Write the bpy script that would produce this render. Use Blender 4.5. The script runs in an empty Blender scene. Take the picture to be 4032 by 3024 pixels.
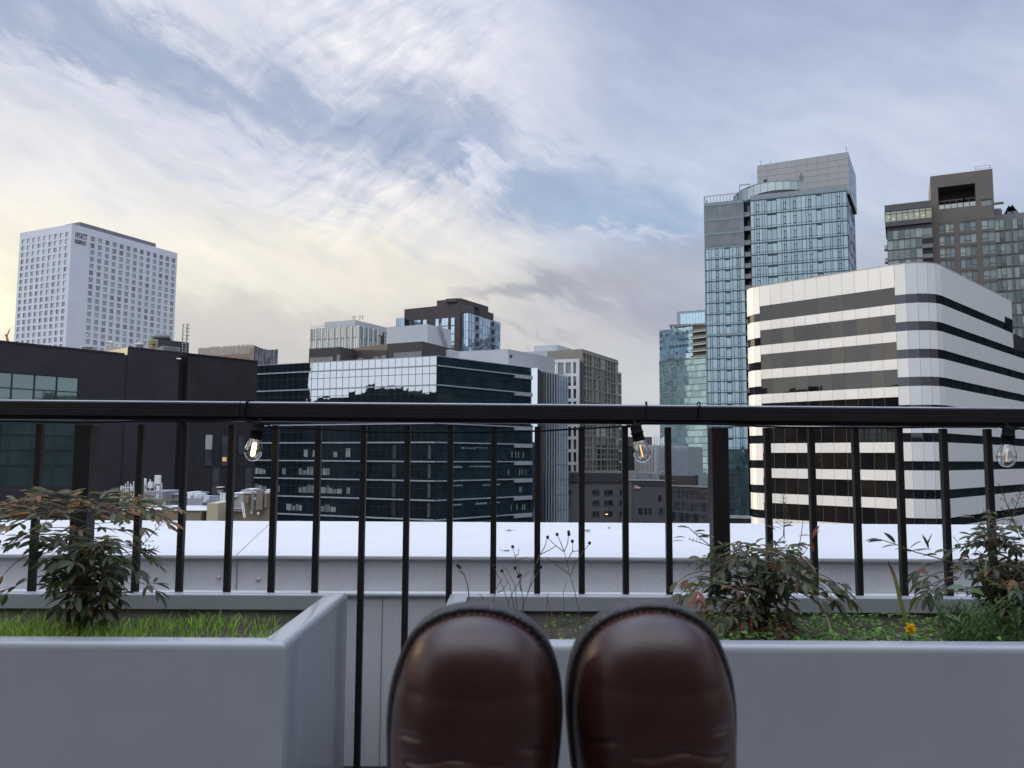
import bpy, math, random
from mathutils import Vector, Matrix
from math import radians, sin, cos, pi, tan, atan2, asin, exp, sqrt
random.seed(7)
SC = bpy.context.scene
COL = SC.collection

# ------------------------------------------------------------------ camera
PITCH, ROLL = 5.06, 0.30
FOC, PCX, PCY = 3261.0, 2016.0, 1512.0
EYE = Vector((0.0, 0.0, 0.92))
ROT = Matrix.Rotation(radians(90 + PITCH), 3, 'X') @ Matrix.Rotation(radians(ROLL), 3, 'Z')
cam_data = bpy.data.cameras.new('camera')
cam = bpy.data.objects.new('camera', cam_data)
COL.objects.link(cam)
cam.matrix_world = Matrix.Translation(EYE) @ ROT.to_4x4()
cam_data.sensor_width = 36
cam_data.lens = 36 * FOC / 4032
cam_data.clip_start = 0.02
cam_data.clip_end = 20000
cam_data.dof.use_dof = True
cam_data.dof.focus_distance = 4.5
cam_data.dof.aperture_fstop = 13.5
SC.camera = cam
SC.view_settings.view_transform = 'Standard'
SC.view_settings.look = 'None'
SC.view_settings.exposure = 0.0
SC.view_settings.gamma = 1.0
SC.cycles.max_bounces = 8
SC.cycles.transparent_max_bounces = 12
SC.cycles.use_denoising = True

# ------------------------------------------------------------------ node helper
class NT:
    def __init__(s, tree):
        s.t = tree; s.n = tree.nodes; s.l = tree.links
    def put(s, sock, v):
        if isinstance(v, bpy.types.NodeSocket): s.l.new(v, sock)
        elif isinstance(v, (tuple, list)):
            sock.default_value = tuple(v) + ((1.0,) if len(v) == 3 and len(sock.default_value) == 4 else ())
        else: sock.default_value = v
    def m(s, op, a, b=None, c=None, clamp=False):
        n = s.n.new('ShaderNodeMath'); n.operation = op; n.use_clamp = clamp
        for i, v in enumerate((a, b, c)):
            if v is not None: s.put(n.inputs[i], v)
        return n.outputs[0]
    def mix(s, f, a, b, mode='MIX'):
        n = s.n.new('ShaderNodeMix'); n.data_type = 'RGBA'; n.blend_type = mode
        s.put(n.inputs[0], f); s.put(n.inputs[6], a); s.put(n.inputs[7], b)
        return n.outputs[2]
    def xyz(s, x, y, z):
        n = s.n.new('ShaderNodeCombineXYZ'); s.put(n.inputs[0], x); s.put(n.inputs[1], y); s.put(n.inputs[2], z)
        return n.outputs[0]
    def noise(s, vec, scale, detail=4, rough=0.55, dist=0.0):
        n = s.n.new('ShaderNodeTexNoise'); n.inputs['Scale'].default_value = scale
        n.inputs['Detail'].default_value = detail; n.inputs['Roughness'].default_value = rough
        n.inputs['Distortion'].default_value = dist
        if vec is not None: s.l.new(vec, n.inputs['Vector'])
        return n.outputs['Fac']
    def ramp(s, f, stops, interp='LINEAR'):
        n = s.n.new('ShaderNodeValToRGB'); e = n.color_ramp.elements; n.color_ramp.interpolation = interp
        while len(e) < len(stops): e.new(0.5)
        for i, (p, c) in enumerate(stops):
            e[i].position = p
            e[i].color = (c, c, c, 1) if isinstance(c, (int, float)) else tuple(c) + (1,)
        s.put(n.inputs[0], f)
        return n.outputs[0]
    def smooth(s, v, a, b):
        n = s.n.new('ShaderNodeMapRange'); n.interpolation_type = 'SMOOTHSTEP'
        s.put(n.inputs[0], v); n.inputs[1].default_value = a; n.inputs[2].default_value = b
        return n.outputs[0]

def ray(p):
    d = ROT @ Vector(((p[0] - PCX) / FOC, -(p[1] - PCY) / FOC, -1.0))
    return d / d.y
def D(x, y):            # the photograph viewed 2212 px wide -> its own pixels
    return (x * 1.82278, y * 1.82278)

# ------------------------------------------------------------------ sky
SUN_AZ, SUN_EL = radians(-63), radians(5.0)
W = bpy.data.worlds.new('World'); SC.world = W; W.use_nodes = True
wt = NT(W.node_tree); wt.n.clear()
out = wt.n.new('ShaderNodeOutputWorld'); bg = wt.n.new('ShaderNodeBackground')
wt.l.new(bg.outputs[0], out.inputs[0]); bg.inputs[1].default_value = 0.1
tc = wt.n.new('ShaderNodeTexCoord'); sp = wt.n.new('ShaderNodeSeparateXYZ')
wt.l.new(tc.outputs['Generated'], sp.inputs[0])
sx, sy, sz = sp.outputs
az = wt.m('ARCTAN2', sx, sy); el = wt.m('ARCSINE', sz)
RD = 57.29578
azd = wt.m('MULTIPLY', az, RD); eld = wt.m('MULTIPLY', el, RD)
# warp
wv = wt.xyz(azd, eld, 0.0)
w1 = wt.noise(wv, 0.09, 3); w2 = wt.noise(wt.xyz(azd, wt.m('ADD', eld, 70.0), 3.0), 0.09, 3)
A = wt.m('MULTIPLY_ADD', wt.m('SUBTRACT', w1, 0.5), 5.0, azd)
E = wt.m('MULTIPLY_ADD', wt.m('SUBTRACT', w2, 0.5), 4.0, eld)
def rotc(a, e, deg):
    c, s_ = cos(radians(deg)), sin(radians(deg))
    return (wt.m('ADD', wt.m('MULTIPLY', a, c), wt.m('MULTIPLY', e, s_)),
            wt.m('ADD', wt.m('MULTIPLY', a, -s_), wt.m('MULTIPLY', e, c)))
# streak noises: long cirrus falling to the right, feathers rising to the right
p_, q_ = rotc(A, E, -24)
st1 = wt.noise(wt.xyz(wt.m('MULTIPLY', p_, 0.045), wt.m('MULTIPLY', q_, 0.24), 0.0), 1.0, 8, 0.6, 0.12)
p2, q2 = rotc(A, E, 33)
st2 = wt.noise(wt.xyz(wt.m('MULTIPLY', p2, 0.30), wt.m('MULTIPLY', q2, 1.0), 5.0), 1.0, 7, 0.6, 0.15)
st3 = wt.noise(wt.xyz(wt.m('MULTIPLY', A, 0.05), wt.m('MULTIPLY', E, 0.17), 9.0), 1.0, 6, 0.55, 0.3)
p4, q4 = rotc(A, E, -14)
st4 = wt.noise(wt.xyz(wt.m('MULTIPLY', p4, 0.12), wt.m('MULTIPLY', q4, 0.75), 15.0), 1.0, 8, 0.64, 0.2)
def ramp_el(v, stops, lo, hi):
    return wt.ramp(wt.m('DIVIDE', wt.m('SUBTRACT', v, lo), hi - lo), [((e_ - lo) / (hi - lo), c) for e_, c in stops])
Es = wt.m('MULTIPLY_ADD', wt.m('SUBTRACT', st3, 0.5), 7.0, E)
left = ramp_el(Es, [(0, (.58, .57, .56)), (7.0, (.61, .595, .58)), (10.0, (.70, .675, .64)), (13.0, (.85, .82, .76)), (16, (.86, .85, .83)),
                    (19.5, (.72, .74, .81)), (25, (.62, .67, .80)), (34, (.52, .59, .76)), (90, (.42, .50, .72))], 0, 90)
right = ramp_el(Es, [(0, (.57, .58, .61)), (5, (.61, .63, .66)), (9, (.52, .54, .60)), (12, (.45, .50, .61)), (16, (.47, .56, .72)), (20.5, (.51, .60, .76)),
                     (26, (.33, .41, .61)), (34, (.25, .32, .52)), (90, (.34, .42, .63))], 0, 90)
col = wt.mix(wt.smooth(A, -6.0, 12.0), left, right)
# fine domain warp that frays the edges of the cloud patches, along the fall of the cirrus
f_, g_ = rotc(A, E, -24)
fv = wt.xyz(wt.m('MULTIPLY', f_, .16), wt.m('MULTIPLY', g_, .42), 2.0); w3 = wt.noise(fv, 1.0, 8, .62)
gv = wt.xyz(wt.m('MULTIPLY', f_, .16), wt.m('MULTIPLY', g_, .42), 40.0); w4 = wt.noise(gv, 1.0, 8, .62)
A2 = wt.m('MULTIPLY_ADD', wt.m('SUBTRACT', w3, 0.5), 11.0, A); E2 = wt.m('MULTIPLY_ADD', wt.m('SUBTRACT', w4, 0.5), 7.5, E)
def blob(cx, cy, a, b, ang, amp, color, tex=None, t0=0.35, t1=0.65):
    """soft cloud patch centred on a direction; a, b = half sizes in degrees"""
    global col
    d = ray(D(cx, cy)); ca = math.degrees(atan2(d.x, d.y)); ce = math.degrees(atan2(d.z, sqrt(d.x * d.x + 1)))
    dx = wt.m('SUBTRACT', A2, ca); dy = wt.m('SUBTRACT', E2, ce)
    u, v = rotc(dx, dy, ang)
    u = wt.m('DIVIDE', u, a); v = wt.m('DIVIDE', v, b)
    r2 = wt.m('ADD', wt.m('MULTIPLY', u, u), wt.m('MULTIPLY', v, v)); w = wt.m('EXPONENT', wt.m('MULTIPLY', wt.m('MULTIPLY_ADD', r2, .55, wt.m('MULTIPLY', r2, wt.m('MULTIPLY', r2, .45))), -1.0))
    w = wt.m('MULTIPLY', w, amp)
    if tex is not None: w = wt.m('MULTIPLY', w, wt.smooth(tex, t0, t1))
    col = wt.mix(wt.m('MINIMUM', w, 1.0), col, color)
BLUE = (.290, .375, .55); WHT = (.765, .775, .86); CREAM = (.92, .88, .77)
blob(100, 60, 9, 3.5, -15, .75, (.33, .41, .58))
blob(330, 150, 8, 2.6, -24, .85, BLUE)
blob(560, 195, 8, 2.6, -22, .9, BLUE)
blob(800, 240, 8, 3.0, -24, .95, BLUE)
blob(980, 330, 8, 3.2, -28, .85, BLUE)
blob(1180, 400, 7, 2.8, -26, .75, (.30, .40, .60))
blob(1320, 450, 6, 2.4, -12, .7, (.31, .43, .64))
blob(430, 350, 8, 1.6, -26, .45, (.40, .48, .66), st4)
blob(700, 430, 9, 1.5, -26, .5, (.42, .50, .68), st4)
blob(380, 20, 7, 2.2, -24, .85, WHT)
blob(680, 60, 8, 3.0, -22, .9, WHT)
blob(950, 120, 7, 3.2, -28, .85, WHT)
blob(1120, 120, 4.5, 3.0, -40, .8, (.74, .75, .86))
blob(1190, 210, 4, 1.6, -42, .6, (.68, .71, .84))
blob(250, 215, 11, 1.1, -14, .85, (.76, .76, .86), st4, .25, .6)
blob(560, 300, 9, 1.4, -20, .6, (.75, .76, .86))
blob(80, 310, 9, 2.6, -22, .8, (.82, .81, .84))
blob(230, 85, 7, 1.5, -24, .8, BLUE, w3, .30, .55)
blob(420, 165, 6, 1.2, -24, .9, BLUE, w3, .30, .5)
blob(60, 30, 7, 2.2, -10, .6, (.29, .37, .54), w4, .3, .6)
blob(640, 215, 6, 1.3, -18, .8, BLUE, st2, .38, .56)
blob(1000, 270, 6, 1.1, -12, .7, BLUE, st2, .40, .58)
blob(1050, 385, 3.4, .9, 20, .8, (.74, .77, .88))
blob(1000, 480, 9, 1.8, -10, .5, (.70, .70, .76))
blob(1335, 505, 3.4, .55, -4, .9, (.72, .74, .83), st4, .3, .6)
blob(1150, 640, 5.5, .8, 6, .8, (.34, .35, .43), st3, .2, .5)
blob(1330, 600, 7.5, 1.9, 8, .75, (.41, .43, .50))
blob(1450, 660, 6, 1.6, 0, .6, (.37, .38, .47))
blob(1130, 730, 4, .5, 0, .6, (.40, .41, .49), st4, .3, .6)
blob(1250, 690, 4, .7, 5, .55, (.62, .61, .66), st4, .3, .6)
blob(1950, 330, 12, 3.5, 8, .6, (.58, .63, .79))
blob(330, 560, 14, 2.6, -6, .55, CREAM)
blob(700, 555, 10, 1.7, -14, .55, (.90, .83, .72))
blob(550, 690, 9, 1.4, 0, .5, (.60, .575, .56))
blob(-110, 630, 5.5, 4.5, 0, .8, (1.05, 1.0, .78))
blob(-740, 600, 10, 5.5, 0, 1.0, (2.2, 1.75, 1.0))
blob(-1757, 208, 13, 8, 0, 1.0, (4.6, 3.4, 1.9))
# texture
bk0 = wt.smooth(wt.m('MULTIPLY', sy, -1.0), -0.25, 0.35)
col = wt.mix(wt.m('MULTIPLY', bk0, .85), col, (.63, .67, .745))
tex = wt.m('MULTIPLY_ADD', wt.m('SUBTRACT', st1, 0.5), 0.5, 1.02)
feather = wt.m('MULTIPLY', wt.m('SUBTRACT', st2, 0.47), wt.smooth(wt.m('ABSOLUTE', wt.m('SUBTRACT', A, -9.0)), 13.0, 3.0))
feather = wt.m('MULTIPLY', feather, wt.smooth(E, 12.0, 19.0))
tex = wt.m('MULTIPLY_ADD', feather, 1.15, tex)
tex = wt.m('MULTIPLY_ADD', wt.m('SUBTRACT', w3, 0.5), 0.45, tex)
lowk = wt.smooth(E, 6.0, 18.0)
tex = wt.m('MULTIPLY_ADD', wt.m('SUBTRACT', tex, 1.0), wt.m('MULTIPLY_ADD', lowk, 0.7, 0.3), 1.0)
tint = wt.m('SUBTRACT', tex, 1.0)
tvec = wt.n.new('ShaderNodeCombineXYZ')
wt.put(tvec.inputs[0], wt.m('MULTIPLY_ADD', tint, 1.25, 1.0)); wt.put(tvec.inputs[1], wt.m('MULTIPLY_ADD', tint, 1.0, 1.0)); wt.put(tvec.inputs[2], wt.m('MULTIPLY_ADD', tint, 0.6, 1.0))
col = wt.mix(1.0, col, tvec.outputs[0], 'MULTIPLY')
hv = wt.m('MULTIPLY', wt.smooth(E, 14.0, 20.0), .20)
col = wt.mix(hv, col, (.60, .65, .755))
# the bright veiled half of the sky behind the photographer, stronger towards the left
back = wt.smooth(wt.m('MULTIPLY', sy, -1.0), -0.35, 0.55)
gain = wt.m('MULTIPLY_ADD', back, wt.m('MULTIPLY_ADD', sx, -0.75, 0.32), 1.0)
gain = wt.m('MULTIPLY_ADD', wt.smooth(eld, 33.0, 62.0), 3.3, gain)
col = wt.mix(1.0, col, wt.xyz(wt.m('MULTIPLY', gain, wt.m('MULTIPLY_ADD', back, .02, 1.0)), gain, wt.m('MULTIPLY', gain, wt.m('MULTIPLY_ADD', back, -.03, 1.0))), 'MULTIPLY')
# clear-sky base from the physical sky, seen through the veil of cloud
nish = wt.n.new('ShaderNodeTexSky'); nish.sky_type = 'NISHITA'; nish.sun_disc = False
nish.sun_elevation = SUN_EL; nish.sun_rotation = SUN_AZ; nish.air_density = 1.0; nish.dust_density = 1.5
SKYGAIN = 10.4
col = wt.mix(1.0, col, (SKYGAIN, SKYGAIN, SKYGAIN), 'MULTIPLY')
col = wt.mix(0.04, col, nish.outputs[0])
below = wt.smooth(sz, -0.005, -0.06)
col = wt.mix(below, col, (1.6, 1.6, 1.7))
wt.l.new(col, bg.inputs[0])

sd = bpy.data.lights.new('sun', 'SUN'); sd.energy = 3.2; sd.angle = radians(2.0); sd.color = (1.0, .80, .50)
sun = bpy.data.objects.new('sun', sd); COL.objects.link(sun)
sdir = Vector((sin(SUN_AZ) * cos(SUN_EL), cos(SUN_AZ) * cos(SUN_EL), sin(SUN_EL)))
sun.rotation_euler = sdir.to_track_quat('Z', 'Y').to_euler(); sun.location = (0, 0, 60)

# ------------------------------------------------------------------ materials
def mat(name, color, rough=.7, var=.12, vscale=1.0, metal=0.0, bump=0.0, bscale=20.0, spec=.5, coords='Object', emit=None, streak=None, coat=0.0):
    M_ = bpy.data.materials.new(name); M_.use_nodes = True
    t = NT(M_.node_tree); b = t.n['Principled BSDF']
    tcn = t.n.new('ShaderNodeTexCoord').outputs[coords]
    c1 = tuple(min(1, c * (1 + var)) for c in color); c0 = tuple(c * (1 - var) for c in color)
    f = t.noise(tcn, vscale, 5, .6)
    c = t.ramp(f, [(.3, c0), (.7, c1)])
    if streak:   # rain streaks running down: (colour, scale, amount)
        mp = t.n.new('ShaderNodeMapping'); mp.inputs['Scale'].default_value = (1, 1, .06)
        t.l.new(tcn, mp.inputs[0])
        sf = t.ramp(t.noise(mp.outputs[0], streak[1], 5, .65), [(.5, 0.0), (.72, 1.0)])
        c = t.mix(t.m('MULTIPLY', sf, streak[2]), c, streak[0])
    t.l.new(c, b.inputs['Base Color'])
    b.inputs['Roughness'].default_value = rough; b.inputs['Metallic'].default_value = metal
    b.inputs['Specular IOR Level'].default_value = spec; b.inputs['Coat Weight'].default_value = coat
    if bump:
        bn = t.n.new('ShaderNodeBump'); bn.inputs['Strength'].default_value = bump; bn.inputs['Distance'].default_value = .01
        t.l.new(t.noise(tcn, bscale, 4, .6), bn.inputs['Height']); t.l.new(bn.outputs[0], b.inputs['Normal'])
    if emit:
        b.inputs['Emission Color'].default_value = tuple(emit[0]) + (1,); b.inputs['Emission Strength'].default_value = emit[1]
    return M_
def glass_mat(name, base, tint, refl, rough=.03, wob=.0, fres=.35):
    """opaque curtain-wall glass: dim room behind, sky mirrored in front"""
    M_ = bpy.data.materials.new(name); M_.use_nodes = True
    t = NT(M_.node_tree); t.n.clear()
    o = t.n.new('ShaderNodeOutputMaterial'); mx = t.n.new('ShaderNodeMixShader')
    df = t.n.new('ShaderNodeBsdfDiffuse'); gl = t.n.new('ShaderNodeBsdfGlossy')
    tcn = t.n.new('ShaderNodeTexCoord').outputs['Object']
    f = t.noise(tcn, .35, 3)
    t.l.new(t.ramp(f, [(.35, tuple(c * .7 for c in base)), (.65, tuple(min(1, c * 1.3) for c in base))]), df.inputs[0])
    gl.inputs[0].default_value = tuple(tint) + (1,); gl.inputs['Roughness'].default_value = rough
    lw = t.n.new('ShaderNodeLayerWeight'); lw.inputs[0].default_value = .35
    t.l.new(t.m('MULTIPLY_ADD', lw.outputs['Facing'], fres, refl, clamp=True), mx.inputs[0])
    if wob:
        bn = t.n.new('ShaderNodeBump'); bn.inputs['Strength'].default_value = wob; bn.inputs['Distance'].default_value = .05
        t.l.new(t.noise(tcn, .8, 2), bn.inputs['Height']); t.l.new(bn.outputs[0], gl.inputs['Normal'])
    t.l.new(df.outputs[0], mx.inputs[1]); t.l.new(gl.outputs[0], mx.inputs[2]); t.l.new(mx.outputs[0], o.inputs[0])
    return M_

# ------------------------------------------------------------------ mesh helpers
class MB:
    def __init__(s): s.v = []; s.f = []; s.m = []; s.sm = []
    def face(s, pts, mi=0, smooth=False):
        i = len(s.v); s.v += [tuple(p) for p in pts]; s.f.append(tuple(range(i, i + len(pts)))); s.m.append(mi); s.sm.append(smooth)
    def grid(s, rows, mi=0, smooth=True, closed=False):
        """rows: list of equal-length rings of points"""
        i = len(s.v); n = len(rows[0])
        for r in rows: s.v += [tuple(p) for p in r]
        for a in range(len(rows) - 1):
            for b in range(n if closed else n - 1):
                b2 = (b + 1) % n
                s.f.append((i + a * n + b, i + a * n + b2, i + (a + 1) * n + b2, i + (a + 1) * n + b)); s.m.append(mi); s.sm.append(smooth)
    def hexa(s, p, mi=0):
        """p: 8 points, bottom ring then top ring"""
        i = len(s.v); s.v += [tuple(q) for q in p]
        for q in ((3, 2, 1, 0), (4, 5, 6, 7), (0, 1, 5, 4), (1, 2, 6, 5), (2, 3, 7, 6), (3, 0, 4, 7)):
            s.f.append(tuple(i + k for k in q)); s.m.append(mi); s.sm.append(False)
    def box(s, x0, x1, y0, y1, z0, z1, mi=0):
        s.hexa([(x0, y0, z0), (x1, y0, z0), (x1, y1, z0), (x0, y1, z0), (x0, y0, z1), (x1, y0, z1), (x1, y1, z1), (x0, y1, z1)], mi)
    def fbox(s, F, u0, u1, v0, v1, o0, o1, mi=0):
        """box on a facade: along u, height v, from offset o0 (in) to o1 (out)"""
        s.hexa([F.p(u0, v0, o1), F.p(u1, v0, o1), F.p(u1, v0, o0), F.p(u0, v0, o0),
                F.p(u0, v1, o1), F.p(u1, v1, o1), F.p(u1, v1, o0), F.p(u0, v1, o0)], mi)
    def pane(s, F, u0, u1, v0, v1, o, tilt=0.0, mi=0):
        a = random.uniform(-1, 1) * tilt * (u1 - u0); b = random.uniform(-1, 1) * tilt * (v1 - v0)
        s.face([F.p(u0, v0, o - a - b), F.p(u1, v0, o + a - b), F.p(u1, v1, o + a + b), F.p(u0, v1, o - a + b)], mi)
    def prism(s, poly, z0, z1, mi=0, cap=None, skip=()):
        n = len(poly)
        for i in range(n):
            if i in skip: continue
            a, b = poly[i], poly[(i + 1) % n]
            s.face([(a[0], a[1], z0), (b[0], b[1], z0), (b[0], b[1], z1), (a[0], a[1], z1)], mi)
        s.face([(q[0], q[1], z1) for q in poly], mi if cap is None else cap)
    def tube(s, pts, r, seg=8, mi=0, cap=True):
        pts = [Vector(p) for p in pts]; rr = r if isinstance(r, (list, tuple)) else [r] * len(pts)
        rows = []; prev = None
        for i, p in enumerate(pts):
            t = (pts[min(i + 1, len(pts) - 1)] - pts[max(i - 1, 0)])
            if t.length < 1e-9: t = Vector((0, 0, 1))
            t.normalize()
            if prev is None:
                a = Vector((0, 0, 1)) if abs(t.z) < .9 else Vector((1, 0, 0))
                x = t.cross(a).normalized()
            else: x = (prev - t * prev.dot(t)).normalized()
            prev = x; y = t.cross(x)
            rows.append([p + (x * cos(2 * pi * k / seg) + y * sin(2 * pi * k / seg)) * rr[i] for k in range(seg)])
        s.grid(rows, mi, True, True)
        if cap: s.face(rows[0][::-1], mi); s.face(rows[-1], mi)
    def lathe(s, c, prof, seg=24, mi=0, M=None):
        rows = []
        for r, z in prof:
            row = [Vector((r * cos(2 * pi * k / seg), r * sin(2 * pi * k / seg), z)) for k in range(seg)]
            rows.append([(M @ q if M else q) + Vector(c) for q in row])
        s.grid(rows, mi, True, True)
    def build(s, name, mats, parent=None, loc=None):
        me = bpy.data.meshes.new(name)
        off = Vector(loc) if loc else Vector((0, 0, 0))
        if parent is not None and loc is None: off = Vector(parent['_o']) if '_o' in parent else Vector((0, 0, 0))
        me.from_pydata([(v[0] - off.x, v[1] - off.y, v[2] - off.z) for v in s.v], [], s.f)
        for m_ in (mats if isinstance(mats, (list, tuple)) else [mats]): me.materials.append(m_)
        me.polygons.foreach_set('material_index', s.m); me.polygons.foreach_set('use_smooth', s.sm)
        me.update()
        o = bpy.data.objects.new(name, me); COL.objects.link(o)
        if parent is not None: o.parent = parent
        elif loc: o.location = off
        return o
ORIG = {}
def thing(name, label, cat, loc=(0, 0, 0), group=None):
    o = bpy.data.objects.new(name, None); COL.objects.link(o); o.location = loc
    o['label'] = label; o['category'] = cat
    if group: o['group'] = group
    ORIG[o.name] = Vector(loc)
    return o
def part(mb, name, mats, parent, label=None, stuff=False):
    """link a mesh whose vertices are in world space under its thing"""
    root = parent
    while root.parent: root = root.parent
    off = ORIG[root.name]
    mb.v = [(v[0] - off.x, v[1] - off.y, v[2] - off.z) for v in mb.v]
    o = mb.build(name, mats, parent)
    if label: o['label'] = label
    if stuff: o['kind'] = 'stuff'
    return o
def single(mb, name, mats, label, cat, group=None, kind=None):
    o = mb.build(name, mats)
    if kind: o['kind'] = kind
    else: o['label'] = label; o['category'] = cat
    if group: o['group'] = group
    return o
def bevel(o, w=.004, seg=2):
    m_ = o.modifiers.new('bevel', 'BEVEL'); m_.width = w; m_.segments = seg; m_.limit_method = 'ANGLE'; m_.angle_limit = radians(40)
    for p in o.data.polygons: p.use_smooth = False
    return o

def at(p, depth): return EYE + ray(p) * depth
def crop(ox, oy, s): return lambda x, y: (ox + x / s, oy + y / s)
R1 = crop(0, 800, 2.0109); R2 = crop(900, 1100, 1.3825); R3 = crop(2500, 550, 1.4439); R4 = crop(2500, 1500, 1.4439)
R5 = crop(0, 1450, 1.4429); R6 = crop(1400, 2200, 1.3825); R7 = crop(1400, 1900, 1.3825); R8 = crop(0, 1800, 1.8433)
S1 = crop(0, 850, 3.0167); S2 = crop(700, 1250, 2.4578); S3 = crop(1150, 1150, 2.4578); S4 = crop(2000, 1300, 2.1267)
S5 = crop(2560, 580, 2.3532); S6 = crop(2850, 1000, 1.8714); S7 = crop(3400, 600, 2.7642); S8 = crop(2850, 1600, 1.8714)
T2 = crop(400, 1820, 3.16); T3 = crop(300, 1300, 4.424); T4 = crop(3700, 950, 4.1476); T7 = crop(3350, 1950, 2.5528); T8 = crop(2250, 1550, 3.0157)

class Face:
    """a vertical facade from a to b (left to right as seen from in front)"""
    def __init__(s, a, b):
        s.a = Vector((a[0], a[1])); s.b = Vector((b[0], b[1])); s.L = (s.b - s.a).length; s.u = (s.b - s.a) / s.L
        s.n = Vector((s.u.y, -s.u.x))
    def p(s, u, v, o=0.0):
        q = s.a + s.u * u + s.n * o
        return Vector((q.x, q.y, v))
    def uv(s, px, off=0.0):
        d = ray(px); n3 = Vector((s.n.x, s.n.y, 0)); a3 = Vector((s.a.x, s.a.y, 0)) + n3 * off
        t = (a3 - EYE).dot(n3) / d.dot(n3); P = EYE + d * t
        return ((Vector((P.x, P.y)) - s.a).dot(s.u), P.z)
def roof(pts, k, depth=None, z=None):
    """footprint corners from the pixels of a level roof line; corner k stands at the given depth"""
    if z is None: z = at(pts[k], depth).z
    res = []
    for p in pts:
        d = ray(p); res.append(EYE + d * ((z - EYE.z) / d.z))
    return [(q.x, q.y) for q in res], z
def closed(fr, back=None):
    """close a front poly-line into a footprint"""
    if len(fr) == 3 and back is None:
        L, C_, R_ = fr
        return fr + [(L[0] + R_[0] - C_[0], L[1] + R_[1] - C_[1])]
    a, b = Vector(fr[0]), Vector(fr[-1]); u = (b - a).normalized(); n = Vector((-u.y, u.x)) * (back or 20)
    return fr + [tuple(b + n), tuple(a + n)]
GROUND = -34.0
# ================================================================== TERRACE
m_deck = mat('deck_boards', (.22, .20, .19), .8, .2, 3, bump=.2)
m_planter = mat('powder_coated_grey', (.266, .284, .312), .42, .05, 4, streak=((.21, .23, .26), 7, .3), bump=.08, bscale=420, spec=.55, coat=.35)
m_planter_in = mat('planter_liner', (.16, .155, .13), .9, .3, 8)
m_soil = mat('soil', (.05, .04, .03), 1, .4, 20, bump=.8, bscale=60)
m_bar = mat('dark_bronze_paint', (.010, .0085, .008), .5, .15, 10, bump=.05, bscale=200, spec=.3)
m_rail = mat('dark_bronze_rail', (.010, .009, .010), .42, .2, 6, spec=.35)
m_crown = mat('rail_top_highlight', (.24, .245, .26), .32, .3, 5, metal=.7)  # lighter top edge: the sky highlight is put into this material
m_face = mat('painted_concrete', (.60, .61, .635), .8, .07, 2.5, bump=.25, bscale=90, streak=((.32, .325, .33), 12, .3))
m_cap = mat('white_metal_coping', (.58, .585, .60), .45, .04, 1.6, bump=.08, bscale=14, streak=((.46, .465, .48), 5, .32))
m_line = mat('dirty_joint', (.17, .17, .17), .9)

deck = MB(); deck.box(-6, 6, -3, 2.36, -.20, 0); d_ = single(deck, 'deck', m_deck, None, None, kind='structure')
rf = MB(); rf.box(-14, 14, 2.5, 3.4, -.9, -.7); 
# --- planters
def planter(x0, x1, label, ends):
    y0, y1, h = 1.635, 2.240, .561
    t = thing('planter', label, 'planter', ((x0 + x1) / 2, (y0 + y1) / 2, 0), 'grey rectangular planters along the railing')
    w = .050; lip = .0374
    s = MB()   # outer shell: walls only
    s.box(x0, x1, y0, y0 + .012, 0, h - .016)
    s.box(x0, x1, y1 - .012, y1, 0, h - .016)
    s.box(x0, x0 + .012, y0 + .012, y1 - .012, 0, h - .016); s.box(x1 - .012, x1, y0 + .012, y1 - .012, 0, h - .016)
    part(s, 'side_panels', m_planter, t)
    # rim: folded flange all round with a down-turned inner lip
    r = MB()
    profA = [(0, h - .016), (0, h - .0125), (.0012, h - .0075), (.004, h - .003), (.0085, h - .0006), (.013, h), (w - .003, h), (w - .0005, h - .001)]; profB = [(w - .0005, h - .001), (w, h - .003), (w, h - lip), (w - .004, h - lip)]
    for prof, sm_ in ((profA, True), (profB, False)):
      rows = []
      for (o, z) in prof:
        rows.append([(x0 + o, y0 + o, z), (x1 - o, y0 + o, z), (x1 - o, y1 - o, z), (x0 + o, y1 - o, z)])
    # duplicate per side so that corners stay mitred and sharp
      for k in range(4):
        k2 = (k + 1) % 4
        r.grid([[row[k], row[k2]] for row in rows], 0, sm_)
    part(r, 'rim', m_planter, t)
    li = MB(); i = .030
    li.box(x0 + .013, x1 - .013, y1 - i - .01, y1 - i, .25, h - .01); li.box(x0 + .013, x1 - .013, y0 + i, y0 + i + .01, .25, h - .01)
    li.box(x0 + i, x0 + i + .01, y0 + i + .01, y1 - i - .01, .25, h - .01); li.box(x1 - i - .01, x1 - i, y0 + i + .01, y1 - i - .01, .25, h - .01)
    part(li, 'liner', m_planter_in, t)
    so = MB(); nx = 60; ny = 14; zz = .488
    g = [[(x0 + i + .01 + (x1 - x0 - 2 * i - .02) * a / nx, y0 + i + .01 + (y1 - y0 - 2 * i - .02) * b / ny, zz + random.uniform(-.006, .006)) for a in range(nx + 1)] for b in range(ny + 1)]
    so.grid(g, 0, True); part(so, 'soil', m_soil, t)
    return t
PL = planter(-2.35, -.434, 'grey metal planter at the left, filled with bright green grass', 0)
PR = planter(-.163, 2.45, 'grey metal planter behind the shoes, with dry stalks, red-leaved shrubs and a dandelion', 0)

# --- unseen wall added behind the camera to darken planter fronts and shoes
s = MB(); s.box(-5.5, 5.5, -1.9, -1.7, 0, 3.75); s.box(-5.6, 5.6, -2.0, -1.6, 3.75, 3.83)
single(s, 'added_shade_wall', mat('shade_wall_grey', (.15, .15, .155), .85, .1, 2, bump=.3, bscale=80), 'unseen grey wall added behind the camera to shade planters and shoes', 'wall')
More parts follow.
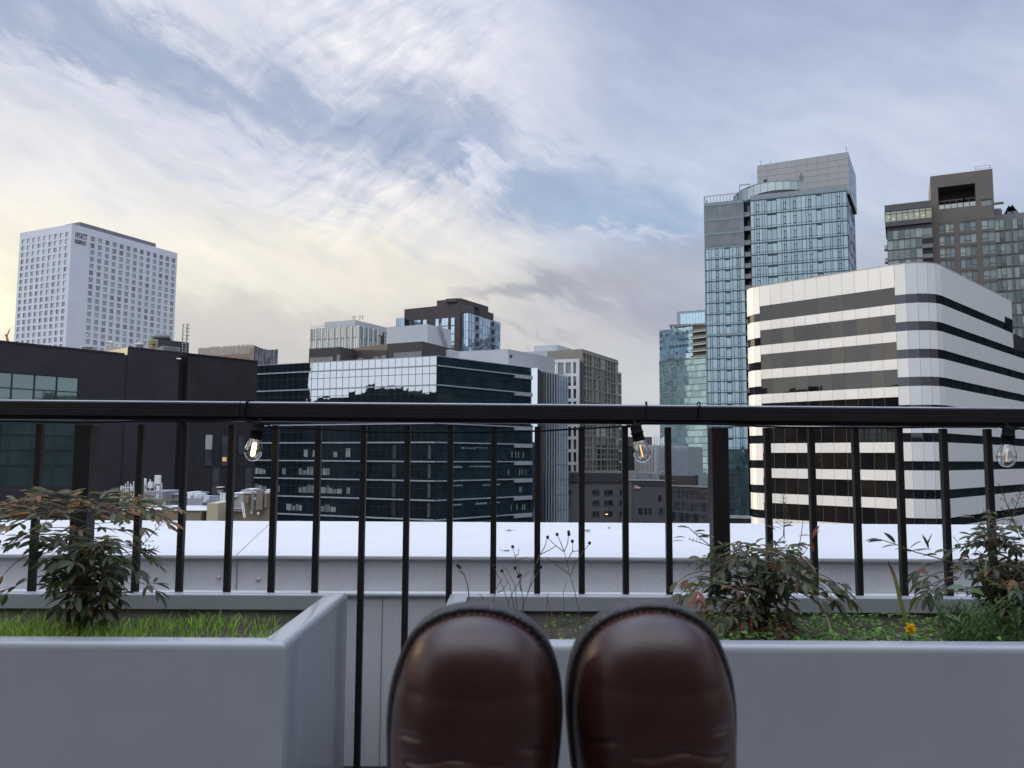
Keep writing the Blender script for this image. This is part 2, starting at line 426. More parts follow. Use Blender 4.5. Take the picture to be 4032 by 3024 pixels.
# --- railing
rl = thing('railing', 'near black metal railing with square balusters in front of the white parapet', 'railing', (0, 2.28, 0))
s = MB()
def railprof(y, zt):
    c = [(-.0300, -.042), (-.0300, -.024), (-.0290, -.0230), (-.0290, -.0222), (-.0300, -.0212), (-.0300, -.007), (-.0285, -.0035), (-.0255, -.0015), (-.018, 0), (.018, 0), (.026, -.004), (.030, -.012), (.030, -.042)]
    return [(y + a, zt + b) for a, b in c]
ZR = 1.0705
prof = railprof(2.28, ZR)
segs = [(-2.6, -.741), (-.739, .505), (.507, 2.6)]
for a, b in segs:
    dz = lambda x: -.0028 * (x + 1.4)
    rows = [[(x, y, z + dz(x)) for (y, z) in prof] for x in (a, b)]
    s.grid(rows, 0, False)
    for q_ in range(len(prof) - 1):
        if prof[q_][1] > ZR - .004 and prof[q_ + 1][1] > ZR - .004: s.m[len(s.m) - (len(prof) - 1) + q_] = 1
    s.face(rows[0][::-1]); s.face(rows[1])
    s.face([(a, 2.25, ZR - .042 + dz(a)), (b, 2.25, ZR - .042 + dz(b)), (b, 2.31, ZR - .042 + dz(b)), (a, 2.31, ZR - .042 + dz(a))])
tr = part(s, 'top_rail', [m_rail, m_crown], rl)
for p in tr.data.polygons: p.use_smooth = False
s = MB(); s.hexa([(-2.6, 2.262, ZR - .0505), (2.6, 2.262, ZR - .065), (2.6, 2.298, ZR - .065), (-2.6, 2.298, ZR - .0505), (-2.6, 2.262, ZR - .0385), (2.6, 2.262, ZR - .053), (2.6, 2.298, ZR - .053), (-2.6, 2.298, ZR - .0385)]); part(s, 'upper_channel', m_bar, rl)
s = MB(); s.box(-2.6, 2.6, 2.262, 2.298, .06, .095); part(s, 'bottom_rail', m_bar, rl)
barpx = [84, 304, 398, 500, 594, 687, 785, 880, 973, 1067, 1161, 1256, 1350, 1443, 1658, 1753, 1848, 1943, 2039, 2135]
xs = [at(D(x, 990), 2.28).x for x in barpx]
sp_ = .1195
xs = [xs[0] - 2 * sp_, xs[0] - sp_] + xs + [xs[-1] + sp_, xs[-1] + 2 * sp_]
b0 = None
for x in xs:
    if b0 is None:
        s = MB(); s.box(-.008, .008, -.010, .010, .095 - 0, ZR - .066)
        b0 = s.build('baluster', m_bar, rl); bevel(b0, .0012, 1); b0.location = (x, 0, 0)
    else:
        c = b0.copy(); COL.objects.link(c); c.parent = rl; c.location = (x, 0, 0)
for x in (at(D(185, 990), 2.28).x, at(D(1552, 990), 2.28).x):
    s = MB(); s.box(x - .0225, x + .0225, 2.255, 2.305, 0.012, ZR - .066); s.box(x - .06, x + .06, 2.23, 2.33, 0, .012)
    bevel(part(s, 'post', m_bar, rl), .002, 1)

# --- parapet beyond the railing
pw = thing('parapet_wall', 'pale grey parapet wall under a broad white metal coping', 'wall', (0, 2.6, -.5))
ZP = EYE.z - .300
yn, yf = 2.56, 3.88
s = MB(); s.box(-4.5, 4.5, yn, yn + .2, -1.2, ZP - .012, 0)
part(s, 'upper_face', m_face, pw)
s = MB(); s.box(-4.5, 4.5, yn - .028, yn - .0, -.2, EYE.z - .4158, 0); part(s, 'lower_face', mat('painted_concrete_plain', (.60, .61, .635), .8, .05, 2.0, bump=.15, bscale=90, streak=((.42, .425, .44), 9, .25)), pw)
s = MB(); s.box(-4.5, 4.5, yn - .04, yn - .0, EYE.z - .4158, EYE.z - .4055, 0); bevel(part(s, 'ledge', mat('ledge_paint', (.62, .64, .67), .6), pw), .003)
s = MB()
# the coping is two sheets meeting at a slanting joint
xa, xb = at(D(513, 1197), yn).x, at(D(572, 1140), 3.5).x
k = (xb - xa) / (3.5 - yn); xe = xa + k * (yf - yn)
def cap(xl0, xl1, xr0, xr1, z=ZP):
    ns = 3
    s.hexa([(xl0, yn - .012, z - .012), (xr0, yn - .012, z - .012), (xr1, yf, z - .012), (xl1, yf, z - .012), (xl0, yn - .012, z), (xr0, yn - .012, z), (xr1, yf, z), (xl1, yf, z)])
cap(-4.5, -4.5, xa - .0015, xe - .0015); cap(xa + .0015, xe + .0015, 4.5, 4.5, ZP + .0006)
bevel(part(s, 'coping', m_cap, pw), .003)
s = MB()
s.box(-4.5, 4.5, yf - .25, yf, -3, ZP - .02); part(s, 'outer_face', m_face, pw)
s = MB(); s.box(xa - .0012, xa + .0012, yn - .0015, yn + .001, EYE.z - .4055, ZP - .012); part(s, 'joint', m_line, pw)
x2 = at(D(1420 / 1.82278 + 0, 0), 2.5).x
s = MB(); xj = at((1400 + 140 / 1.3825, 2600), 2.53).x; s.box(xj - .001, xj + .001, yn - .0295, yn - .02, -.2, EYE.z - .4158); part(s, 'lower_joint', m_line, pw)
for px in (R5(1468, 1200), R5(1243, 1190)):
    P = at(px, yn); s = MB()
    Mx = Matrix.Rotation(radians(90), 3, 'X')
    s.lathe((P.x, yn, P.z), [(.0001, .008), (.003, .0075), (.0045, .004), (.0045, .002), (.0072, .002), (.0072, 0)], 12, 0, Mx)
    part(s, 'bolt', mat('zinc', (.45, .45, .46), .4, metal=.8), pw)
# dead leaves and grit lying on the coping
DL = ['curled dead leaf on the coping above the gap between the planters, leftmost of five', 'larger dead leaf of the pair beside the tall dry stalk heads', 'small dark dead leaf farthest right on the white coping', 'tiny dead leaf near the front edge of the coping, behind the left shoe', 'small dead leaf touching the larger one beside the dry stalk heads']
m_dead = mat('dead_leaf', (.10, .075, .05), .9, .4, 40)
for (px, L_) in ((R7(833, 262), .022), (R7(1262, 262), .02), (R7(1380, 247), .018), (R7(820, 372), .016), (R7(1268, 270), .012)):
    d = ray(px); P = EYE + d * ((ZP + .002 - EYE.z) / d.z); s = MB(); a = random.uniform(0, 3)
    q = [Vector((cos(a + t) * L_ * r_, sin(a + t) * L_ * r_, random.uniform(0, .005))) for t, r_ in ((0, 1), (1, .4), (2.2, .5), (3.1, .9), (4.3, .45), (5.3, .4))]
    s.face([Vector(P) + v for v in q]); s.tube([P, P + Vector((cos(a), sin(a), .1)) * L_ * 1.5], .0006, 4)
    single(s, 'dead_leaf', m_dead, DL.pop(0), 'leaf', 'dead leaves on the coping')

# --- string lights
m_cord = mat('black_rubber', (.007, .007, .008), .9, .2, 30, spec=.12)
m_glow = mat('filament_lit', (1, .8, .5), .5, 0, emit=((1.0, .56, .19), 16.0))
m_dim = mat('filament_dim', (1, .7, .4), .5, 0, emit=((1.0, .55, .20), 1.3))
m_off = mat('filament_pale', (.9, .75, .55), .5, 0, emit=((1.0, .70, .48), .45))
bg_ = bpy.data.materials.new('clear_bulb_glass'); bg_.use_nodes = True
t = NT(bg_.node_tree); t.n.clear(); o_ = t.n.new('ShaderNodeOutputMaterial'); mx = t.n.new('ShaderNodeMixShader')
tr_ = t.n.new('ShaderNodeBsdfTransparent'); gl = t.n.new('ShaderNodeBsdfGlossy'); gl.inputs['Roughness'].default_value = .02
tr_.inputs[0].default_value = (.93, .93, .92, 1)
fr = t.n.new('ShaderNodeLayerWeight'); fr.inputs[0].default_value = .5
t.l.new(t.m('MULTIPLY_ADD', t.m('POWER', fr.outputs['Facing'], 1.8), .85, .17, clamp=True), mx.inputs[0])
t.l.new(tr_.outputs[0], mx.inputs[1]); t.l.new(gl.outputs[0], mx.inputs[2]); t.l.new(mx.outputs[0], o_.inputs[0])
sl = thing('string_lights', 'black cord with three clear glass bulbs slung under the top rail', 'string lights', (0, 2.2, ZR - .05))
cords = []
YC = 2.235
defs = [(S2(785, 1010), (990, 1815.6), m_glow, 'clear bulb with its filament glowing warm yellow'),
        (S4(1065, 785), (2536, 1821), m_dim, 'clear bulb with a faint orange glow, tilted towards the post'),
        ((3972, 1681), (3961, 1839), m_off, 'clear bulb with a pale unlit filament, the one nearest the right edge')]
for top, bot, mf, lab in defs:
    T_, B_ = at(top, YC), at(bot, YC); ax = (T_ - B_); H = ax.length; q = Vector((0, 0, 1)).rotation_difference(ax.normalized()).to_matrix()
    s = MB(); z0 = H * .565
    s.lathe(B_, [(.0001, H * 1.02), (.010, H * 1.01), (.0145, H * .98), (.0155, H * .90), (.0155, H * .80), (.0175, H * .79), (.0175, H * .745), (.0155, H * .735), (.0165, z0 + .004), (.0165, z0), (.012, z0 - .002)], 20, 0, q)
    s.tube([B_ + q @ Vector((.014, 0, H * .97)), B_ + q @ Vector((.024, 0, H * .99))], .004, 8)
    s.tube([B_ + q @ Vector((-.014, 0, H * .97)), B_ + q @ Vector((-.024, 0, H * .99))], .004, 8)
    s.tube([B_ + q @ Vector((0, 0, H)), Vector((T_.x, 2.25, ZR - .05))], .0035, 6)
    so_ = part(s, 'bulb_socket', m_cord, sl)
    s = MB(); R_ = .0245
    pr = [(.0001, 0), (.007, .0010), (.013, .004), (.019, .0105), (.0232, .0185), (.0245, .026), (.0238, .034), (.0212, .043), (.0178, .052), (.0152, .060), (.0140, z0 + .002)]
    s.lathe(B_, pr, 28, 0, q); bu = part(s, 'bulb', bg_, sl, lab)
    s = MB(); s.tube([B_ + q @ Vector((0, 0, .050)), B_ + q @ Vector((0, 0, z0))], [.0045, .008], 10); part(s, 'stem', mat('frosted_stem', (.55, .52, .48), .3), bu)
    s = MB(); s.tube([B_ + q @ Vector((0, 0, .013)), B_ + q @ Vector((0, 0, .018)), B_ + q @ Vector((0, 0, .046)), B_ + q @ Vector((0, 0, .050))], [.0030, .0056, .0056, .0036] if mf is m_glow else [.001, .0022, .0022, .001], 10); part(s, 'filament', mf, bu)
    cords.append((T_, B_, q, H))
def sock_side(i, sgn): T_, B_, q, H = cords[i]; return B_ + q @ Vector((sgn * .024, 0, H * .99))
s = MB()
def cordline(pts, sag=0.0):
    out_ = []
    for i in range(len(pts) - 1):
        a, b = pts[i], pts[i + 1]
        for k_ in range(8):
            f = k_ / 8; p = a.lerp(b, f); p.z -= sag * 4 * f * (1 - f); out_.append(p)
    out_.append(pts[-1]); s.tube(out_, .0028, 6)
def P5(x, y): return at(R5(x, y), YC)
cordline([at((-300, 1640), YC), P5(0, 300), P5(430, 309), P5(800, 300), P5(1200, 303), at(S2(640, 990), 2.24), at(S2(700, 1010), YC), sock_side(0, -1)])
cordline([sock_side(0, 1), at(S2(900, 1068), YC), at(S2(1340, 1076), YC), at(S2(1830, 1106), YC), at(R2(1200, 833), YC), at(R2(1700, 825), YC), sock_side(1, -1)])
cordline([sock_side(1, 1), at(S4(1110, 790), YC), at(S4(1160, 772), 2.24), at(R4(150, 241), 2.24), at(R4(450, 243), YC), at(R4(700, 258), YC), at(R4(860, 263), YC), at(R4(1230, 266), YC), at(R4(1500, 266), YC), at(R4(1720, 262), YC), at(R4(1950, 262), YC), at(R4(2060, 262), YC), sock_side(2, -1)])
cordline([sock_side(2, 1), at((4120, 1700), YC), at((4400, 1715), YC)])
# the cord's turns round the rail
for px in (S2(665, 805), S4(1160, 612), S4(1605, 612)):
    x = at(px, 2.25).x; pts = [Vector((x + a, 2.28 + b, ZR + c_)) for a, b, c_ in ((-.004, -.033, -.055), (-.003, -.034, -.03), (0, -.034, -.008), (.002, -.026, .001), (.004, 0, .004), (.006, .026, .001), (.008, .034, -.02), (.01, .034, -.055))]
    s.tube(pts, .0026 if px[0] < 1500 else .0018, 6)
part(s, 'cord', m_cord, sl)
# ================================================================== SHOES
def interp(tab, x):
    if x <= tab[0][0]: return tab[0][1]
    for (a, va), (b, vb) in zip(tab, tab[1:]):
        if x <= b:
            f = (x - a) / (b - a); return va + (vb - va) * f
    return tab[-1][1]
def smooth_tab(tab, x):
    xs_ = [p[0] for p in tab]; ys = [p[1] for p in tab]; n = len(tab)
    if x <= xs_[0]: return ys[0]
    if x >= xs_[-1]: return ys[-1]
    i = max(k for k in range(n) if xs_[k] <= x); i = min(i, n - 2)
    def sl_(k):
        if k == 0: return (ys[1] - ys[0]) / (xs_[1] - xs_[0])
        if k == n - 1: return (ys[-1] - ys[-2]) / (xs_[-1] - xs_[-2])
        return (ys[k + 1] - ys[k - 1]) / (xs_[k + 1] - xs_[k - 1])
    h = xs_[i + 1] - xs_[i]; t_ = (x - xs_[i]) / h
    return ((2 * t_**3 - 3 * t_**2 + 1) * ys[i] + (t_**3 - 2 * t_**2 + t_) * h * sl_(i) + (-2 * t_**3 + 3 * t_**2) * ys[i + 1] + (t_**3 - t_**2) * h * sl_(i + 1))
LAT = [(0, 0), (.045, .0085), (.09, .0168), (.127, .0238), (.227, .0395), (.331, .0495), (.413, .0556), (.492, .0582), (.56, .0580), (.60, .0572)]
MED = [(0, 0), (.045, .0090), (.09, .0178), (.127, .0255), (.205, .0392), (.298, .0505), (.387, .0566), (.472, .0588), (.542, .0575), (.60, .0553)]
# tables use sqrt(s / .19) style abscissa: w = sqrt(s)/sqrt(.31)
def halfw(side, s_):
    w = sqrt(max(0, s_) / .31)
    tab = LAT if side < 0 else MED
    v = smooth_tab(tab, w)
    if s_ > .1116:
        tail = [(.1116, v), (.15, .047 if side < 0 else .042), (.19, .040 if side < 0 else .035), (.23, .038 if side < 0 else .036), (.262, .034), (.28, .025), (.290, .013), (.2945, 0)]
        v = smooth_tab(tail, s_)
    return max(v, 0)
m_leather = bpy.data.materials.new('oiled_brown_leather'); m_leather.use_nodes = True
t = NT(m_leather.node_tree); b = t.n['Principled BSDF']; tcn = t.n.new('ShaderNodeTexCoord').outputs['Object']
c = t.ramp(t.noise(tcn, 22, 5, .6), [(.3, (.024, .0072, .0056)), (.7, (.042, .0125, .0095))])
t.l.new(c, b.inputs['Base Color']); b.inputs['Specular IOR Level'].default_value = .45; b.inputs['Coat Weight'].default_value = .05; b.inputs['Coat Roughness'].default_value = .3
t.l.new(t.m('MULTIPLY_ADD', t.noise(tcn, 30, 4, .7), .24, .17), b.inputs['Roughness'])
bn = t.n.new('ShaderNodeBump'); bn.inputs['Strength'].default_value = .10; bn.inputs['Distance'].default_value = .002
bn2 = t.n.new('ShaderNodeBump'); bn2.inputs['Strength'].default_value = .06; bn2.inputs['Distance'].default_value = .004
t.l.new(t.noise(tcn, 900, 3, .6), bn.inputs['Height']); t.l.new(t.noise(tcn, 45, 4, .6, .6), bn2.inputs['Height'])
t.l.new(bn2.outputs[0], bn.inputs['Normal']); t.l.new(bn.outputs[0], b.inputs['Normal'])
m_sole = mat('black_rubber_sole', (.018, .0175, .020), .26, .2, 60, bump=.25, bscale=500)
m_welt = mat('dark_leather_welt', (.020, .017, .017), .28, .25, 90, bump=.4, bscale=350)
m_thread = mat('worn_thread', (.11, .085, .075), .8, .2, 200)
m_cloth = mat('dark_trousers', (.035, .04, .055), .95, .2, 60, bump=.3, bscale=600)

def make_shoe(px, depth, side, lean, yaw, label):
    """side = -1: the outer edge of the shoe is on the left"""
    tip = at(px, depth)
    up = Vector((0, -sin(radians(lean)), cos(radians(lean)))); nn = Vector((0, -cos(radians(lean)), -sin(radians(lean)))); xx = Vector((1, 0, 0))
    Rz = Matrix.Rotation(radians(yaw), 3, nn); up, xx = Rz @ up, Rz @ xx
    def P(x, s_, n): return tip + xx * (x * (-side)) * 1 - up * s_ + nn * (n + spring(s_))
    # local x: negative = outer (lateral) side
    def spring(s_): return .010 * max(0, 1 - s_ / .075) ** 2 - .030
    fl = side > 0
    t = thing('shoe', label, 'shoe', tuple(tip - up * .29), 'pair of brown leather shoes')
    # outline
    st = [.2945 * (1 - cos(pi * k / 130)) / 2 for k in range(131)]
    outl = [(-halfw(-1, s_), s_) for s_ in reversed(st)] + [(halfw(1, s_), s_) for s_ in st[1:-1]]
    N = len(outl)
    def offs(d):
        r = []
        for i in range(N):
            a, b_ = outl[(i - 2) % N], outl[(i + 2) % N]; tx, ts = b_[0] - a[0], b_[1] - a[1]; l_ = math.hypot(tx, ts) or 1
            r.append((outl[i][0] - ts / l_ * d, outl[i][1] + tx / l_ * d))
        return r
    def loft(prof, name, m_, capb=False):
        s = MB(); rows = []
        for d, n in prof:
            o_ = offs(d); rows.append([P(x, s_, n + .030) for x, s_ in o_])
        s.grid(rows, 0, True, True)
        if capb: s.face(rows[0])
        o = part(s, name, m_, t); return o
    loft([(.006, -.0215), (.001, -.0208), (0, -.0195), (0, -.0165), (.0013, -.0156), (.0013, -.0150), (0, -.0141), (0, -.0100), (.0014, -.0090), (.0030, -.0085)], 'sole', m_sole, True)
    loft([(.0030, -.0086), (.0006, -.0078), (-.0004, -.0060), (-.0004, -.0035), (.0006, -.0015), (.0024, -.0004), (.0040, -.0012), (.0052, -.0004), (.0062, -.0010), (.0072, -.0022), (.0095, -.0030), (.012, -.003)], 'welt', m_welt)
    # welt stitches
    s = MB(); o_ = offs(.0046); acc = 0
    for i in range(N - 1):
        x, s_ = o_[i]
        if s_ > .16: continue
        x2, s2 = o_[i + 1]; L_ = math.hypot(x2 - x, s2 - s_); nst = max(1, round(L_ / .0042))
        acc += L_
        if acc > .0042:
            acc = 0; dx, ds = (x2 - x) / L_ * .0013, (s2 - s_) / L_ * .0013
            s.tube([P(x - dx, s_ - ds, .0295), P(x, s_, .0302), P(x + dx, s_ + ds, .0295)], .00045, 4, 0, False)
    part(s, 'stitching', m_thread, t)
    # upper
    def H(s_):
        a = min(s_, .060) / .060; h = .050 * sqrt(max(0, 1 - (1 - a) ** 2))
        if s_ > .045: h += .24 * (s_ - .045) + 2.2 * max(0, s_ - .125) ** 1.5
        return min(h, .118)
    def surf(s_, ph, off=0.0):
        su = .0045 + s_ * .975
        c_, sn = cos(ph), max(0.0, sin(ph)); sg = -1 if c_ < 0 else 1
        W_ = halfw(sg, s_) * .935
        x = sg * abs(c_) ** .82 * W_; h = H(s_)
        n = .0265 + h * sn ** .86
        # walking creases over the vamp
        cr = 0
        rel = x / .05
        for (s0, a_, w_, bend, lo, hi) in CREASES:
            if lo < rel < hi:
                fade = min(1, (rel - lo) / .25, (hi - rel) / .25)
                cr += 1.7 * a_ * fade * exp(-((s_ - s0 - bend * rel * rel + .0016 * sin(rel * 7 + s0 * 900)) / w_) ** 2)
        n += cr + off * sn ** .5; x += off * c_
        return P(x, su, n)
    CREASES = [(.080, -.0011, .0014, .004, -.95, .2), (.086, .0004, .0018, .004, -.9, .6), (.0905, -.0010, .0012, .003, -.7, .95), (.0955, -.0014, .0013, .002, -.8, .5), (.099, .0003, .0016, .002, -.6, .9),
               (.1030, -.0007, .0013, .000, -.95, .5), (.0885, -.0008, .0010, .003, -.3, .8), (.0935, -.0009, .0010, .001, -.9, .1), (.083, -.0007, .0010, .003, 0, .9), (.074, -.0012, .0013, .006, .45, 1.1), (.070, -.0016, .0016, .002, -1.2, -.55)]
    st2 = [.0 + .27 * (k / 150) ** 1.35 for k in range(151)]
    s = MB(); rows = []
    for s_ in st2: rows.append([surf(s_, pi * k / 72) for k in range(73)])
    s.grid(rows, 0, True); s.face(rows[-1])
    part(s, 'upper', m_leather, t)
    # facing sewn over the vamp, its front edge arched
    def arch(rel): return .0965 + .030 * abs(rel / .80) ** 5
    s = MB(); rows = []; edge = []
    cols = [(-.80 + 1.6 * k / 60) for k in range(61)]
    for j in range(16):
        row = []
        for rel in cols:
            s0 = arch(rel); s_ = s0 + (.155 - s0) * (j / 15) if s0 < .155 else .155
            ph = math.acos(max(-1, min(1, (abs(rel)) ** (1 / .82) * (1 if rel > 0 else -1))))
            e = .0009 * min(1, j / 1.0)
            row.append(surf(s_, ph, -.0006 + e + (.0005 if j == 1 else 0)))
        rows.append(row)
    s.grid(rows, 0, True); part(s, 'facing', m_leather, t)
    s = MB()
    for k in range(2, 58):
        rel = cols[k]; rel2 = cols[k + 1]
        pts = []
        for r_ in (rel, rel * .6 + rel2 * .4):
            s_ = arch(r_) + .0032; ph = math.acos(max(-1, min(1, (abs(r_)) ** (1 / .82) * (1 if r_ > 0 else -1)))); pts.append(surf(s_, ph, .0017))
        s.tube(pts, .0005, 4, 0, False)
    for k in range(1, 59):     # the seam itself, a thin dark folded edge
        p2_ = []
        for r_ in (cols[k], cols[k + 1]):
            ph = math.acos(max(-1, min(1, (abs(r_)) ** (1 / .82) * (1 if r_ > 0 else -1)))); p2_.append(surf(arch(r_) - .0004, ph, .0003))
        s.tube(p2_, .0006, 5, 1, False)
    part(s, 'facing_stitches', [m_thread, m_sole], t)
    # trouser leg above the ankle, below the picture
    s = MB(); c0 = P(0, .232, .10); c1 = P(0, .262, .20)
    ax = (c1 - c0).normalized(); a1 = xx; a2 = ax.cross(a1)
    s.grid([[c0 + ax * h + (a1 * cos(2 * pi * k / 28) + a2 * sin(2 * pi * k / 28)) * (r_ + .002 * sin(5 * k)) for k in range(28)] for h, r_ in ((-.05, .036), (-.02, .046), (0, .052), (.05, .055), (.10, .058))], 0, True, True)
    part(s, 'trouser_cuff', m_cloth, t)
    return t
make_shoe(D(1026, 1304), .565, -1, 1.5, 0, 'left one of two brown leather shoes held toes up in the foreground')
make_shoe(D(1408, 1300), .582, 1, 1.5, 0, 'right one of two brown leather shoes, beside the reddish shrub')
# a low table the heels rest on
t = thing('footstool', 'low wooden footstool under the heels of the shoes', 'footstool', (0, .62, 0))
m_wood = mat('teak', (.20, .12, .07), .6, .25, 6)
zt = .518
for k in range(5):
    s = MB(); s.box(-.30, .30, .44 + k * .084, .44 + k * .084 + .078, zt - .02, zt); part(s, 'slat', m_wood, t)
for x in (-.27, .27):
    s = MB(); s.box(x - .02, x + .02, .44, .854, zt - .06, zt - .021); part(s, 'side_rail', m_wood, t)
    for y in (.46, .83):
        s = MB(); s.box(x - .018, x + .018, y - .018, y + .018, 0, zt - .061); part(s, 'leg', m_wood, t)
# ================================================================== PLANTS
def leafmat(name, c, sp=.35):
    M_ = mat(name, c, .5, .3, 45, spec=sp)
    t = NT(M_.node_tree); b = t.n['Principled BSDF']; o = t.n['Material Output']
    tr = t.n.new('ShaderNodeBsdfTranslucent'); tr.inputs[0].default_value = (min(1, c[0] * 1.5), min(1, c[1] * 1.7), c[2] * 1.1, 1)
    mx = t.n.new('ShaderNodeMixShader'); mx.inputs[0].default_value = .38
    t.l.new(b.outputs[0], mx.inputs[1]); t.l.new(tr.outputs[0], mx.inputs[2]); t.l.new(mx.outputs[0], o.inputs[0])
    return M_
lm = [leafmat('leaf_dark_green', (.045, .060, .036)), leafmat('leaf_green', (.076, .090, .050)), leafmat('leaf_olive', (.130, .112, .056)),
      leafmat('leaf_bronze', (.13, .066, .038)), leafmat('leaf_red', (.20, .050, .035)), leafmat('leaf_orange', (.27, .125, .045))]
m_stem = mat('woody_stem', (.075, .05, .035), .9, .3, 60)
m_dry = mat('dry_stalk', (.13, .095, .065), .95, .3, 80)
m_seed = mat('seed_head', (.018, .012, .010), .9, .4, 200)
rnd = random.Random(21)
def leaflet(mb, p, d, L_, mi, up=Vector((0, 0, 1)), droop=.5, wr=.30):
    if p[1] < 1.71 and p[2] < .575: return
    d = d.normalized(); sd_ = d.cross(up)
    if sd_.length < .1: sd_ = d.cross(Vector((1, 0, 0)))
    sd_.normalize(); ra = rnd.uniform(-.7, .7); nrm = sd_.cross(d); sd_ = (sd_ * cos(ra) + nrm * sin(ra)); nrm = sd_.cross(d)
    rows = []; n = 5; q = Vector(p); dd = d.copy()
    for i in range(n + 1):
        f = i / n; w = L_ * wr * (sin(pi * min(1, f * .92 + .05)) ** .85) * .5 if 0 < i < n else L_ * .008
        fold = nrm * w * .35
        rows.append([q - sd_ * w + fold, q.copy(), q + sd_ * w + fold])
        q = q + dd * (L_ / n); dd = (dd + Vector((0, 0, -droop / n)) + nrm * .02).normalized()
    mb.grid(rows, mi, True)
def branch_leaf(fo, stm, p, az_, pitch, L_, tone, lf=.036, pairs=3, droop=.55):
    """compound leaf: an arching stalk with side stalks of three drooping leaflets"""
    d = Vector((cos(az_) * cos(pitch), sin(az_) * cos(pitch), sin(pitch))); q = Vector(p); pts = [q.copy()]; n = 7
    side = Vector((-sin(az_), cos(az_), 0))
    for i in range(n):
        q = q + d * (L_ / n); pts.append(q.copy()); d = (d + Vector((0, 0, -.11 - .05 * droop)) + side * rnd.uniform(-.05, .05)).normalized()
        if i >= n - pairs * 2 + 1 and (i - n) % 2 == 1 and i < n - 1:
            for sg in (-1, 1):
                sdir = (side * sg + d * .6 + Vector((0, 0, .15))).normalized(); l2 = L_ * .26 * rnd.uniform(.7, 1.1); e = q + sdir * l2
                stm.tube([q, e], .0007, 4, 0, False)
                for kk, dv in enumerate((sdir, sdir + d * .9 * 1, sdir - d * .9)):
                    if rnd.random() < .93:
                        pp = e if kk == 0 else q.lerp(e, .75)
                        leaflet(fo, pp, dv + Vector((0, 0, rnd.uniform(-.25, .40))), lf * rnd.uniform(.6, 1.02), tone(), droop=droop * rnd.uniform(.2, 1.5))
    for dv in (d, d + side * .8, d - side * .8):
        leaflet(fo, q, dv + Vector((0, 0, rnd.uniform(-.1, .2))), lf * rnd.uniform(.8, 1.2), tone(), droop=droop)
    stm.tube(pts, [.0014 - .0008 * i / n for i in range(n + 1)], 5, 0, False)
def tone_mix(w):
    tot = sum(w)
    def f():
        r = rnd.uniform(0, tot)
        for i, v in enumerate(w):
            r -= v
            if r < 0: return i
        return 1
    return f
GREEN = tone_mix([5, 5, 2, .4, .15, 0]); MIXED = tone_mix([3, 5, 4, 1.2, .35, .1]); WARM = tone_mix([1, 3, 6, 2.2, .3, 1.8]); REDS = tone_mix([0, 1, 2, 3, 4, 2])
ZS = .488
def spray(stm, p, d, L_, n=9):
    """bare flower panicle with tiny forked twigs"""
    q = Vector(p); d = d.normalized(); pts = [q.copy()]
    for i in range(n):
        q = q + d * L_ / n; pts.append(q.copy())
        if i > 1:
            for sg in (-1, 1):
                if rnd.random() < .75:
                    s_ = (Vector((d.z, 0, -d.x)) * sg + Vector((0, rnd.uniform(-.5, .5), .2)) + d * .5).normalized(); l2 = L_ * .17 * (1.15 - i / n); e = q + s_ * l2
                    stm.tube([q, e], .0005, 4, 0, False)
                    for dv in (-.6, 0, .6): stm.tube([e, e + (s_ + Vector((dv, 0, .3))).normalized() * l2 * .35], .0005, 3, 0, False)
    stm.tube(pts, .0009, 5, 0, False)
def finish(name, label, cat, base, fo, stm, group=None, mats=None, smat=None):
    t = thing(name, label, cat, tuple(base), group)
    if stm.v: part(stm, 'stem', smat or m_stem, t)
    if fo.v: part(fo, 'foliage', mats or lm, t)
    return t
# --- left shrub: flat layered sprays, orange tipped on top
base = at(R8(530, 1120), 1.86); base.z = ZS; fo, stm = MB(), MB()
trunks = [(R8(590, 640), .0095), (R8(640, 560), .007), (R8(560, 520), .006), (R8(700, 640), .005)]
for px, r_ in trunks:
    tp = at(px, 1.86 + rnd.uniform(-.04, .04)); mid = base.lerp(tp, .45) + Vector((rnd.uniform(-.01, .02), rnd.uniform(-.02, .02), 0))
    stm.tube([base + Vector((rnd.uniform(-.01, .01), 0, 0)), mid, tp], [r_, r_ * .8, r_ * .45], 7)
def lay(px, azd_, pitch, L_, tone, depth=1.86, **k):
    branch_leaf(fo, stm, at(px, depth + rnd.uniform(-.06, .06)), radians(azd_), radians(pitch), L_, tone, **k)
for i in range(20):   # top tier
    a_ = rnd.uniform(0, 360); lay(R8(600 + rnd.uniform(-170, 150), 400 + rnd.uniform(-70, 60)), a_, rnd.uniform(5, 34), rnd.uniform(.12, .19), WARM, lf=.035, droop=.35)
for i in range(9):
    lay(R8(470 + rnd.uniform(-60, 60), 430 + rnd.uniform(-60, 30)), rnd.uniform(150, 215), rnd.uniform(4, 22), rnd.uniform(.17, .25), WARM, lf=.036, droop=.3)
for i in range(4):
    lay(R8(760, 380 + rnd.uniform(-90, 30)), rnd.uniform(-20, 30), rnd.uniform(5, 25), rnd.uniform(.13, .17), WARM, lf=.035, droop=.35)
for i in range(19):   # middle
    a_ = rnd.choice([rnd.uniform(150, 215), rnd.uniform(-40, 40), rnd.uniform(0, 360)]); lay(R8(610 + rnd.uniform(-100, 100), 590 + rnd.uniform(-90, 90)), a_, rnd.uniform(0, 30), rnd.uniform(.12, .19), GREEN, lf=.036, pairs=2)
for i in range(44):   # dense core and skirt
    lay(R8(620 + rnd.uniform(-75, 95), 790 + rnd.uniform(-160, 150)), rnd.uniform(0, 360), rnd.uniform(-20, 40), rnd.uniform(.045, .10), GREEN, lf=.038)
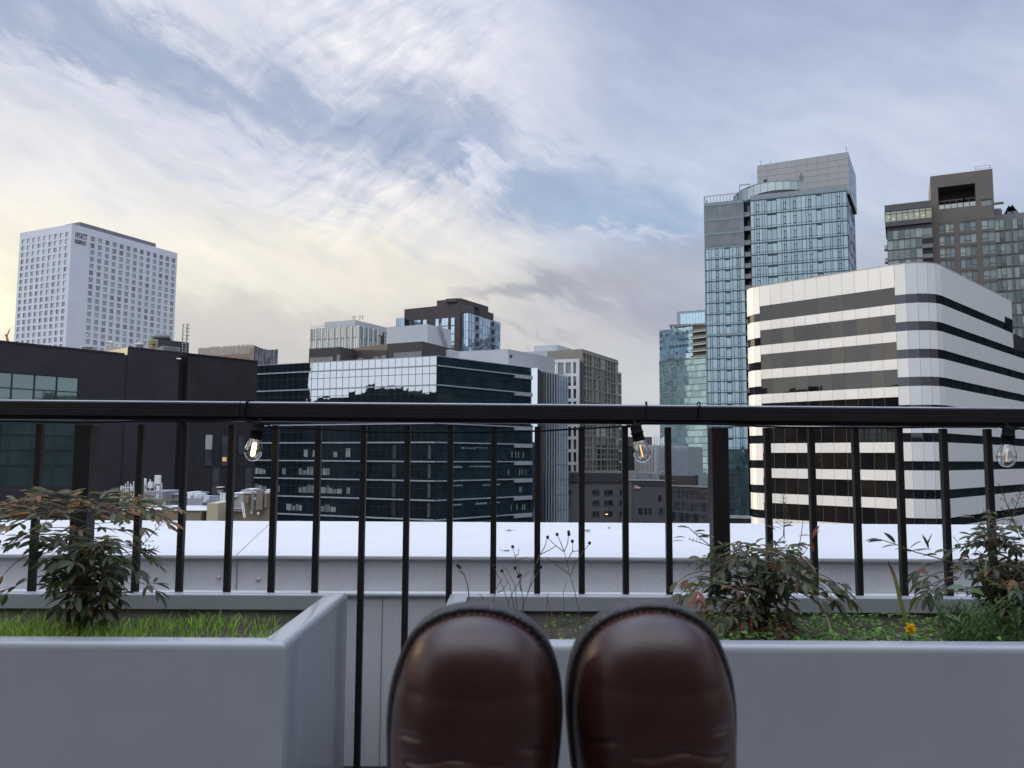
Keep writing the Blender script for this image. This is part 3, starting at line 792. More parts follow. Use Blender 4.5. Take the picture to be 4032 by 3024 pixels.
for i in range(9):
    lay(R8(760 + rnd.uniform(-60, 60), 1000 + rnd.uniform(-60, 60)), rnd.uniform(180, 360), rnd.uniform(-30, 20), rnd.uniform(.05, .09), MIXED, lf=.040)
for px, L_ in ((R8(60, 470), .05), (R8(30, 560), .05)): lay(px, 180, 5, .08, MIXED, lf=.03, pairs=1)
lay(R8(260, 690), 200, -20, .08, REDS, lf=.038, pairs=1); lay(R8(330, 860), 190, -5, .09, GREEN, lf=.045, pairs=2); lay(R8(900, 850), -10, 0, .09, GREEN, lf=.04, pairs=2)
spray(stm, at(R8(960, 720), 1.86), Vector((.55, 0, .65)), .10); spray(stm, at(R8(850, 700), 1.86), Vector((.75, 0, .1)), .09)
finish('nandina_shrub', 'leafy shrub in the left planter with flat sprays of orange-tipped leaves', 'shrub', base, fo, stm, 'shrubs in the planters')
# --- middle shrub: rounded mound, red at its left edge
base = at(R4(735, 1430), 1.93); base.z = ZS; fo, stm = MB(), MB()
for k in range(9):
    tp = at(R4(720 + rnd.uniform(-190, 190), 1080 + rnd.uniform(-60, 120)), 1.93 + rnd.uniform(-.07, .07)); stm.tube([base, base.lerp(tp, .5) + Vector((0, 0, .01)), tp], [.004, .003, .0015], 6)
for i in range(64):
    th = rnd.uniform(0, 360); r_ = rnd.uniform(0, 1) ** .6
    cx_, cy_ = 720 + 230 * r_ * cos(radians(th)), 1150 + 150 * r_ * sin(radians(th))
    lay(R4(cx_, cy_), rnd.uniform(0, 360), rnd.uniform(-15, 45), rnd.uniform(.06, .11), MIXED if rnd.random() < .6 else GREEN, depth=1.92, lf=.036, droop=.75)
for i in range(10): lay(R4(720 + rnd.uniform(-120, 120), 960 + rnd.uniform(-20, 40)), rnd.uniform(0, 360), rnd.uniform(0, 30), rnd.uniform(.07, .11), MIXED, depth=1.92, lf=.036, droop=.8)
for i in range(7): lay(R4(430 + rnd.uniform(-50, 40), 1130 + rnd.uniform(-70, 110)), rnd.uniform(150, 240), rnd.uniform(-10, 20), rnd.uniform(.05, .08), REDS, depth=1.9, lf=.034, pairs=1)
for i in range(5): lay(R4(950 + rnd.uniform(-50, 40), 1150 + rnd.uniform(-60, 60)), rnd.uniform(-30, 30), rnd.uniform(-10, 30), rnd.uniform(.08, .12), GREEN, depth=1.93, lf=.042, pairs=2, droop=.9)
for i in range(10): lay(R4(700 + rnd.uniform(-160, 130), 1340 + rnd.uniform(-50, 60)), rnd.uniform(0, 360), rnd.uniform(-30, 10), rnd.uniform(.04, .07), tone_mix([2, 3, 2, 2, 2, 0]), depth=1.9, lf=.034, droop=.9)
def sprig(path, r_=.0015, dp=1.93):
    pts = [at(R4(*q), dp) for q in path]; stm.tube(pts, [r_ * (1 - .5 * i / len(pts)) for i in range(len(pts))], 5); return pts
pp = sprig([(470, 1000), (430, 940), (370, 890), (300, 830)]); [leaflet(fo, pp[2].lerp(pp[3], f), Vector((s_, 0, .25)), .028, 2) for f, s_ in ((.1, 1), (.5, .9), (.9, -1))]
[leaflet(fo, at(R4(*q), 1.93), Vector((s_, 0, .1)), .03, 2) for q, s_ in (((330, 870), 1), ((350, 890), 1), ((290, 890), -1), ((280, 910), -1), ((380, 885), 1))]
spray(stm, at(R4(430, 940), 1.93), Vector((-.9, 0, .3)), .05, 6); spray(stm, at(R4(850, 900), 1.93), Vector((0, 0, 1)), .10, 11)
sprig([(790, 1000), (800, 930), (845, 880), (853, 690)]); [leaflet(fo, at(R4(*q), 1.93), Vector((s_, 0, .3)), .026, 3) for q, s_ in (((840, 830), 1), ((835, 840), -1), ((800, 850), -.4), ((845, 815), .8))]
sprig([(870, 1150), (920, 1010), (945, 880), (957, 790)], .0012); sprig([(900, 1060), (960, 980), (1010, 900)], .001)
[leaflet(fo, at(R4(*q), 1.93), d_, .032, 4) for q, d_ in (((1010, 890), Vector((.5, 0, 1))), ((1005, 880), Vector((-1, 0, .1))), ((1005, 905), Vector((.7, 0, .9))), ((1000, 900), Vector((.2, .2, -.8))))]
finish('nandina_shrub', 'rounded shrub in the right planter by the thick post, its lower left leaves red', 'shrub', base, fo, stm, 'shrubs in the planters')
# --- right shrub, cut by the edge of the picture
base = at(R4(2110, 1440), 1.93); base.z = ZS; fo, stm = MB(), MB()
for k in range(9):
    tp = at(R4(2080 + rnd.uniform(-190, 210), 1000 + rnd.uniform(-60, 120)), 1.93 + rnd.uniform(-.07, .07)); stm.tube([base, base.lerp(tp, .5) + Vector((0, 0, .01)), tp], [.005, .0035, .0018], 6)
for i in range(84):
    th = rnd.uniform(0, 360); r_ = rnd.uniform(0, 1) ** .6
    cx_, cy_ = 2130 + 260 * r_ * cos(radians(th)), 1170 + 230 * r_ * sin(radians(th))
    lay(R4(cx_, cy_), rnd.uniform(0, 360), rnd.uniform(-20, 45), rnd.uniform(.06, .11), GREEN if rnd.random() < .6 else MIXED, depth=1.94, lf=.034, droop=.8)
for i in range(12): lay(R4(2020 + rnd.uniform(-60, 120), 900 + rnd.uniform(-60, 60)), rnd.uniform(0, 360), rnd.uniform(0, 40), rnd.uniform(.05, .10), GREEN, depth=1.94, lf=.034)
for i in range(5): lay(R4(2030 + rnd.uniform(-25, 25), 850 + rnd.uniform(-40, 30)), rnd.uniform(0, 360), rnd.uniform(40, 70), rnd.uniform(.04, .06), tone_mix([1, 3, 4, 0, 0, 0]), depth=1.94, lf=.034, pairs=1, droop=.9)
for i in range(6): lay(R4(1850 + rnd.uniform(-40, 50), 1060 + rnd.uniform(-60, 70)), rnd.uniform(150, 215), rnd.uniform(-10, 20), rnd.uniform(.07, .10), GREEN, depth=1.94, lf=.042, pairs=2, droop=.8)
for i in range(7): lay(R4(2160 + rnd.uniform(-30, 50), 1060 + rnd.uniform(-20, 40)), rnd.uniform(180, 360), rnd.uniform(-20, 20), rnd.uniform(.04, .07), tone_mix([0, 0, 2, 3, 1, 4]), depth=1.86, lf=.034, pairs=1)
pp = sprig([(1860, 1080), (1790, 1030), (1700, 1000), (1600, 975), (1500, 935), (1410, 905), (1390, 900)], .0016)
for q, d_ in (((1410, 910), (-1, 0, .1)), ((1480, 925), (-.6, 0, .8)), ((1490, 935), (-1, 0, 0)), ((1590, 970), (-1, 0, .1)), ((1560, 955), (.6, 0, .5)), ((1560, 960), (-1, 0, .2)), ((1690, 960), (-1, 0, .1)), ((1660, 950), (.3, 0, .8)), ((1670, 955), (-.3, 0, .8)), ((1720, 990), (-1, 0, .1)), ((1700, 980), (1, 0, .4)), ((1640, 960), (-1, 0, 0)), ((1400, 905), (-1, .2, .1))):
    leaflet(fo, at(R4(*q), 1.93), Vector(d_), .036, rnd.choice((0, 0, 1)), droop=.6)
sprig([(1900, 1000), (1860, 950), (1810, 885)], .001); spray(stm, at(R4(2120, 850), 1.93), Vector((.35, 0, .9)), .11, 10); spray(stm, at(R4(2150, 950), 1.93), Vector((-.6, 0, .9)), .10, 8); spray(stm, at(R4(2190, 900), 1.9), Vector((-.3, 0, .9)), .13, 10)
finish('nandina_shrub', 'dense shrub at the far right of the right planter, cut by the photo edge', 'shrub', base, fo, stm, 'shrubs in the planters')

# --- feathery weed in front of the right shrub
m_weed = [leafmat('weed_green', (.10, .17, .055)), leafmat('weed_dark', (.07, .12, .045)), leafmat('weed_pale', (.13, .19, .11))]
fo, stm = MB(), MB(); base = at(R4(1850, 1460), 1.80); base.z = ZS
for i in range(46):
    a_ = rnd.uniform(0, 2 * pi); e = at(R4(1880 + rnd.uniform(-210, 330), 1330 + rnd.uniform(-130, 110)), 1.80 + rnd.uniform(-.07, .08)); b2 = base + Vector((rnd.uniform(-.05, .16), rnd.uniform(-.03, .03), 0))
    if i < 12: e = at(R4(1790 + rnd.uniform(-110, 110), 1290 + rnd.uniform(-60, 60)), 1.80)
    stm.tube([b2, b2.lerp(e, .5) + Vector((0, 0, .015)), e], .0008, 4, 0, False); ax = (e - b2)
    if ax.length < .01: continue
    axn = ax.normalized()
    for j in range(9):
        f = .25 + .75 * j / 8; q = b2.lerp(e, f) + Vector((0, 0, .012 * sin(pi * f)))
        for sg in (-1, 1):
            leaflet(fo, q, Vector((sg, rnd.uniform(-.6, .6), .35)) + axn * .8, .022 * rnd.uniform(.6, 1.2) * (1.2 - .5 * f), rnd.choice((0, 0, 0, 1, 1)), droop=.3, wr=.22)
for q, d_, L_ in (((1890, 1180), (-.8, 0, .1), .045), ((1885, 1180), (.9, 0, -.2), .04), ((1760, 1330), (.9, 0, -.25), .04), ((1985, 1120), (0, -.1, 1), .05)): leaflet(fo, at(R4(*q), 1.78), Vector(d_), L_, 2, wr=.4)
finish('weed', 'bright green feathery weed between the dandelion and the right shrub', 'weed', base, fo, stm, None, m_weed, m_weed[1])
# --- low ground cover in the right planter
fo = MB()
for i in range(7000):
    x = rnd.uniform(-.10, 2.38); y = rnd.uniform(1.685, 2.18); dens = .15 if x < .28 else (1.0 if y < 1.95 else .6)
    if rnd.random() > dens: continue
    h = rnd.uniform(.015, .06) * (1.0 if x > .28 else .6) * (1.15 if y < 1.85 else .7); p = Vector((x, y, ZS)); top = p + Vector((rnd.uniform(-.015, .015), rnd.uniform(-.015, .015), h))
    for k in range(3):
        a_ = rnd.uniform(0, 6.28); leaflet(fo, top, Vector((cos(a_), sin(a_), rnd.uniform(.1, .7))), rnd.uniform(.006, .013), rnd.choice((0, 0, 0, 1, 1, 1, 2)) if rnd.random() < .97 else 3, droop=.2, wr=.6)
gc = single(fo, 'ground_cover', [leafmat('cover_green', (.12, .22, .045)), leafmat('cover_dark', (.06, .12, .032)), leafmat('cover_lime', (.20, .30, .06)), leafmat('cover_red', (.16, .05, .03))], None, None, kind='stuff')
# --- grass in the left planter
fo = MB()
for i in range(11000):
    x = rnd.uniform(-2.30, -.485); y = rnd.uniform(1.685, 2.17) if rnd.random() < .5 else rnd.uniform(1.685, 1.88)
    tuft = .5 + .5 * sin(x * 9.0 + sin(y * 11)) * sin(x * 3.1 + 1.0); front = 1.0 if y < 1.9 else .55
    if rnd.random() > .35 + .65 * tuft: continue
    h = rnd.uniform(.038, .088) * (.60 + .62 * tuft) * front * (1.12 if x < -1.0 else .92); w = rnd.uniform(.0008, .0018)
    p = Vector((x, y, ZS)); a_ = rnd.uniform(0, 6.28); ln = Vector((cos(a_), sin(a_), 0)) * h * rnd.uniform(.1, .75); sd_ = Vector((sin(a_ + .6), -cos(a_ + .6), 0)) * w
    if rnd.random() < .5: sd_ = Vector((w, 0, 0))
    rows = []
    for f, k in ((0, 1), (.35, .95), (.7, .7), (1, .05)):
        c_ = p + ln * f * f + Vector((0, 0, h * f * (1 - .12 * f))); rows.append([c_ - sd_ * k, c_ + sd_ * k])
    fo.grid(rows, rnd.choice((0, 0, 1, 1, 2, 2, 3)) if rnd.random() < .96 else 4, True)
gm = [leafmat('grass_green', (.21, .36, .055)), leafmat('grass_dark', (.10, .18, .035)), leafmat('grass_lime', (.35, .47, .09)), leafmat('grass_mid', (.16, .27, .05)), leafmat('grass_straw', (.32, .28, .12))]
single(fo, 'grass', gm, None, None, kind='stuff')
# --- dry stalks
def stalks(lines, heads, label, dp=1.92, r0=.0011):
    fo, stm = MB(), MB(); b_ = None
    for ln in lines:
        pts = [at(R7(*q), dp) for q in ln]
        if b_ is None: b_ = pts[0].copy(); b_.z = ZS
        if ln[0][1] > 640: pts = [Vector((pts[0].x, pts[0].y, ZS))] + pts
        stm.tube(pts, [r0 * (1 - .55 * i / len(pts)) for i in range(len(pts))], 5, 0, False)
    heads_ = []
    for q in heads:
        fo = MB(); heads_.append(fo); c_ = at(R7(*q), dp); fo.lathe(c_, [(.0002, -.004), (.0030, -.0025), (.0040, .0005), (.0030, .003), (.0004, .0045)], 7, 0, Matrix.Rotation(rnd.uniform(-.5, .5), 3, 'Y'))
    t = thing('dry_stalk', label, 'dry stalk', tuple(b_), 'dead flower stalks')
    part(stm, 'stem', m_dry, t)
    for fo in heads_: part(fo, 'seed_head', m_seed, t)
stalks([[(1215, 690), (1192, 590), (1165, 500), (1150, 430), (1135, 378)], [(1165, 500), (1100, 455), (1040, 405)], [(1150, 430), (1180, 375), (1183, 325)], [(1180, 375), (1225, 370)], [(1135, 378), (1118, 330), (1098, 285)], [(1135, 378), (1155, 330), (1160, 275)],
        [(1170, 510), (1200, 430), (1240, 375), (1273, 335)], [(1000, 400), (1030, 350), (1045, 300)], [(1130, 375), (1080, 335), (1050, 305)], [(1000, 395), (1060, 365), (1090, 345)], [(990, 440), (1000, 395)]],
       [(1045, 298), (1097, 283), (1160, 270), (1161, 283), (1180, 320), (1273, 330)], 'tall forked dry stalk with dark seed heads against the white coping')
stalks([[(905, 680), (940, 600), (962, 510), (985, 440), (1000, 395)], [(915, 660), (900, 560), (897, 505), (868, 400), (855, 352)], [(835, 670), (800, 560), (750, 455)], [(860, 660), (840, 560), (800, 485)], [(880, 680), (868, 560), (820, 470), (797, 450)],
        [(830, 660), (860, 590), (905, 520), (950, 480)], [(900, 590), (885, 500), (868, 465)], [(750, 655), (760, 590), (800, 520)], [(900, 505), (870, 480)], [(935, 600), (985, 500), (1008, 460)], [(868, 400), (885, 390), (890, 360)], [(860, 440), (900, 415), (935, 405)],
        [(700, 655), (690, 620), (670, 605)], [(1040, 690), (1048, 600)], [(1060, 810), (1075, 740), (1040, 620)], [(1085, 810), (1110, 740), (1135, 690), (1130, 600), (1148, 540)], [(1070, 800), (1070, 700)], [(770, 600), (800, 590), (830, 540)]],
       [(855, 350), (868, 465), (797, 482), (1008, 460), (897, 505), (886, 512), (750, 457)], 'tangle of thin dry stalks rising behind the left shoe', 1.94)
stalks([[(620, 650), (610, 560), (590, 500), (565, 465), (552, 448)], [(590, 500), (560, 478)]], [(556, 452), (566, 462)], 'single dry stalk at the left end of the right planter', 1.96, .0016)
s = MB(); pts = [at(R4(*q), 1.85) for q in ((1112, 1420), (1098, 1365), (1085, 1335), (1072, 1328), (1064, 1340))]; s.tube(pts, [.0022, .002, .0018, .0015, .001], 6)
single(s, 'dry_stalk', mat('bleached_stalk', (.55, .46, .28), .8), 'short bleached stalk bent over at its tip right of the middle shrub', 'dry stalk', 'dead flower stalks')
# --- long blade with a curled dead tip
s = MB(); path = [(1550, 1380), (1525, 1310), (1505, 1230), (1490, 1165), (1472, 1100), (1455, 1060), (1442, 1045), (1445, 1030), (1435, 1022)]
wd = [.0045, .0048, .0048, .0044, .004, .0028, .0012, .0012, .0012]; rows = []
for q, w in zip(path, wd):
    c_ = at(R4(*q), 1.84); rows.append([c_ + Vector((-w, 0, 0)), c_ + Vector((0, -.0015, 0)), c_ + Vector((w, 0, 0))])
t = thing('leaf_blade', 'single long upright leaf blade with a black curled tip above the dandelion', 'leaf', tuple(at(R4(1550, 1380), 1.84)))
b1 = MB(); b1.grid(rows[:5], 0, True); part(b1, 'blade', leafmat('blade_green', (.16, .17, .05)), t)
b1 = MB(); b1.grid(rows[4:6], 0, True); part(b1, 'reddish_end', leafmat('blade_red', (.17, .06, .045)), t)
b1 = MB(); b1.grid(rows[5:], 0, True); part(b1, 'withered_tip', m_seed, t)
# --- dandelion
c_ = at(R4(1562, 1410), 1.72); t = thing('dandelion', 'yellow dandelion flower just behind the front rim of the right planter', 'flower', (c_.x, c_.y, ZS))
s = MB(); s.tube([Vector((c_.x + .01, c_.y + .005, ZS)), c_ + Vector((0, .004, -.012))], .0016, 6); s.lathe(c_ + Vector((0, .004, -.004)), [(.001, -.010), (.006, -.006), (.007, 0)], 10); part(s, 'stem', m_weed[1], t)
s = MB()
for i in range(170):
    ph = rnd.uniform(0, 2 * pi); th = rnd.uniform(0, 1) ** .6 * 1.5; d_ = Vector((sin(th) * cos(ph), -cos(th) * .75, sin(th) * sin(ph) + .25)).normalized(); L_ = rnd.uniform(.010, .0155)
    leaflet(s, c_, d_, L_, rnd.choice((0, 0, 1)), droop=.1, wr=.16)
part(s, 'petals', [leafmat('petal_yellow', (.85, .55, .03)), leafmat('petal_deep', (.70, .36, .02))], t)
# ================================================================== CITY
g = MB(); g.box(-1500, 1500, -900, 2500, GROUND - 1, GROUND); single(g, 'ground', mat('asphalt', (.05, .05, .055), .9, .2, .05), None, None, kind='structure')
for i, (x0, x1, y0, y1) in enumerate(((-400, 400, 24, 38), (20, 32, 38, 900))):
    g = MB(); g.box(x0, x1, y0, y1, GROUND, GROUND + .012 + .004 * i); single(g, 'road', mat('road_asphalt', (.04, .04, .043), .9, .15, .2), None, None, kind='structure')

def wall_bands(F, z0, z1, poly=None): pass
def curtain(root, F, z_list, nu, gm, u0=0.0, u1=None, o=.10, tilt=.004, name='glazing_band', mull=None, mw=.06, md=.06, vm=True, frame_every=1, hb=.10, nsub=1, label=None):
    """glass floor by floor: z_list = [(bottom, top)...]"""
    u1 = F.L if u1 is None else u1; w = (u1 - u0) / nu
    for (a, b_) in z_list:
        s = MB()
        for i in range(nu):
            for j in range(nsub):
                za = a + (b_ - a) * j / nsub; zb = a + (b_ - a) * (j + 1) / nsub
                s.pane(F, u0 + i * w, u0 + (i + 1) * w, za, zb, o, tilt, rndc.randrange(len(gm)) if isinstance(gm, (list, tuple)) and len(gm) > 1 else 0)
        part(s, name, gm, root, label)
    if mull:
        s = MB(); zt, zb = max(b_ for a, b_ in z_list), min(a for a, b_ in z_list)
        if vm:
            for i in range(0, nu + 1, frame_every): s.fbox(F, u0 + i * w - mw / 2, u0 + i * w + mw / 2, zb, zt, o - .02, o + md)
        if hb:
            for (a, b_) in z_list: s.fbox(F, u0, u1, a - hb / 2, a + hb / 2, o - .02, o + md + .01)
        part(s, 'mullions', mull, root)
rndc = random.Random(5)
def behind(F, px, o):
    G = Face(F.p(0, 0, -o).xy, F.p(F.L, 0, -o).xy); u, v = G.uv(px); return G.p(u, 0).y
def floors(z1, h, n, gap=0.0): return [(z1 - (i + 1) * h + gap / 2, z1 - i * h - gap / 2) for i in range(n)]
def body(root, poly, z0, z1, m_, name='wall', skip=(), capm=None):
    s = MB(); s.prism(poly, z0, z1, 0, 1 if capm else 0, skip); return part(s, name, [m_, capm] if capm else m_, root)
def railing_top(root, pts, z, h, m_, name='roof_railing', step=1.5, r=.03):
    s = MB()
    for a, b_ in zip(pts, pts[1:]):
        a, b_ = Vector(a), Vector(b_); n = max(1, int((b_ - a).length / step))
        for i in range(n + 1):
            q = a.lerp(b_, i / n); s.box(q.x - r, q.x + r, q.y - r, q.y + r, z, z + h)
        for k in (.5, 1.0): s.tube([(a.x, a.y, z + h * k), (b_.x, b_.y, z + h * k)], r, 4)
    part(s, name, m_, root)

m_conc_w = mat('white_precast', (.66, .69, .76), .8, .05, .08)
m_dkwall = mat('dark_metal_cladding', (.023, .021, .028), .6, .3, .3)
m_frame = mat('dark_mullion', (.022, .035, .042), .5, .1, 1)
m_white = mat('white_metal_trim', (.66, .68, .70), .5, .06, .5)
m_roofgr = mat('roof_membrane', (.30, .31, .33), .9, .2, .2)
m_lt = mat('light_grey_panel', (.44, .46, .49), .75, .05, .15)
m_brown = mat('dark_brown_cladding', (.055, .045, .047), .7, .15, .25)
m_steel = mat('galvanised_steel', (.42, .43, .44), .45, .15, 2, metal=.5)

# ---------- 1. white hotel tower
(fr, zr) = roof([S1(240, 203), S1(855, 95), S1(2107, 443)], 1, 360); L_, C_, R_ = fr
t = thing('hotel_tower', 'tall white tower with a grid of small square windows and hotel lettering, far left', 'building', (C_[0], C_[1], GROUND))
poly = closed(fr); FL, FR = Face(L_, C_), Face(C_, R_)
s = MB(); s.prism(poly, GROUND, zr, 0, None, skip=(0, 1)); part(s, 'rear_walls', m_conc_w, t)
def pierced(F, ulist, vlist, z0, z1, depth, m_, root, name='wall'):
    """facade with real openings: ulist, vlist = [(a, b)] of the window columns / rows"""
    s = MB(); us = [0.0]; [us.extend(q) for q in ulist]; us.append(F.L); vs = [z0]; [vs.extend(q) for q in sorted(vlist)]; vs.append(z1)
    for i in range(len(us) - 1):
        for j in range(len(vs) - 1):
            if us[i + 1] - us[i] < 1e-6 or vs[j + 1] - vs[j] < 1e-6: continue
            if i % 2 == 1 and j % 2 == 1:
                a, b_, c_, d_ = us[i], us[i + 1], vs[j], vs[j + 1]
                s.face([F.p(a, c_, 0), F.p(a, d_, 0), F.p(a, d_, -depth), F.p(a, c_, -depth)]); s.face([F.p(b_, c_, 0), F.p(b_, c_, -depth), F.p(b_, d_, -depth), F.p(b_, d_, 0)])
                s.face([F.p(a, d_, 0), F.p(b_, d_, 0), F.p(b_, d_, -depth), F.p(a, d_, -depth)]); s.face([F.p(a, c_, 0), F.p(a, c_, -depth), F.p(b_, c_, -depth), F.p(b_, c_, 0)])
            else: s.face([F.p(us[i], vs[j]), F.p(us[i + 1], vs[j]), F.p(us[i + 1], vs[j + 1]), F.p(us[i], vs[j + 1])])
    part(s, name, m_, root)
hg = [glass_mat('hotel_glass_curtain', (.16, .22, .23), (.75, .85, .85), .30), glass_mat('hotel_glass', (.10, .14, .155), (.7, .78, .8), .30), glass_mat('hotel_glass_grey', (.12, .13, .15), (.7, .72, .78), .25), glass_mat('hotel_glass_dark', (.045, .05, .06), (.6, .62, .66), .28)]
m_hlit = mat('lit_room', (.8, .65, .4), .6, 0, emit=((1, .8, .5), 1.2))
cnt = 0; extra = MB()
def hotel_face(F, ua, ub, nc, w, vtop, dv, h, nr, dark):
    global cnt
    ul = [(ua + (ub - ua) * i / (nc - 1) - w / 2, ua + (ub - ua) * i / (nc - 1) + w / 2) for i in range(nc)]
    vl = [(vtop - dv * j - h / 2, vtop - dv * j + h / 2) for j in range(nr)]
    pierced(F, ul, vl, GROUND, zr, .35, m_conc_w, t)
    for j, (c_, d_) in enumerate(vl):
        for i, (a, b_) in enumerate(ul):
            k = rndc.choice((0, 0, 0, 1, 1, 2, 3)) if not dark(i, j) else rndc.choice((2, 3, 3))
            mbx = MB() if cnt < 100 and F is FR else extra
            mbx.pane(F, a, b_, c_, d_, -.30, .006, k); mbx.fbox(F, a, b_, c_, c_ + .12, -.30, -.22, 3)
            if rndc.random() < .02: mbx.fbox(F, a + w * .4, a + w * .52, c_ + h * .45, c_ + h * .55, -.29, -.27, 4)
            if mbx is not extra: part(mbx, 'window', hg + [m_hlit], t); cnt += 1
uA, vA = FR.uv(S1(1103, 275)); uB, _ = FR.uv(S1(2062, 533)); _, v2 = FR.uv(S1(1062, 920))
dv = (vA - v2) / 8; wR = FR.uv(S1(1299, 322))[0] - FR.uv(S1(1252, 310))[0]
hotel_face(FR, uA, uB, 13, wR, vA, dv, dv * .68, 21, lambda i, j: j == 0 and i > 3)
uA2, vA2 = FL.uv(S1(277, 297)); uB2, _ = FL.uv(S1(797, 214)); wL = FL.uv(S1(486, 470))[0] - FL.uv(S1(449, 470))[0]
hotel_face(FL, uA2, uB2, 9, wL, vA - .2, dv, dv * .68, 21, lambda i, j: (i < 4 and j > 2) or j > 9)  # darker panes lower left: a mirrored dark building put into the glass colour
part(extra, 'windows', hg + [m_hlit], t, stuff=True)
(pf, zp) = roof([S1(775, 105), S1(950, 72), S1(1852, 330)], 1, 369)
body(t, closed(pf), zr, zp, mat('penthouse_grey', (.15, .14, .16), .8), 'penthouse')
def lettering(text, F, u, v, size, depth, m_, root, name='lettering', sx=1.0, bold=.02, off=.05):
    cu = bpy.data.curves.new(name, 'FONT'); cu.body = text; cu.size = size; cu.extrude = depth; cu.offset = bold; cu.align_x = 'LEFT'
    o = bpy.data.objects.new(name, cu); COL.objects.link(o)
    dg = bpy.context.evaluated_depsgraph_get(); me = bpy.data.meshes.new_from_object(o.evaluated_get(dg)); bpy.data.objects.remove(o); bpy.data.curves.remove(cu)
    s = MB()
    vv = [F.p(u + q.co.x * sx, v + q.co.y, off + q.co.z) for q in me.vertices]
    s.v = [tuple(q) for q in vv]; s.f = [tuple(p.vertices) for p in me.polygons]; s.m = [0] * len(s.f); s.sm = [False] * len(s.f)
    bpy.data.meshes.remove(me); return part(s, name, m_, root)
u_, v_ = FR.uv(S1(893, 222)); u2_, _ = FR.uv(S1(1040, 250)); hh = 3.6
m_letter = mat('sign_grey', (.13, .13, .15), .6)
lettering('HYATT', FR, u_, v_ - 1.1, 3.5, .12, m_letter, t, sx=(u2_ - u_) / 11.6, bold=.09); lettering('REGENCY', FR, u_, v_ - 3.7, 2.5, .12, m_letter, t, sx=(u2_ - u_) / 12.2, bold=.07)

# ---------- construction crane far behind the hotel
P0 = at(R1(62, 1100), 700); t = thing('construction_crane', 'faint red tower crane in the far distance at the left edge', 'crane', (P0.x, P0.y, GROUND)); m_cr = mat('crane_red', (.35, .17, .15), .7)
s = MB(); a, b_ = at(R1(62, 1105), 700), at(R1(50, 1045), 700); s.tube([(a.x, a.y, GROUND), a, b_], 1.1, 4); part(s, 'mast', m_cr, t)
s = MB(); s.tube([b_, at(R1(42, 1042), 700)], .9, 4); s.tube([at(R1(50, 1060), 700), at(R1(76, 1000), 700)], .6, 4); s.tube([b_, at(R1(72, 1100), 700)], .5, 4); part(s, 'jib', m_cr, t)

# ---------- 2. dark clad building, near left
m_corr = bpy.data.materials.new('corrugated_dark'); m_corr.use_nodes = True
tt = NT(m_corr.node_tree); bb = tt.n['Principled BSDF']; bb.inputs['Base Color'].default_value = (.030, .026, .033, 1); bb.inputs['Roughness'].default_value = .5
zl = at(R1(0, 1100), 80).z
(fr, zl) = roof([R1(0, 1100), R1(885, 1190)], 0, 80); A_, B_ = Vector(fr[0]), Vector(fr[1]); dirv = (B_ - A_).normalized()
F0 = Face(A_ - dirv * 75, A_ + dirv * 10); uo, _ = F0.uv((0, 1347)); ue, _ = F0.uv((1014.5, 1419))
FD = Face(F0.p(0, 0).xy, F0.p(ue, 0).xy)
t = thing('clad_building', 'near black metal-clad building filling the left side below the hotel tower', 'building', (FD.p(ue, 0).x, FD.p(ue, 0).y, GROUND))
back = 26
def fpoly(F, u0, u1, o0, o1): return [tuple(F.p(u0, 0, o1).xy), tuple(F.p(u1, 0, o1).xy), tuple(F.p(u1, 0, o0).xy), tuple(F.p(u0, 0, o0).xy)]
s = MB(); u_step, z_step = FD.uv(R1(1010, 1148)); u_rec0, _ = FD.uv(R1(1412, 1300)); u_rec1, _ = FD.uv(R1(1488, 1300))
zh = FD.uv(R1(1240, 1168))[1]
uw1, vw1 = FD.uv(R1(627, 1385)); 
# lower, main volume; left of the glass opening the wall is split round the window
u_w0 = uo - 14; vb = FD.uv(R5(430, 660))[1]
s.prism(fpoly(FD, 0, u_w0, -back, 0), GROUND, zl, 0); s.prism(fpoly(FD, uw1, u_step, -back, 0), GROUND, zl, 0)
s.prism(fpoly(FD, u_w0, uw1, -back, 0), vw1 + .0, zl, 0); s.prism(fpoly(FD, u_w0, uw1, -back, 0), GROUND, vb, 0)
part(s, 'wall', m_dkwall, t)
s = MB(); s.prism(fpoly(FD, u_step, u_rec0, -back, .12), GROUND, zh, 0, 0); part(s, 'upper_volume', m_dkwall, t)
# end of the upper volume, its sunlight put into the pale yellow colour
s = MB(); s.fbox(FD, u_step - .06, u_step - .01, zl + .02, zh - .01, -9.5, .10); part(s, 'end_panel', mat('sunlit_metal_end', (.62, .56, .40), .6, .05, .5), t)
s = MB(); s.prism(fpoly(FD, u_rec0, u_rec1, -back, -.9), GROUND, zh - .01, 0); part(s, 'recess', mat('recess_shade_black', (.014, .013, .017), .7), t)  # shade between the two volumes painted in as a deeper black
s = MB(); n = 74; w = (ue - u_rec1) / n; slits = []
for (x0, x1, y0, y1) in ((266, 320, 1130, 1430), (426, 474, 1140, 1432), (584, 634, 1140, 1322), (578, 622, 1408, 1428), (332, 384, 1458, 1860), (650, 700, 1452, 1860)):
    a, va = FD.uv(S2(x0, y0)); b2, vb2 = FD.uv(S2(x1, y1)); slits.append((a, b2, vb2, va))
s.prism(fpoly(FD, u_rec1, ue, -back, .0), GROUND, zh, 0)
for i in range(n):
    if i % 2 == 0: s.fbox(FD, u_rec1 + i * w, u_rec1 + (i + 1) * w, GROUND, zh + .05, .0, .05)
part(s, 'corrugated_wall', m_dkwall, t)
s = MB(); s.fbox(FD, 0, u_step - .3, zl, zl + .18, -.3, .06); s.fbox(FD, u_step, ue + .05, zh, zh + .12, -.3, .16); part(s, 'parapet_cap', mat('black_coping', (.018, .018, .022), .5), t)
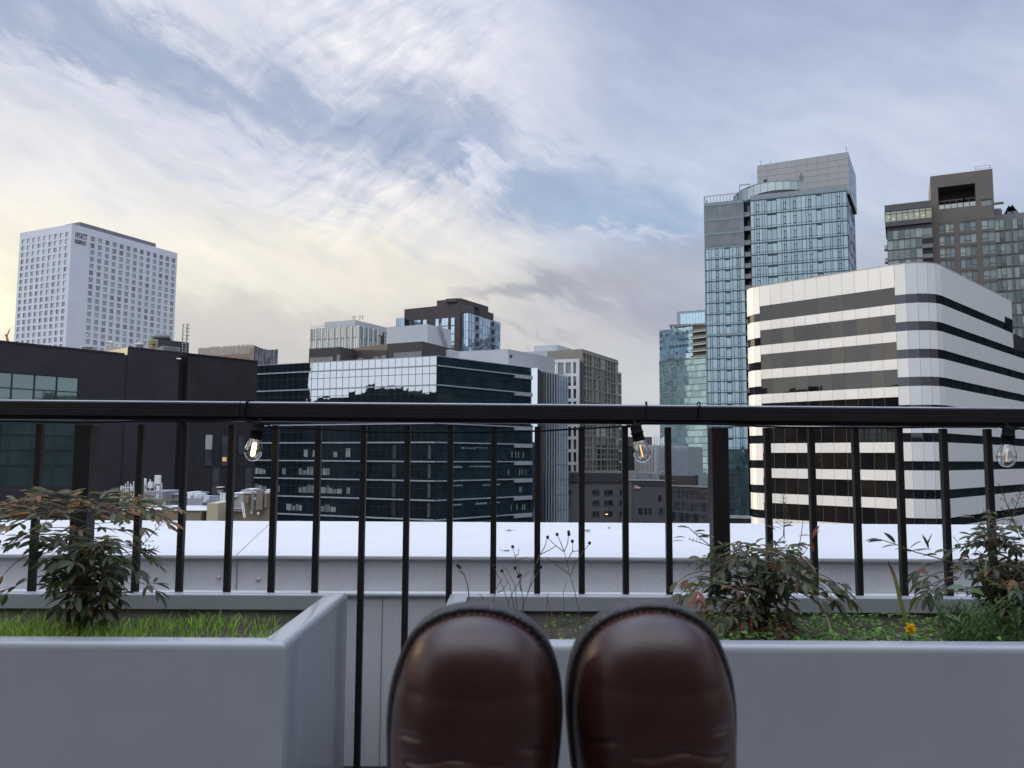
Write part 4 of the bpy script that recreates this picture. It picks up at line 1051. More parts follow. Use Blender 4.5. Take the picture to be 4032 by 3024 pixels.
mg_d = glass_mat('slit_glass', (.12, .13, .15), (.7, .75, .8), .45)
m_lit2 = mat('lit_window_orange', (.5, .3, .1), .5, emit=((1, .55, .2), .45))
for (a, b2, c_, d_) in slits:
    s = MB(); nn_ = max(1, round((d_ - c_) / 1.8))
    for k in range(nn_): s.pane(FD, a, b2, c_ + (d_ - c_) * k / nn_, c_ + (d_ - c_) * (k + 1) / nn_ - .08, .11, .01)
    for k in range(nn_ + 1): s.fbox(FD, a, b2, c_ + (d_ - c_) * k / nn_ - .05, c_ + (d_ - c_) * k / nn_ + .04, .09, .14, 1)
    part(s, 'slit_window', [mg_d, m_frame], t)
a, va = FD.uv(S2(428, 1352)); b2, vb2 = FD.uv(S2(464, 1392)); s = MB(); s.fbox(FD, a, b2, vb2, va, .115, .13); part(s, 'lit_pane', m_lit2, t)
mg_t = glass_mat('teal_window', (.05, .09, .10), (.50, .66, .70), .50, wob=.03)
xs_ = [FD.uv(R1(x, 1450))[0] for x in (95, 275, 452)]; du = xs_[1] - xs_[0]; cols = [xs_[0] - du * k for k in range(8, 0, -1)] + xs_ + [uw1]; cols = [c_ for c_ in cols if c_ > u_w0]; cols = [u_w0] + cols
rowz = [vw1]; r1 = FD.uv(R1(275, 1476))[1]; dz_ = vw1 - r1
while rowz[-1] > vb + dz_ * .4: rowz.append(rowz[-1] - dz_)
rowz[-1] = vb
for i in range(len(cols) - 1):
    s = MB()
    for j in range(len(rowz) - 1): s.pane(FD, cols[i], cols[i + 1], rowz[j + 1], rowz[j], -.15, .0015)
    part(s, 'glass_bay', mg_t, t)
s = MB()
for c_ in cols: s.fbox(FD, c_ - .05, c_ + .05, vb, vw1, -.16, -.03)
for z in rowz: s.fbox(FD, cols[0], uw1, z - .05, z + .05, -.16, -.04)
part(s, 'window_frame', m_frame, t)
a, va = FD.uv(R1(1392, 1229)); b2, vb2 = FD.uv(R1(1416, 1236)); s = MB(); s.fbox(FD, a, b2, vb2, va, .12, .5); part(s, 'wall_light', mat('wall_light_white', (.8, .8, .85), .5, emit=((.9, .92, 1), .5)), t)
# roof-top plant
def fixbox(F, px0, px1, off0, off1, zb=None): pass
FB = Face(FD.p(0, 0, -5).xy, FD.p(ue, 0, -5).xy)
def rooft(px, o=-5):  # point on a plane set back from the facade
    F = Face(FD.p(0, 0, o).xy, FD.p(ue, 0, o).xy); return F, F.uv(px)
m_gal = mat('pale_duct', (.55, .54, .48), .6, .1, 1)
for x in (150, 182, 222):
    F, (u, v) = rooft(T3(x, 285), -4); s = MB(); P = F.p(u, 0); r_ = .37 if x != 182 else .45
    s.lathe((P.x, P.y, 0), [(r_, zl + .0), (r_, v - .1), (r_ * 1.12, v - .08), (r_ * 1.12, v), (.01, v + .05)], 14)
    o = single(s, 'vent_pipe', m_gal, 'stubby round exhaust pipe on the dark roof, ' + {150: 'left one of the three', 182: 'middle and widest of the three', 222: 'right one of the three'}[x], 'vent pipe', 'exhaust pipes on the dark roof')
F, (u0, v0) = rooft(T3(1250, 190), -4); 
(pf, zp) = roof([T3(1250, 190), T3(1410, 155), T3(1965, 215)], 1, behind(FD, T3(1410, 155), 5))
pt = thing('roof_penthouse', 'dark box on the black building roof with a sunlit tan left side and ladder', 'penthouse', (pf[1][0], pf[1][1], zl))
poly = closed(pf); s = MB(); s.prism(poly, zl, zp, 0, None, skip=(0,)); part(s, 'wall', mat('penthouse_dark', (.045, .042, .052), .6), pt)
F1, F2 = Face(pf[0], pf[1]), Face(pf[1], pf[2]); s = MB(); s.fbox(F1, 0, F1.L, zl, zp, -.1, .01); part(s, 'side_wall', mat('tan_panel', (.34, .29, .22), .7, .08, .6), pt)  # sunlight on the left side painted in as a lighter tan
a, va = F1.uv(T3(1340, 195)); b2, vb2 = F1.uv(T3(1388, 245)); s = MB(); s.fbox(F1, a, b2, vb2, va, 0, .5); part(s, 'wall_box', mat('olive_box', (.30, .25, .08), .6), pt)
s = MB(); a, vt = F2.uv(T3(1832, 205)); b2, vb2 = F2.uv(T3(1893, 400))
for u in (a, b2): s.fbox(F2, u - .05, u + .05, zl, vt + 2.2, .25, .33)
nr = 9
for k in range(nr): z = zl + (vt - zl) * (k + .5) / nr; s.fbox(F2, a, b2, z - .04, z + .04, .26, .31)
for k in range(5):
    z = vt + .3 + k * .45; s.tube([F2.p(a, z, .3), F2.p(a - .1, z, .8), F2.p((a + b2) / 2, z, 1.05), F2.p(b2 + .1, z, .8), F2.p(b2, z, .3)], .035, 5)
for q in (.0, .5, 1): s.tube([F2.p(a + (b2 - a) * q, vt + .2, .3 + .75 * sin(pi * q)), F2.p(a + (b2 - a) * q, vt + 2.1, .3 + .75 * sin(pi * q))], .03, 4)
part(s, 'ladder', m_steel, pt)
u, v = F2.uv(T3(1620, 130)); P = F2.p(u, 0, -2); s = MB(); s.lathe((P.x, P.y, 0), [(.75, zp), (.75, zp + .25), (1.05, zp + .3), (.95, zp + .7), (.5, zp + .95), (.01, zp + 1.0)], 18); part(s, 'fan', mat('fan_grey', (.13, .13, .15), .6), pt)
(lf_, zlv) = roof([T3(1330, 335), T3(1510, 272), T3(1690, 280), T3(1812, 302)], 1, behind(FD, T3(1510, 272), 1.5))
lt_ = thing('louvre_unit', 'grey louvred air unit in front of the roof penthouse', 'air unit', (lf_[1][0], lf_[1][1], zl)); m_lv = mat('louvre_grey', (.27, .27, .27), .6, .1, 2)
pl_ = [lf_[0], lf_[1], lf_[3]]; body(lt_, closed(pl_), zl, zlv, m_lv, 'casing'); F3 = Face(lf_[1], lf_[3])
s = MB(); 
for k in range(9): z = zl + (zlv - zl) * (k + .5) / 9; s.fbox(F3, .15, F3.L - .15, z - .03, z + .03, 0, .07)
part(s, 'louvres', m_lv, lt_)
# pipework with steam
P0 = FD.p(FD.uv(T3(640, 330))[0], zl, -6); pk = thing('pipe_cluster', 'pale steaming pipework on the dark roof beside the sunlit metal end', 'pipework', tuple(P0))
s = MB(); Fp = Face(FD.p(0, 0, -6).xy, FD.p(ue, 0, -6).xy)
def Q(x, y): u, v = Fp.uv(T3(x, y)); return Fp.p(u, v)
for (x, y, r_) in ((600, 215, .30), (540, 300, .35), (690, 240, .16), (720, 240, .14), (640, 290, .3), (565, 330, .4)):
    q = Q(x, y); s.tube([(q.x, q.y, zl), q], r_, 10)
for (x, y, x2, y2, r_) in ((520, 210, 580, 215, .13), (520, 275, 600, 270, .13), (570, 225, 620, 225, .25), (600, 300, 760, 290, .18), (660, 320, 770, 310, .22), (670, 240, 735, 240, .08), (620, 270, 690, 270, .14)): s.tube([Q(x, y), Q(x2, y2)], r_, 8)
part(s, 'pipes', m_gal, pk)
s = MB(); q = Q(1105, 320); s.lathe((q.x, q.y, 0), [(.38, zl), (.38, q.z + .3), (.5, q.z + .35), (.5, q.z + .6), (.01, q.z + .7)], 12); single(s, 'roof_vent', m_gal, 'small pale round vent on the dark roof left of the penthouse', 'vent')
ms = bpy.data.materials.new('steam'); ms.use_nodes = True; st_ = NT(ms.node_tree); st_.n.clear(); oo = st_.n.new('ShaderNodeOutputMaterial'); vo = st_.n.new('ShaderNodeVolumePrincipled')
vo.inputs['Color'].default_value = (.95, .95, .97, 1); tcn = st_.n.new('ShaderNodeTexCoord').outputs['Object']
st_.l.new(st_.m('MULTIPLY', st_.smooth(st_.noise(tcn, .55, 4, .6), .45, .75), .42), vo.inputs['Density']); st_.l.new(vo.outputs[0], oo.inputs['Volume'])
s = MB(); c_ = Q(900, 260); c2 = Q(700, 270); c3 = Q(1090, 250); sv = (c3 - c2)
rows = []
for i in range(13):
    f = i / 12; q = c2.lerp(c3, f) + Vector((0, 0, .25 * f)); r_ = .15 + .85 * sin(pi * min(1, f * .9 + .08)); rows.append([q + Vector((0, cos(2 * pi * k / 12) * r_, sin(2 * pi * k / 12) * r_ * .8)) for k in range(12)])
s.grid(rows, 0, True, True); s.face(rows[0][::-1]); s.face(rows[-1]); single(s, 'steam', ms, None, None, kind='stuff')
# flying gull, a few pixels
q = at(R1(85, 990), 240); s = MB(); s.tube([q + Vector((-.25, 0, -.05)), q, q + Vector((.35, 0, .1))], [.02, .09, .03], 6); s.face([q, q + Vector((-.5, .1, -.35)), q + Vector((.1, 0, .05))]); s.face([q, q + Vector((.55, .1, .5)), q + Vector((.15, 0, 0))])
single(s, 'bird', mat('gull_grey', (.25, .25, .26), .8), 'tiny bird flying in the sky left of the hotel tower', 'bird')

# ---------- 3. slatted museum block behind
(fr, z3) = roof([S2(202, 298), S2(740, 262), S2(968, 300)], 1, 300); L_, C_, R_ = fr; t = thing('slatted_building', 'low distant block wrapped in thin copper slats behind the black building', 'building', (C_[0], C_[1], GROUND))
FL, FR = Face(L_, C_), Face(C_, R_); m_tan = mat('tan_slab', (.50, .46, .44), .8, .1, .2); m_cop = mat('copper_slat', (.42, .30, .25), .7, .2, .6)
body(t, closed(fr), GROUND, z3 - 3.2, m_tan)
s = MB(); s.fbox(FL, 0, FL.L, z3 - 3.2, z3 - .3, -.4, -.1); part(s, 'glass_parapet', glass_mat('pale_glass', (.2, .28, .28), (.8, .9, .9), .5), t)
s = MB(); nsl = 46
for i in range(nsl): u = FL.L * (i + .5) / nsl; top = z3 + rndc.uniform(-.2, .3); s.fbox(FL, u - .09, u + .09, top - rndc.choice((6, 9, 14, 20)), top, .05, .35)
part(s, 'slats', m_cop, t)
mm = [mat('mosaic_grey_%s' % n_, c_, .6, .05, .3) for n_, c_ in (('dark', (.09, .09, .11)), ('mid', (.17, .17, .20)), ('light', (.28, .28, .32)))]
s = MB()
for i in range(36):
    z = z3 - .3 - .8 * (sin(pi * i / 35))
    while z > GROUND + 60 * 0 - 6: h_ = rndc.uniform(1, 3.2); s.fbox(FR, FR.L * i / 36, FR.L * (i + 1) / 36, z - h_, z, 0, .12 + rndc.uniform(0, .04), rndc.randrange(3)); z -= h_
part(s, 'mosaic_panels', mm, t); body(t, [tuple(FR.p(0, 0, -.02).xy), tuple(FR.p(FR.L, 0, -.02).xy), tuple(FR.p(FR.L, 0, -2).xy), tuple(FR.p(0, 0, -2).xy)], z3 - 3.2, z3 - 1.3, m_tan, 'parapet')

# ---------- 4. big mirrored office block in the middle
(fr, z4) = roof([R2(-300, 495), R2(1135, 418), R2(1648, 483)], 1, 175); L_, C_, R_ = fr
FL, FR = Face(L_, C_), Face(C_, R_)
# chamfered end facing the viewer
dR = at(R2(1682, 487), 1).x - 0; k = ray(R2(1682, 487)); R2_ = (R_[0] + 3.6, R_[1] - .6)
kd = ray(R2(1682, 487)).x; R2_ = (kd * (R_[1] - .3), R_[1] - .3)
FC = Face(R_, R2_)
t = thing('mirrored_office_block', 'long dark mirrored office block in the middle with thin white floor lines', 'building', (C_[0], C_[1], GROUND))
fr4 = [L_, C_, R_, R2_]; poly4 = fr4 + [(R2_[0] + 8, R2_[1] + 45), (L_[0] + 8, L_[1] + 45)]
m_core = mat('dark_core', (.012, .016, .020), .7)
body(t, poly4, GROUND, z4 - .15, m_core, 'core', capm=m_roofgr)
mgA = glass_mat('mirror_glass_sky', (.016, .024, .033), (.74, .82, .90), .54, .015, wob=.04, fres=.3)
mgB = glass_mat('teal_glass_dim_reflection', (.022, .042, .055), (.36, .52, .56), .24, .02, wob=.05, fres=.45)  # right face: dark reflection put into a darker, duller glass
mgC = glass_mat('mirror_glass_bright', (.03, .04, .05), (.80, .90, 1.0), .75, .02)
l1 = z4; l2 = FL.uv(R2(1134, 470))[1]; l3 = FL.uv(R2(1134, 575))[1]; hF = (l2 - l3)
lines = [l1, l2, l3]
while lines[-1] > GROUND + hF: lines.append(lines[-1] - hF * .985)
m_line4 = mat('white_floor_line', (.33, .36, .40), .5)
nL = round(FL.L / 1.75); nR = round(FR.L / 1.75)
for i in range(len(lines) - 1):
    zt, zb = lines[i], lines[i + 1]
    curtain(t, FL, [(zb, zt)], nL, mgA, tilt=.0022, nsub=2 if i > 0 else 1); curtain(t, FR, [(zb, zt)], nR, mgB, tilt=.0045, nsub=2 if i > 0 else 1)
    s = MB(); s.pane(FC, 0, FC.L, zb, zt, .1, .001); part(s, 'corner_glass', mgC, t)
s = MB()
for z in lines[1:]: s.fbox(FL, 0, FL.L, z - .11, z + .16, .08, .34)
part(s, 'floor_line', m_line4, t)
s = MB()
for z in lines[1:]:
    s.fbox(FR, 0, FR.L, z - .10, z + .15, .08, .34); s.fbox(FR, FR.L * .80, FR.L + .05, z - .75, z + .1, .09, .40)
part(s, 'floor_line', m_line4, t)
m_thin = mat('thin_dark_joint', (.012, .016, .020), .5); s = MB()
for F, n_ in ((FL, nL), (FR, nR)):
    for i in range(n_ + 1): s.fbox(F, F.L * i / n_ - .03, F.L * i / n_ + .03, GROUND, z4 - .02, .09, .15)
    for i in range(1, len(lines) - 1): z = (lines[i] + lines[i + 1]) / 2 + hF * .1; s.fbox(F, 0, F.L, z - .05, z + .05, .09, .155)
part(s, 'mullions', m_thin, t)
s = MB(); s.fbox(FL, 0, FL.L, z4 - .02, z4 + .12, -.2, .2); s.fbox(FR, 0, FR.L, z4 - .02, z4 + .12, -.2, .2); part(s, 'parapet_cap', m_line4, t)
# rooms seen through the lower floors: blinds and ceiling light
mbl = [mat('window_blind', (.14, .18, .18), .8, .3, .7), mat('window_blind_pale', (.24, .29, .28), .8, .2, .7), mat('window_column', (.075, .085, .085), .8, .2, .5)]
for i in range(5, len(lines) - 1):
    if lines[i] < -13: break
    s = MB(); zb, zt = lines[i + 1], lines[i]; n_ = 0
    u = FL.uv(S2(700, 1500))[0]; uend = FL.uv(S2(1650, 1500))[0]
    while u < uend:
        w = rndc.uniform(.6, 1.7)
        if rndc.random() < .62:
            s = MB(); s.fbox(FL, u, u + w * .86, zb + .9, zb + .9 + rndc.uniform(1.0, 1.9), .105, .125, rndc.choice((0, 0, 1))); part(s, 'blind', mbl, t)
        u += w + (rndc.uniform(1, 4) if rndc.random() < .12 else 0)
    for ux in (S2(2095, 1400), R2(905, 900), R2(1095, 900)):
        u = FL.uv(ux)[0]; s = MB(); s.fbox(FL, u - .35, u + .35, zb + .6, zt - .5, .105, .12, 2); part(s, 'inner_column', mbl, t)
    u0_, u1_ = FR.L * .12, FR.L * .74
    for k in range(3):
        a = rndc.uniform(u0_, u1_ - 5); s = MB(); s.fbox(FR, a, a + rndc.uniform(2, 6), zt - rndc.uniform(1.0, 1.3), zt - .9, .105, .12, 1); part(s, 'ceiling_light', mbl, t)
    for k in range(4): a = FR.L * rndc.uniform(.72, .95); s = MB(); s.fbox(FR, a, a + .25, zb + 1, zb + 2.4, .105, .12, 1); part(s, 'inner_post', mbl, t)
# mechanical screens on its roof
def boxon(name, label, cat, pts, k, depth, zb, m_, parent=None, back_=None):
    fr_, z_ = roof(pts, k, depth); th = parent or thing(name, label, cat, (fr_[k][0], fr_[k][1], zb)); p_ = closed(fr_, back_) if (back_ or len(fr_) != 3) else closed(fr_)
    s = MB(); s.prism(p_, zb, z_); part(s, 'wall' if parent is None else name, m_, th); return th, fr_, z_
m_scr = mat('brown_screen', (.052, .046, .047), .7, .12, .4)
th, f_, z_ = boxon('roof_screen', 'dark brown plant screen along the roof of the mirrored block', 'roof screen', [S3(470, 553), S3(600, 543), S3(925, 500)], 0, behind(FL, S3(470, 553), 9), z4, m_scr, back_=8)
z5 = z_
f2, zz = roof([S3(165, 548), S3(470, 530)], 1, behind(FL, S3(470, 530), 2.5)); s = MB(); s.prism(closed(f2, 9), z4, zz); part(s, 'left_block', m_scr, th)
f3, zz3 = roof([S3(930, 500), S3(1262, 477), S3(1540, 545)], 1, behind(FL, S3(1262, 477), 4)); s = MB(); s.prism(closed(f3), z4, zz3); part(s, 'right_block', m_scr, th)
m_tanp = mat('tan_louvre', (.22, .205, .18), .8, .1, .5); FT = Face(f2[0], f2[1]); s = MB(); u0, va = FT.uv(S3(180, 637)); u1, _ = FT.uv(S3(405, 627))
for i in range(4): s.fbox(FT, u0 + (u1 - u0) * i / 4, u0 + (u1 - u0) * (i + .96) / 4, z4, va, .05, .3)
part(s, 'tan_panels', m_tanp, th)
s = MB(); u0, _ = FT.uv(S3(443, 627)); u1, _ = FT.uv(S3(467, 627)); s.fbox(FT, u0, u1, z4, va + .3, .05, .4); part(s, 'tan_box', m_tanp, th)
FT = Face(f3[0], f3[1]); s = MB(); u0, va = FT.uv(S3(993, 590)); u1, va2 = FT.uv(S3(1258, 578))
for i in range(5): s.fbox(FT, u0 + (u1 - u0) * i / 5, u0 + (u1 - u0) * (i + .97) / 5, z4, va, .05, .3)
part(s, 'grey_panels', mat('grey_louvre', (.19, .19, .19), .8, .1, .5), th)
FT = Face(f_[1], f_[2]); s = MB()
for i in range(14):
    u = FT.L * (i + .3) / 14
    if rndc.random() < .75: s.fbox(FT, u, u + rndc.uniform(.5, 2.2), z4, z4 + rndc.uniform(.7, 1.7), .1, .5)
part(s, 'tan_boxes', m_tanp, th)
# ---------- light grey plant rooms
th, f_, z_ = boxon('plant_room', 'plain light grey plant room with a slanting steel stair, above the brown screens', 'plant room', [S3(925, 340), S3(1312, 310), S3(1538, 366)], 1, 215, z4 - 10, m_lt)
F_ = Face(f_[1], f_[2]); s = MB(); a = F_.uv(S3(1408, 335)); b2 = F_.uv(S3(1475, 525)); 
for du_ in (0, .9): s.tube([F_.p(a[0] + du_, a[1], .5), F_.p(b2[0] + du_, b2[1], .5)], .16, 5)
for k in range(14): q = k / 13; u = a[0] + (b2[0] - a[0]) * q; v = a[1] + (b2[1] - a[1]) * q; s.fbox(F_, u, u + .9, v - .05, v + .05, .45, .55)
for x in (S3(1420, 300), S3(1428, 300)): u, v = F_.uv(x); s.fbox(F_, u - .06, u + .06, z_, v, .4, .5)
part(s, 'stair', m_steel, th)
th, f_, z_ = boxon('roof_plant_box', 'long low pale plant enclosure at the right of the mirrored block roof', 'plant room', [S3(1600, 575), S3(2093, 552), S3(2212 + 330, 640)], 1, 196, z4 - 3, m_lt)
F_ = Face(f_[1], f_[2]); s = MB(); a = F_.uv(S3(2107, 608)); b2 = F_.uv(S3(2128, 635)); s.fbox(F_, a[0], b2[0], b2[1], a[1], .02, .1); part(s, 'vent_opening', m_frame, th)
sx0 = f_[0]; s = MB(); f6, z6 = roof([S3(1540, 556), S3(1620, 576)], 0, 190); s.prism(closed(f6, 6), z4, z6 - .0); part(s, 'lower_box', m_lt, th)
boxon('plant_room', 'small brownish grey plant box between the mirrored block and the concrete tower', 'plant room', [S4(60, 225), S4(163, 213), S4(280, 248)], 1, 207, z4 - 8, mat('warm_grey_panel', (.27, .255, .25), .8, .08, .3))
# ---------- glass block with white top floor behind
(fr, z_) = roof([S3(185, 358), S3(640, 325), S3(822, 368)], 1, 262); t = thing('glass_office_block', 'distant pale glass block with white mullions and a white plant level on top', 'building', (fr[1][0], fr[1][1], GROUND))
FL, FR = Face(fr[0], fr[1]), Face(fr[1], fr[2]); body(t, closed(fr), GROUND, z_, mat('pale_core', (.2, .21, .2), .8))
gA = [glass_mat('warm_glass', (.15, .155, .135), (.72, .74, .66), .42), glass_mat('warm_glass_dim', (.12, .125, .115), (.62, .64, .58), .38), glass_mat('warm_glass_pale', (.20, .20, .175), (.8, .8, .7), .42)]
gB = [glass_mat('cool_glass', (.10, .135, .14), (.62, .72, .75), .42), glass_mat('cool_glass_dim', (.08, .11, .12), (.5, .6, .64), .38)]
zf = floors(z_ - .1, 3.6, 12)
curtain(t, FL, zf, 24, gA, tilt=.004); curtain(t, FR, zf, 12, gB, tilt=.006); s = MB()
for F, n_ in ((FL, 8), (FR, 4)):
    for i in range(n_ + 1): s.fbox(F, F.L * i / n_ - .16, F.L * i / n_ + .16, zf[-1][0], z_ + .1, .08, .45)
part(s, 'white_mullions', m_white, t)
s = MB()
for F, n_ in ((FL, 24), (FR, 12)):
    for i in range(n_ + 1): s.fbox(F, F.L * i / n_ - .05, F.L * i / n_ + .05, zf[-1][0], z_ - .05, .08, .16)
    for a, b_ in zf: s.fbox(F, 0, F.L, a - .12, a + .12, .08, .18)
part(s, 'mullions', mat('grey_mullion', (.13, .14, .14), .6), t); railing_top(t, [FL.p(0, 0).xy, FL.p(FL.L, 0).xy, FR.p(FR.L, 0).xy], z_, .9, m_steel, r=.05, step=3)
fr2, z2_ = roof([S3(822, 384), S3(918, 392)], 0, 283); s = MB(); s.prism(closed(fr2, 18), GROUND, z2_); part(s, 'side_wing', m_brown, t); FW = Face(fr2[0], fr2[1])
s = MB(); [s.pane(FW, FW.L * a, FW.L * b_, GROUND, z2_ - .3, .1, .001) for a, b_ in ((0, .38), (.72, 1))]; part(s, 'side_glass', gB[0], t)
fr2, z2_ = roof([S3(315, 292), S3(608, 268), S3(922, 345)], 1, 270); s = MB(); s.prism(closed(fr2), z_, z2_); part(s, 'plant_level', mat('pale_panel', (.47, .49, .51), .8, .04, .2), t)
s = MB(); P = Face(fr2[0], fr2[1]); 
for x in (S3(572, 262), S3(590, 262), S3(640, 268), S3(665, 275)): u, v = P.uv(x); s.fbox(P, u - .1, u + .1, z2_, z2_ + 1.3, -1, -.8); s.fbox(P, u - .4, u + .4, z2_ + 1.2, z2_ + 1.4, -1, -.9)
part(s, 'aerials', m_steel, t)
# ---------- brown tower with a blue glass side
(fr, z_) = roof([S3(1088, 137), S3(1625, 80)], 1, 300); zb_ = z_
(frg, zg) = roof([S3(1625, 207), S3(1710, 199), S3(2012, 296)], 1, 300)
t = thing('brown_tower', 'brown tower with a blue glass wing and a thin roof slab jutting to the right', 'building', (fr[1][0], fr[1][1], GROUND))
FL = Face(fr[0], fr[1]); u_s, v_s = FL.uv(S3(1395, 90)); zlo = FL.uv(S3(1088, 137))[1]
zt2 = FL.uv(S3(1600, 74))[1]
s = MB(); s.prism(fpoly(FL, 0, FL.L, -24, 0), GROUND, z_ - 1.2); s.prism(fpoly(FL, u_s, FL.L, -20, -.4), z_ - 1.2, z_ + .9); part(s, 'wall', m_brown, t)
F1, F2 = Face(frg[0], frg[1]), Face(frg[1], frg[2])
nb = (frg[2][0] - frg[1][0], frg[2][1] - frg[1][1]); body(t, [frg[0], frg[1], frg[2], (frg[2][0] - 16, frg[2][1] + 8), (frg[0][0] - 2, frg[0][1] + 26)], GROUND, zg, m_core, 'glass_wing_core')
gC = [glass_mat('blue_glass', (.20, .29, .40), (.62, .76, .94), .36), glass_mat('blue_glass_pale', (.25, .34, .44), (.68, .82, .98), .36)]; zf = floors(zg - .2, 3.1, 14)
curtain(t, F1, zf, 3, gC, tilt=.006, mull=mat('blue_mullion', (.10, .14, .19), .5), mw=.14); curtain(t, F2, zf, 12, gC, tilt=.006, mull=bpy.data.materials['blue_mullion'], mw=.14)
m_void = mat('balcony_void', (.03, .03, .035), .8)
for xa_, xb_ in ((1771, 1804), (1925, 1954)):
    ys = [(262, 338), (345, 420), (425, 500), (505, 580)] if xa_ < 1800 else [(311, 385), (392, 465), (470, 545), (550, 600)]
    for i, (ya, yb) in enumerate(ys):
        a, va = F2.uv(S3(xa_, ya)); b2, vb2 = F2.uv(S3(xb_, yb)); v1 = zf[i][1] - .35; v0 = zf[i][0] + .0; s = MB(); s.fbox(F2, a, b2, v0 + .05, v1 - .05, .11, .2, 0); s.fbox(F2, a, b2, v0, v0 + .9, .2, .26, 1); part(s, 'balcony', [m_void, mat('balcony_glass', (.16, .2, .22), .4) if 'balcony_glass' not in bpy.data.materials else bpy.data.materials['balcony_glass']], t)
# recessed dark top storey and canopy
s = MB(); a = F2.uv(S3(1797, 200))[0]; s.prism([tuple(FL.p(FL.L, 0, -.5).xy), tuple(F2.p(a, 0, -1.5).xy), tuple(F2.p(a, 0, -8).xy), tuple(FL.p(FL.L, 0, -14).xy)], zg, z_ - 1.0); part(s, 'top_storey', mat('dark_grey_storey', (.085, .085, .09), .7), t)
fc, zc = roof([S3(1580, 76), S3(1885, 183)], 0, 300); zc = z_ + .9
Fcn = Face(FL.p(FL.L - 1.2, 0, .3).xy, (EYE + ray(S3(1885, 183)) * ((zc - EYE.z) / ray(S3(1885, 183)).z)).xy)
s = MB(); s.fbox(Fcn, 0, Fcn.L, zc - 1.3, zc, -4.5, 0); part(s, 'roof_slab', mat('slab_brown', (.06, .055, .058), .7), t)
wins = [((1125, 283), (1153, 330)), ((1185, 277), (1213, 330)), ((1215, 274), (1243, 330)), ((1270, 270), (1302, 322)), ((1390, 262), (1419, 330)), ((1450, 257), (1478, 326)), ((1481, 254), (1510, 324)), ((1450, 337), (1510, 395)), ((1540, 250), (1572, 318)), ((1540, 330), (1571, 400)), ((1540, 410), (1570, 478)), ((1540, 490), (1569, 545)), ((1450, 405), (1510, 480)), ((1390, 345), (1419, 410))]
for (p_, q_) in wins:
    a, va = FL.uv(S3(*p_)); b2, vb2 = FL.uv(S3(*q_)); s = MB(); s.pane(FL, a, b2, vb2, va, .05, .006); s.fbox(FL, a, b2, vb2 - .12, vb2, .02, .12, 1); part(s, 'window', [gC[1], m_frame], t)
frl, zl_ = roof([S3(1010, 252), S3(1088, 250)], 0, 306); s = MB(); s.prism(closed(frl, 10), GROUND, zl_); part(s, 'left_wing', m_core, t); FW = Face(frl[0], frl[1]); curtain(t, FW, floors(zl_, 3.1, 4), 4, gC, tilt=.006, mull=bpy.data.materials['blue_mullion'], mw=.14)

# ---------- 6. glass block with vertical fins
(fr, z6) = roof([S4(285, 345), S4(490, 386)], 0, 208); t = thing('finned_glass_block', 'narrow blue glass block with vertical fins, right behind the mirrored office block', 'building', (fr[0][0], fr[0][1], GROUND))
F = Face(fr[0], fr[1]); body(t, closed(fr, 22), GROUND, z6 - .1, m_core); gD = glass_mat('fin_glass', (.05, .085, .115), (.55, .68, .80), .55, fres=.2); curtain(t, F, floors(z6 - .1, 3.9, 14), 9, gD, tilt=.006)
s = MB()
for i in range(10): s.fbox(F, F.L * i / 9 - .10, F.L * i / 9 + .10, GROUND, z6 + .2, .1, .5)
part(s, 'fins', mat('pale_fin', (.40, .46, .52), .45), t)
s = MB(); [s.fbox(F, 0, F.L, a - .15, a + .15, .09, .17) for a, b_ in floors(z6 - .1, 3.9, 14)]; part(s, 'spandrels', m_frame, t)
fl_, zl_ = roof([S4(245, 348), S4(288, 346)], 1, 207); s = MB(); s.prism(closed(fl_, 10), GROUND, zl_); part(s, 'dark_side', mat('dark_teal_wall', (.02, .032, .045), .4), t)

# ---------- 7. concrete tower with white frame
m_beige = mat('beige_concrete', (.25, .235, .205), .85, .08, .15); m_wf = mat('white_frame', (.60, .62, .65), .7, .05, .3)
(fr, z7) = roof([S4(330, 176), S4(622, 157), S4(922, 252)], 1, 255); t = thing('concrete_tower', 'beige concrete tower with a tight window grid and a white framed bay on its left', 'building', (fr[1][0], fr[1][1], GROUND))
FL, FR = Face(fr[0], fr[1]), Face(fr[1], fr[2]); body(t, closed(fr), GROUND, z7, m_beige)
gE = [glass_mat('tower_glass', (.035, .042, .042), (.34, .40, .42), .22), glass_mat('tower_glass_dark', (.02, .024, .026), (.28, .33, .36), .18), glass_mat('tower_glass_pale', (.07, .085, .085), (.42, .5, .52), .26)]
uws = [(S4(632, 0)[0], S4(650, 0)[0])]
vtop = FR.uv(S4(640, 200))[1]; vr = FR.uv(S4(640, 390))[1]; vbot = FR.uv(S4(700, 1190))[1]
xw = [(630, 645), (651, 672), (680, 695), (702, 727), (735, 768), (778, 822), (828, 848), (854, 873), (879, 893), (899, 917)]
uu = [(FR.uv(S4(a, 500))[0], FR.uv(S4(b_, 500))[0]) for a, b_ in xw]
nrow = 10; hR = (vtop - vbot) / nrow; cntw = 0; rest = MB()
for j in range(nrow):
    for i, (a, b_) in enumerate(uu):
        s = MB() if cntw < 100 else rest; zt = vtop - j * hR; s.pane(FR, a, b_, zt - hR + .55, zt, .02, .006, rndc.choice((0, 0, 1, 1, 2)))
        s.fbox(FR, a, b_, zt - hR * .52, zt - hR * .45, .01, .09, 3)
        if s is not rest: part(s, 'window', gE + [m_beige], t); cntw += 1
if rest.v: part(rest, 'windows', gE + [m_beige], t, stuff=True)
s = MB()
for i in range(len(uu) - 1): a = (uu[i][1] + uu[i + 1][0]) / 2; s.fbox(FR, a - .22, a + .22, vbot, vtop + .2, .02, .32)
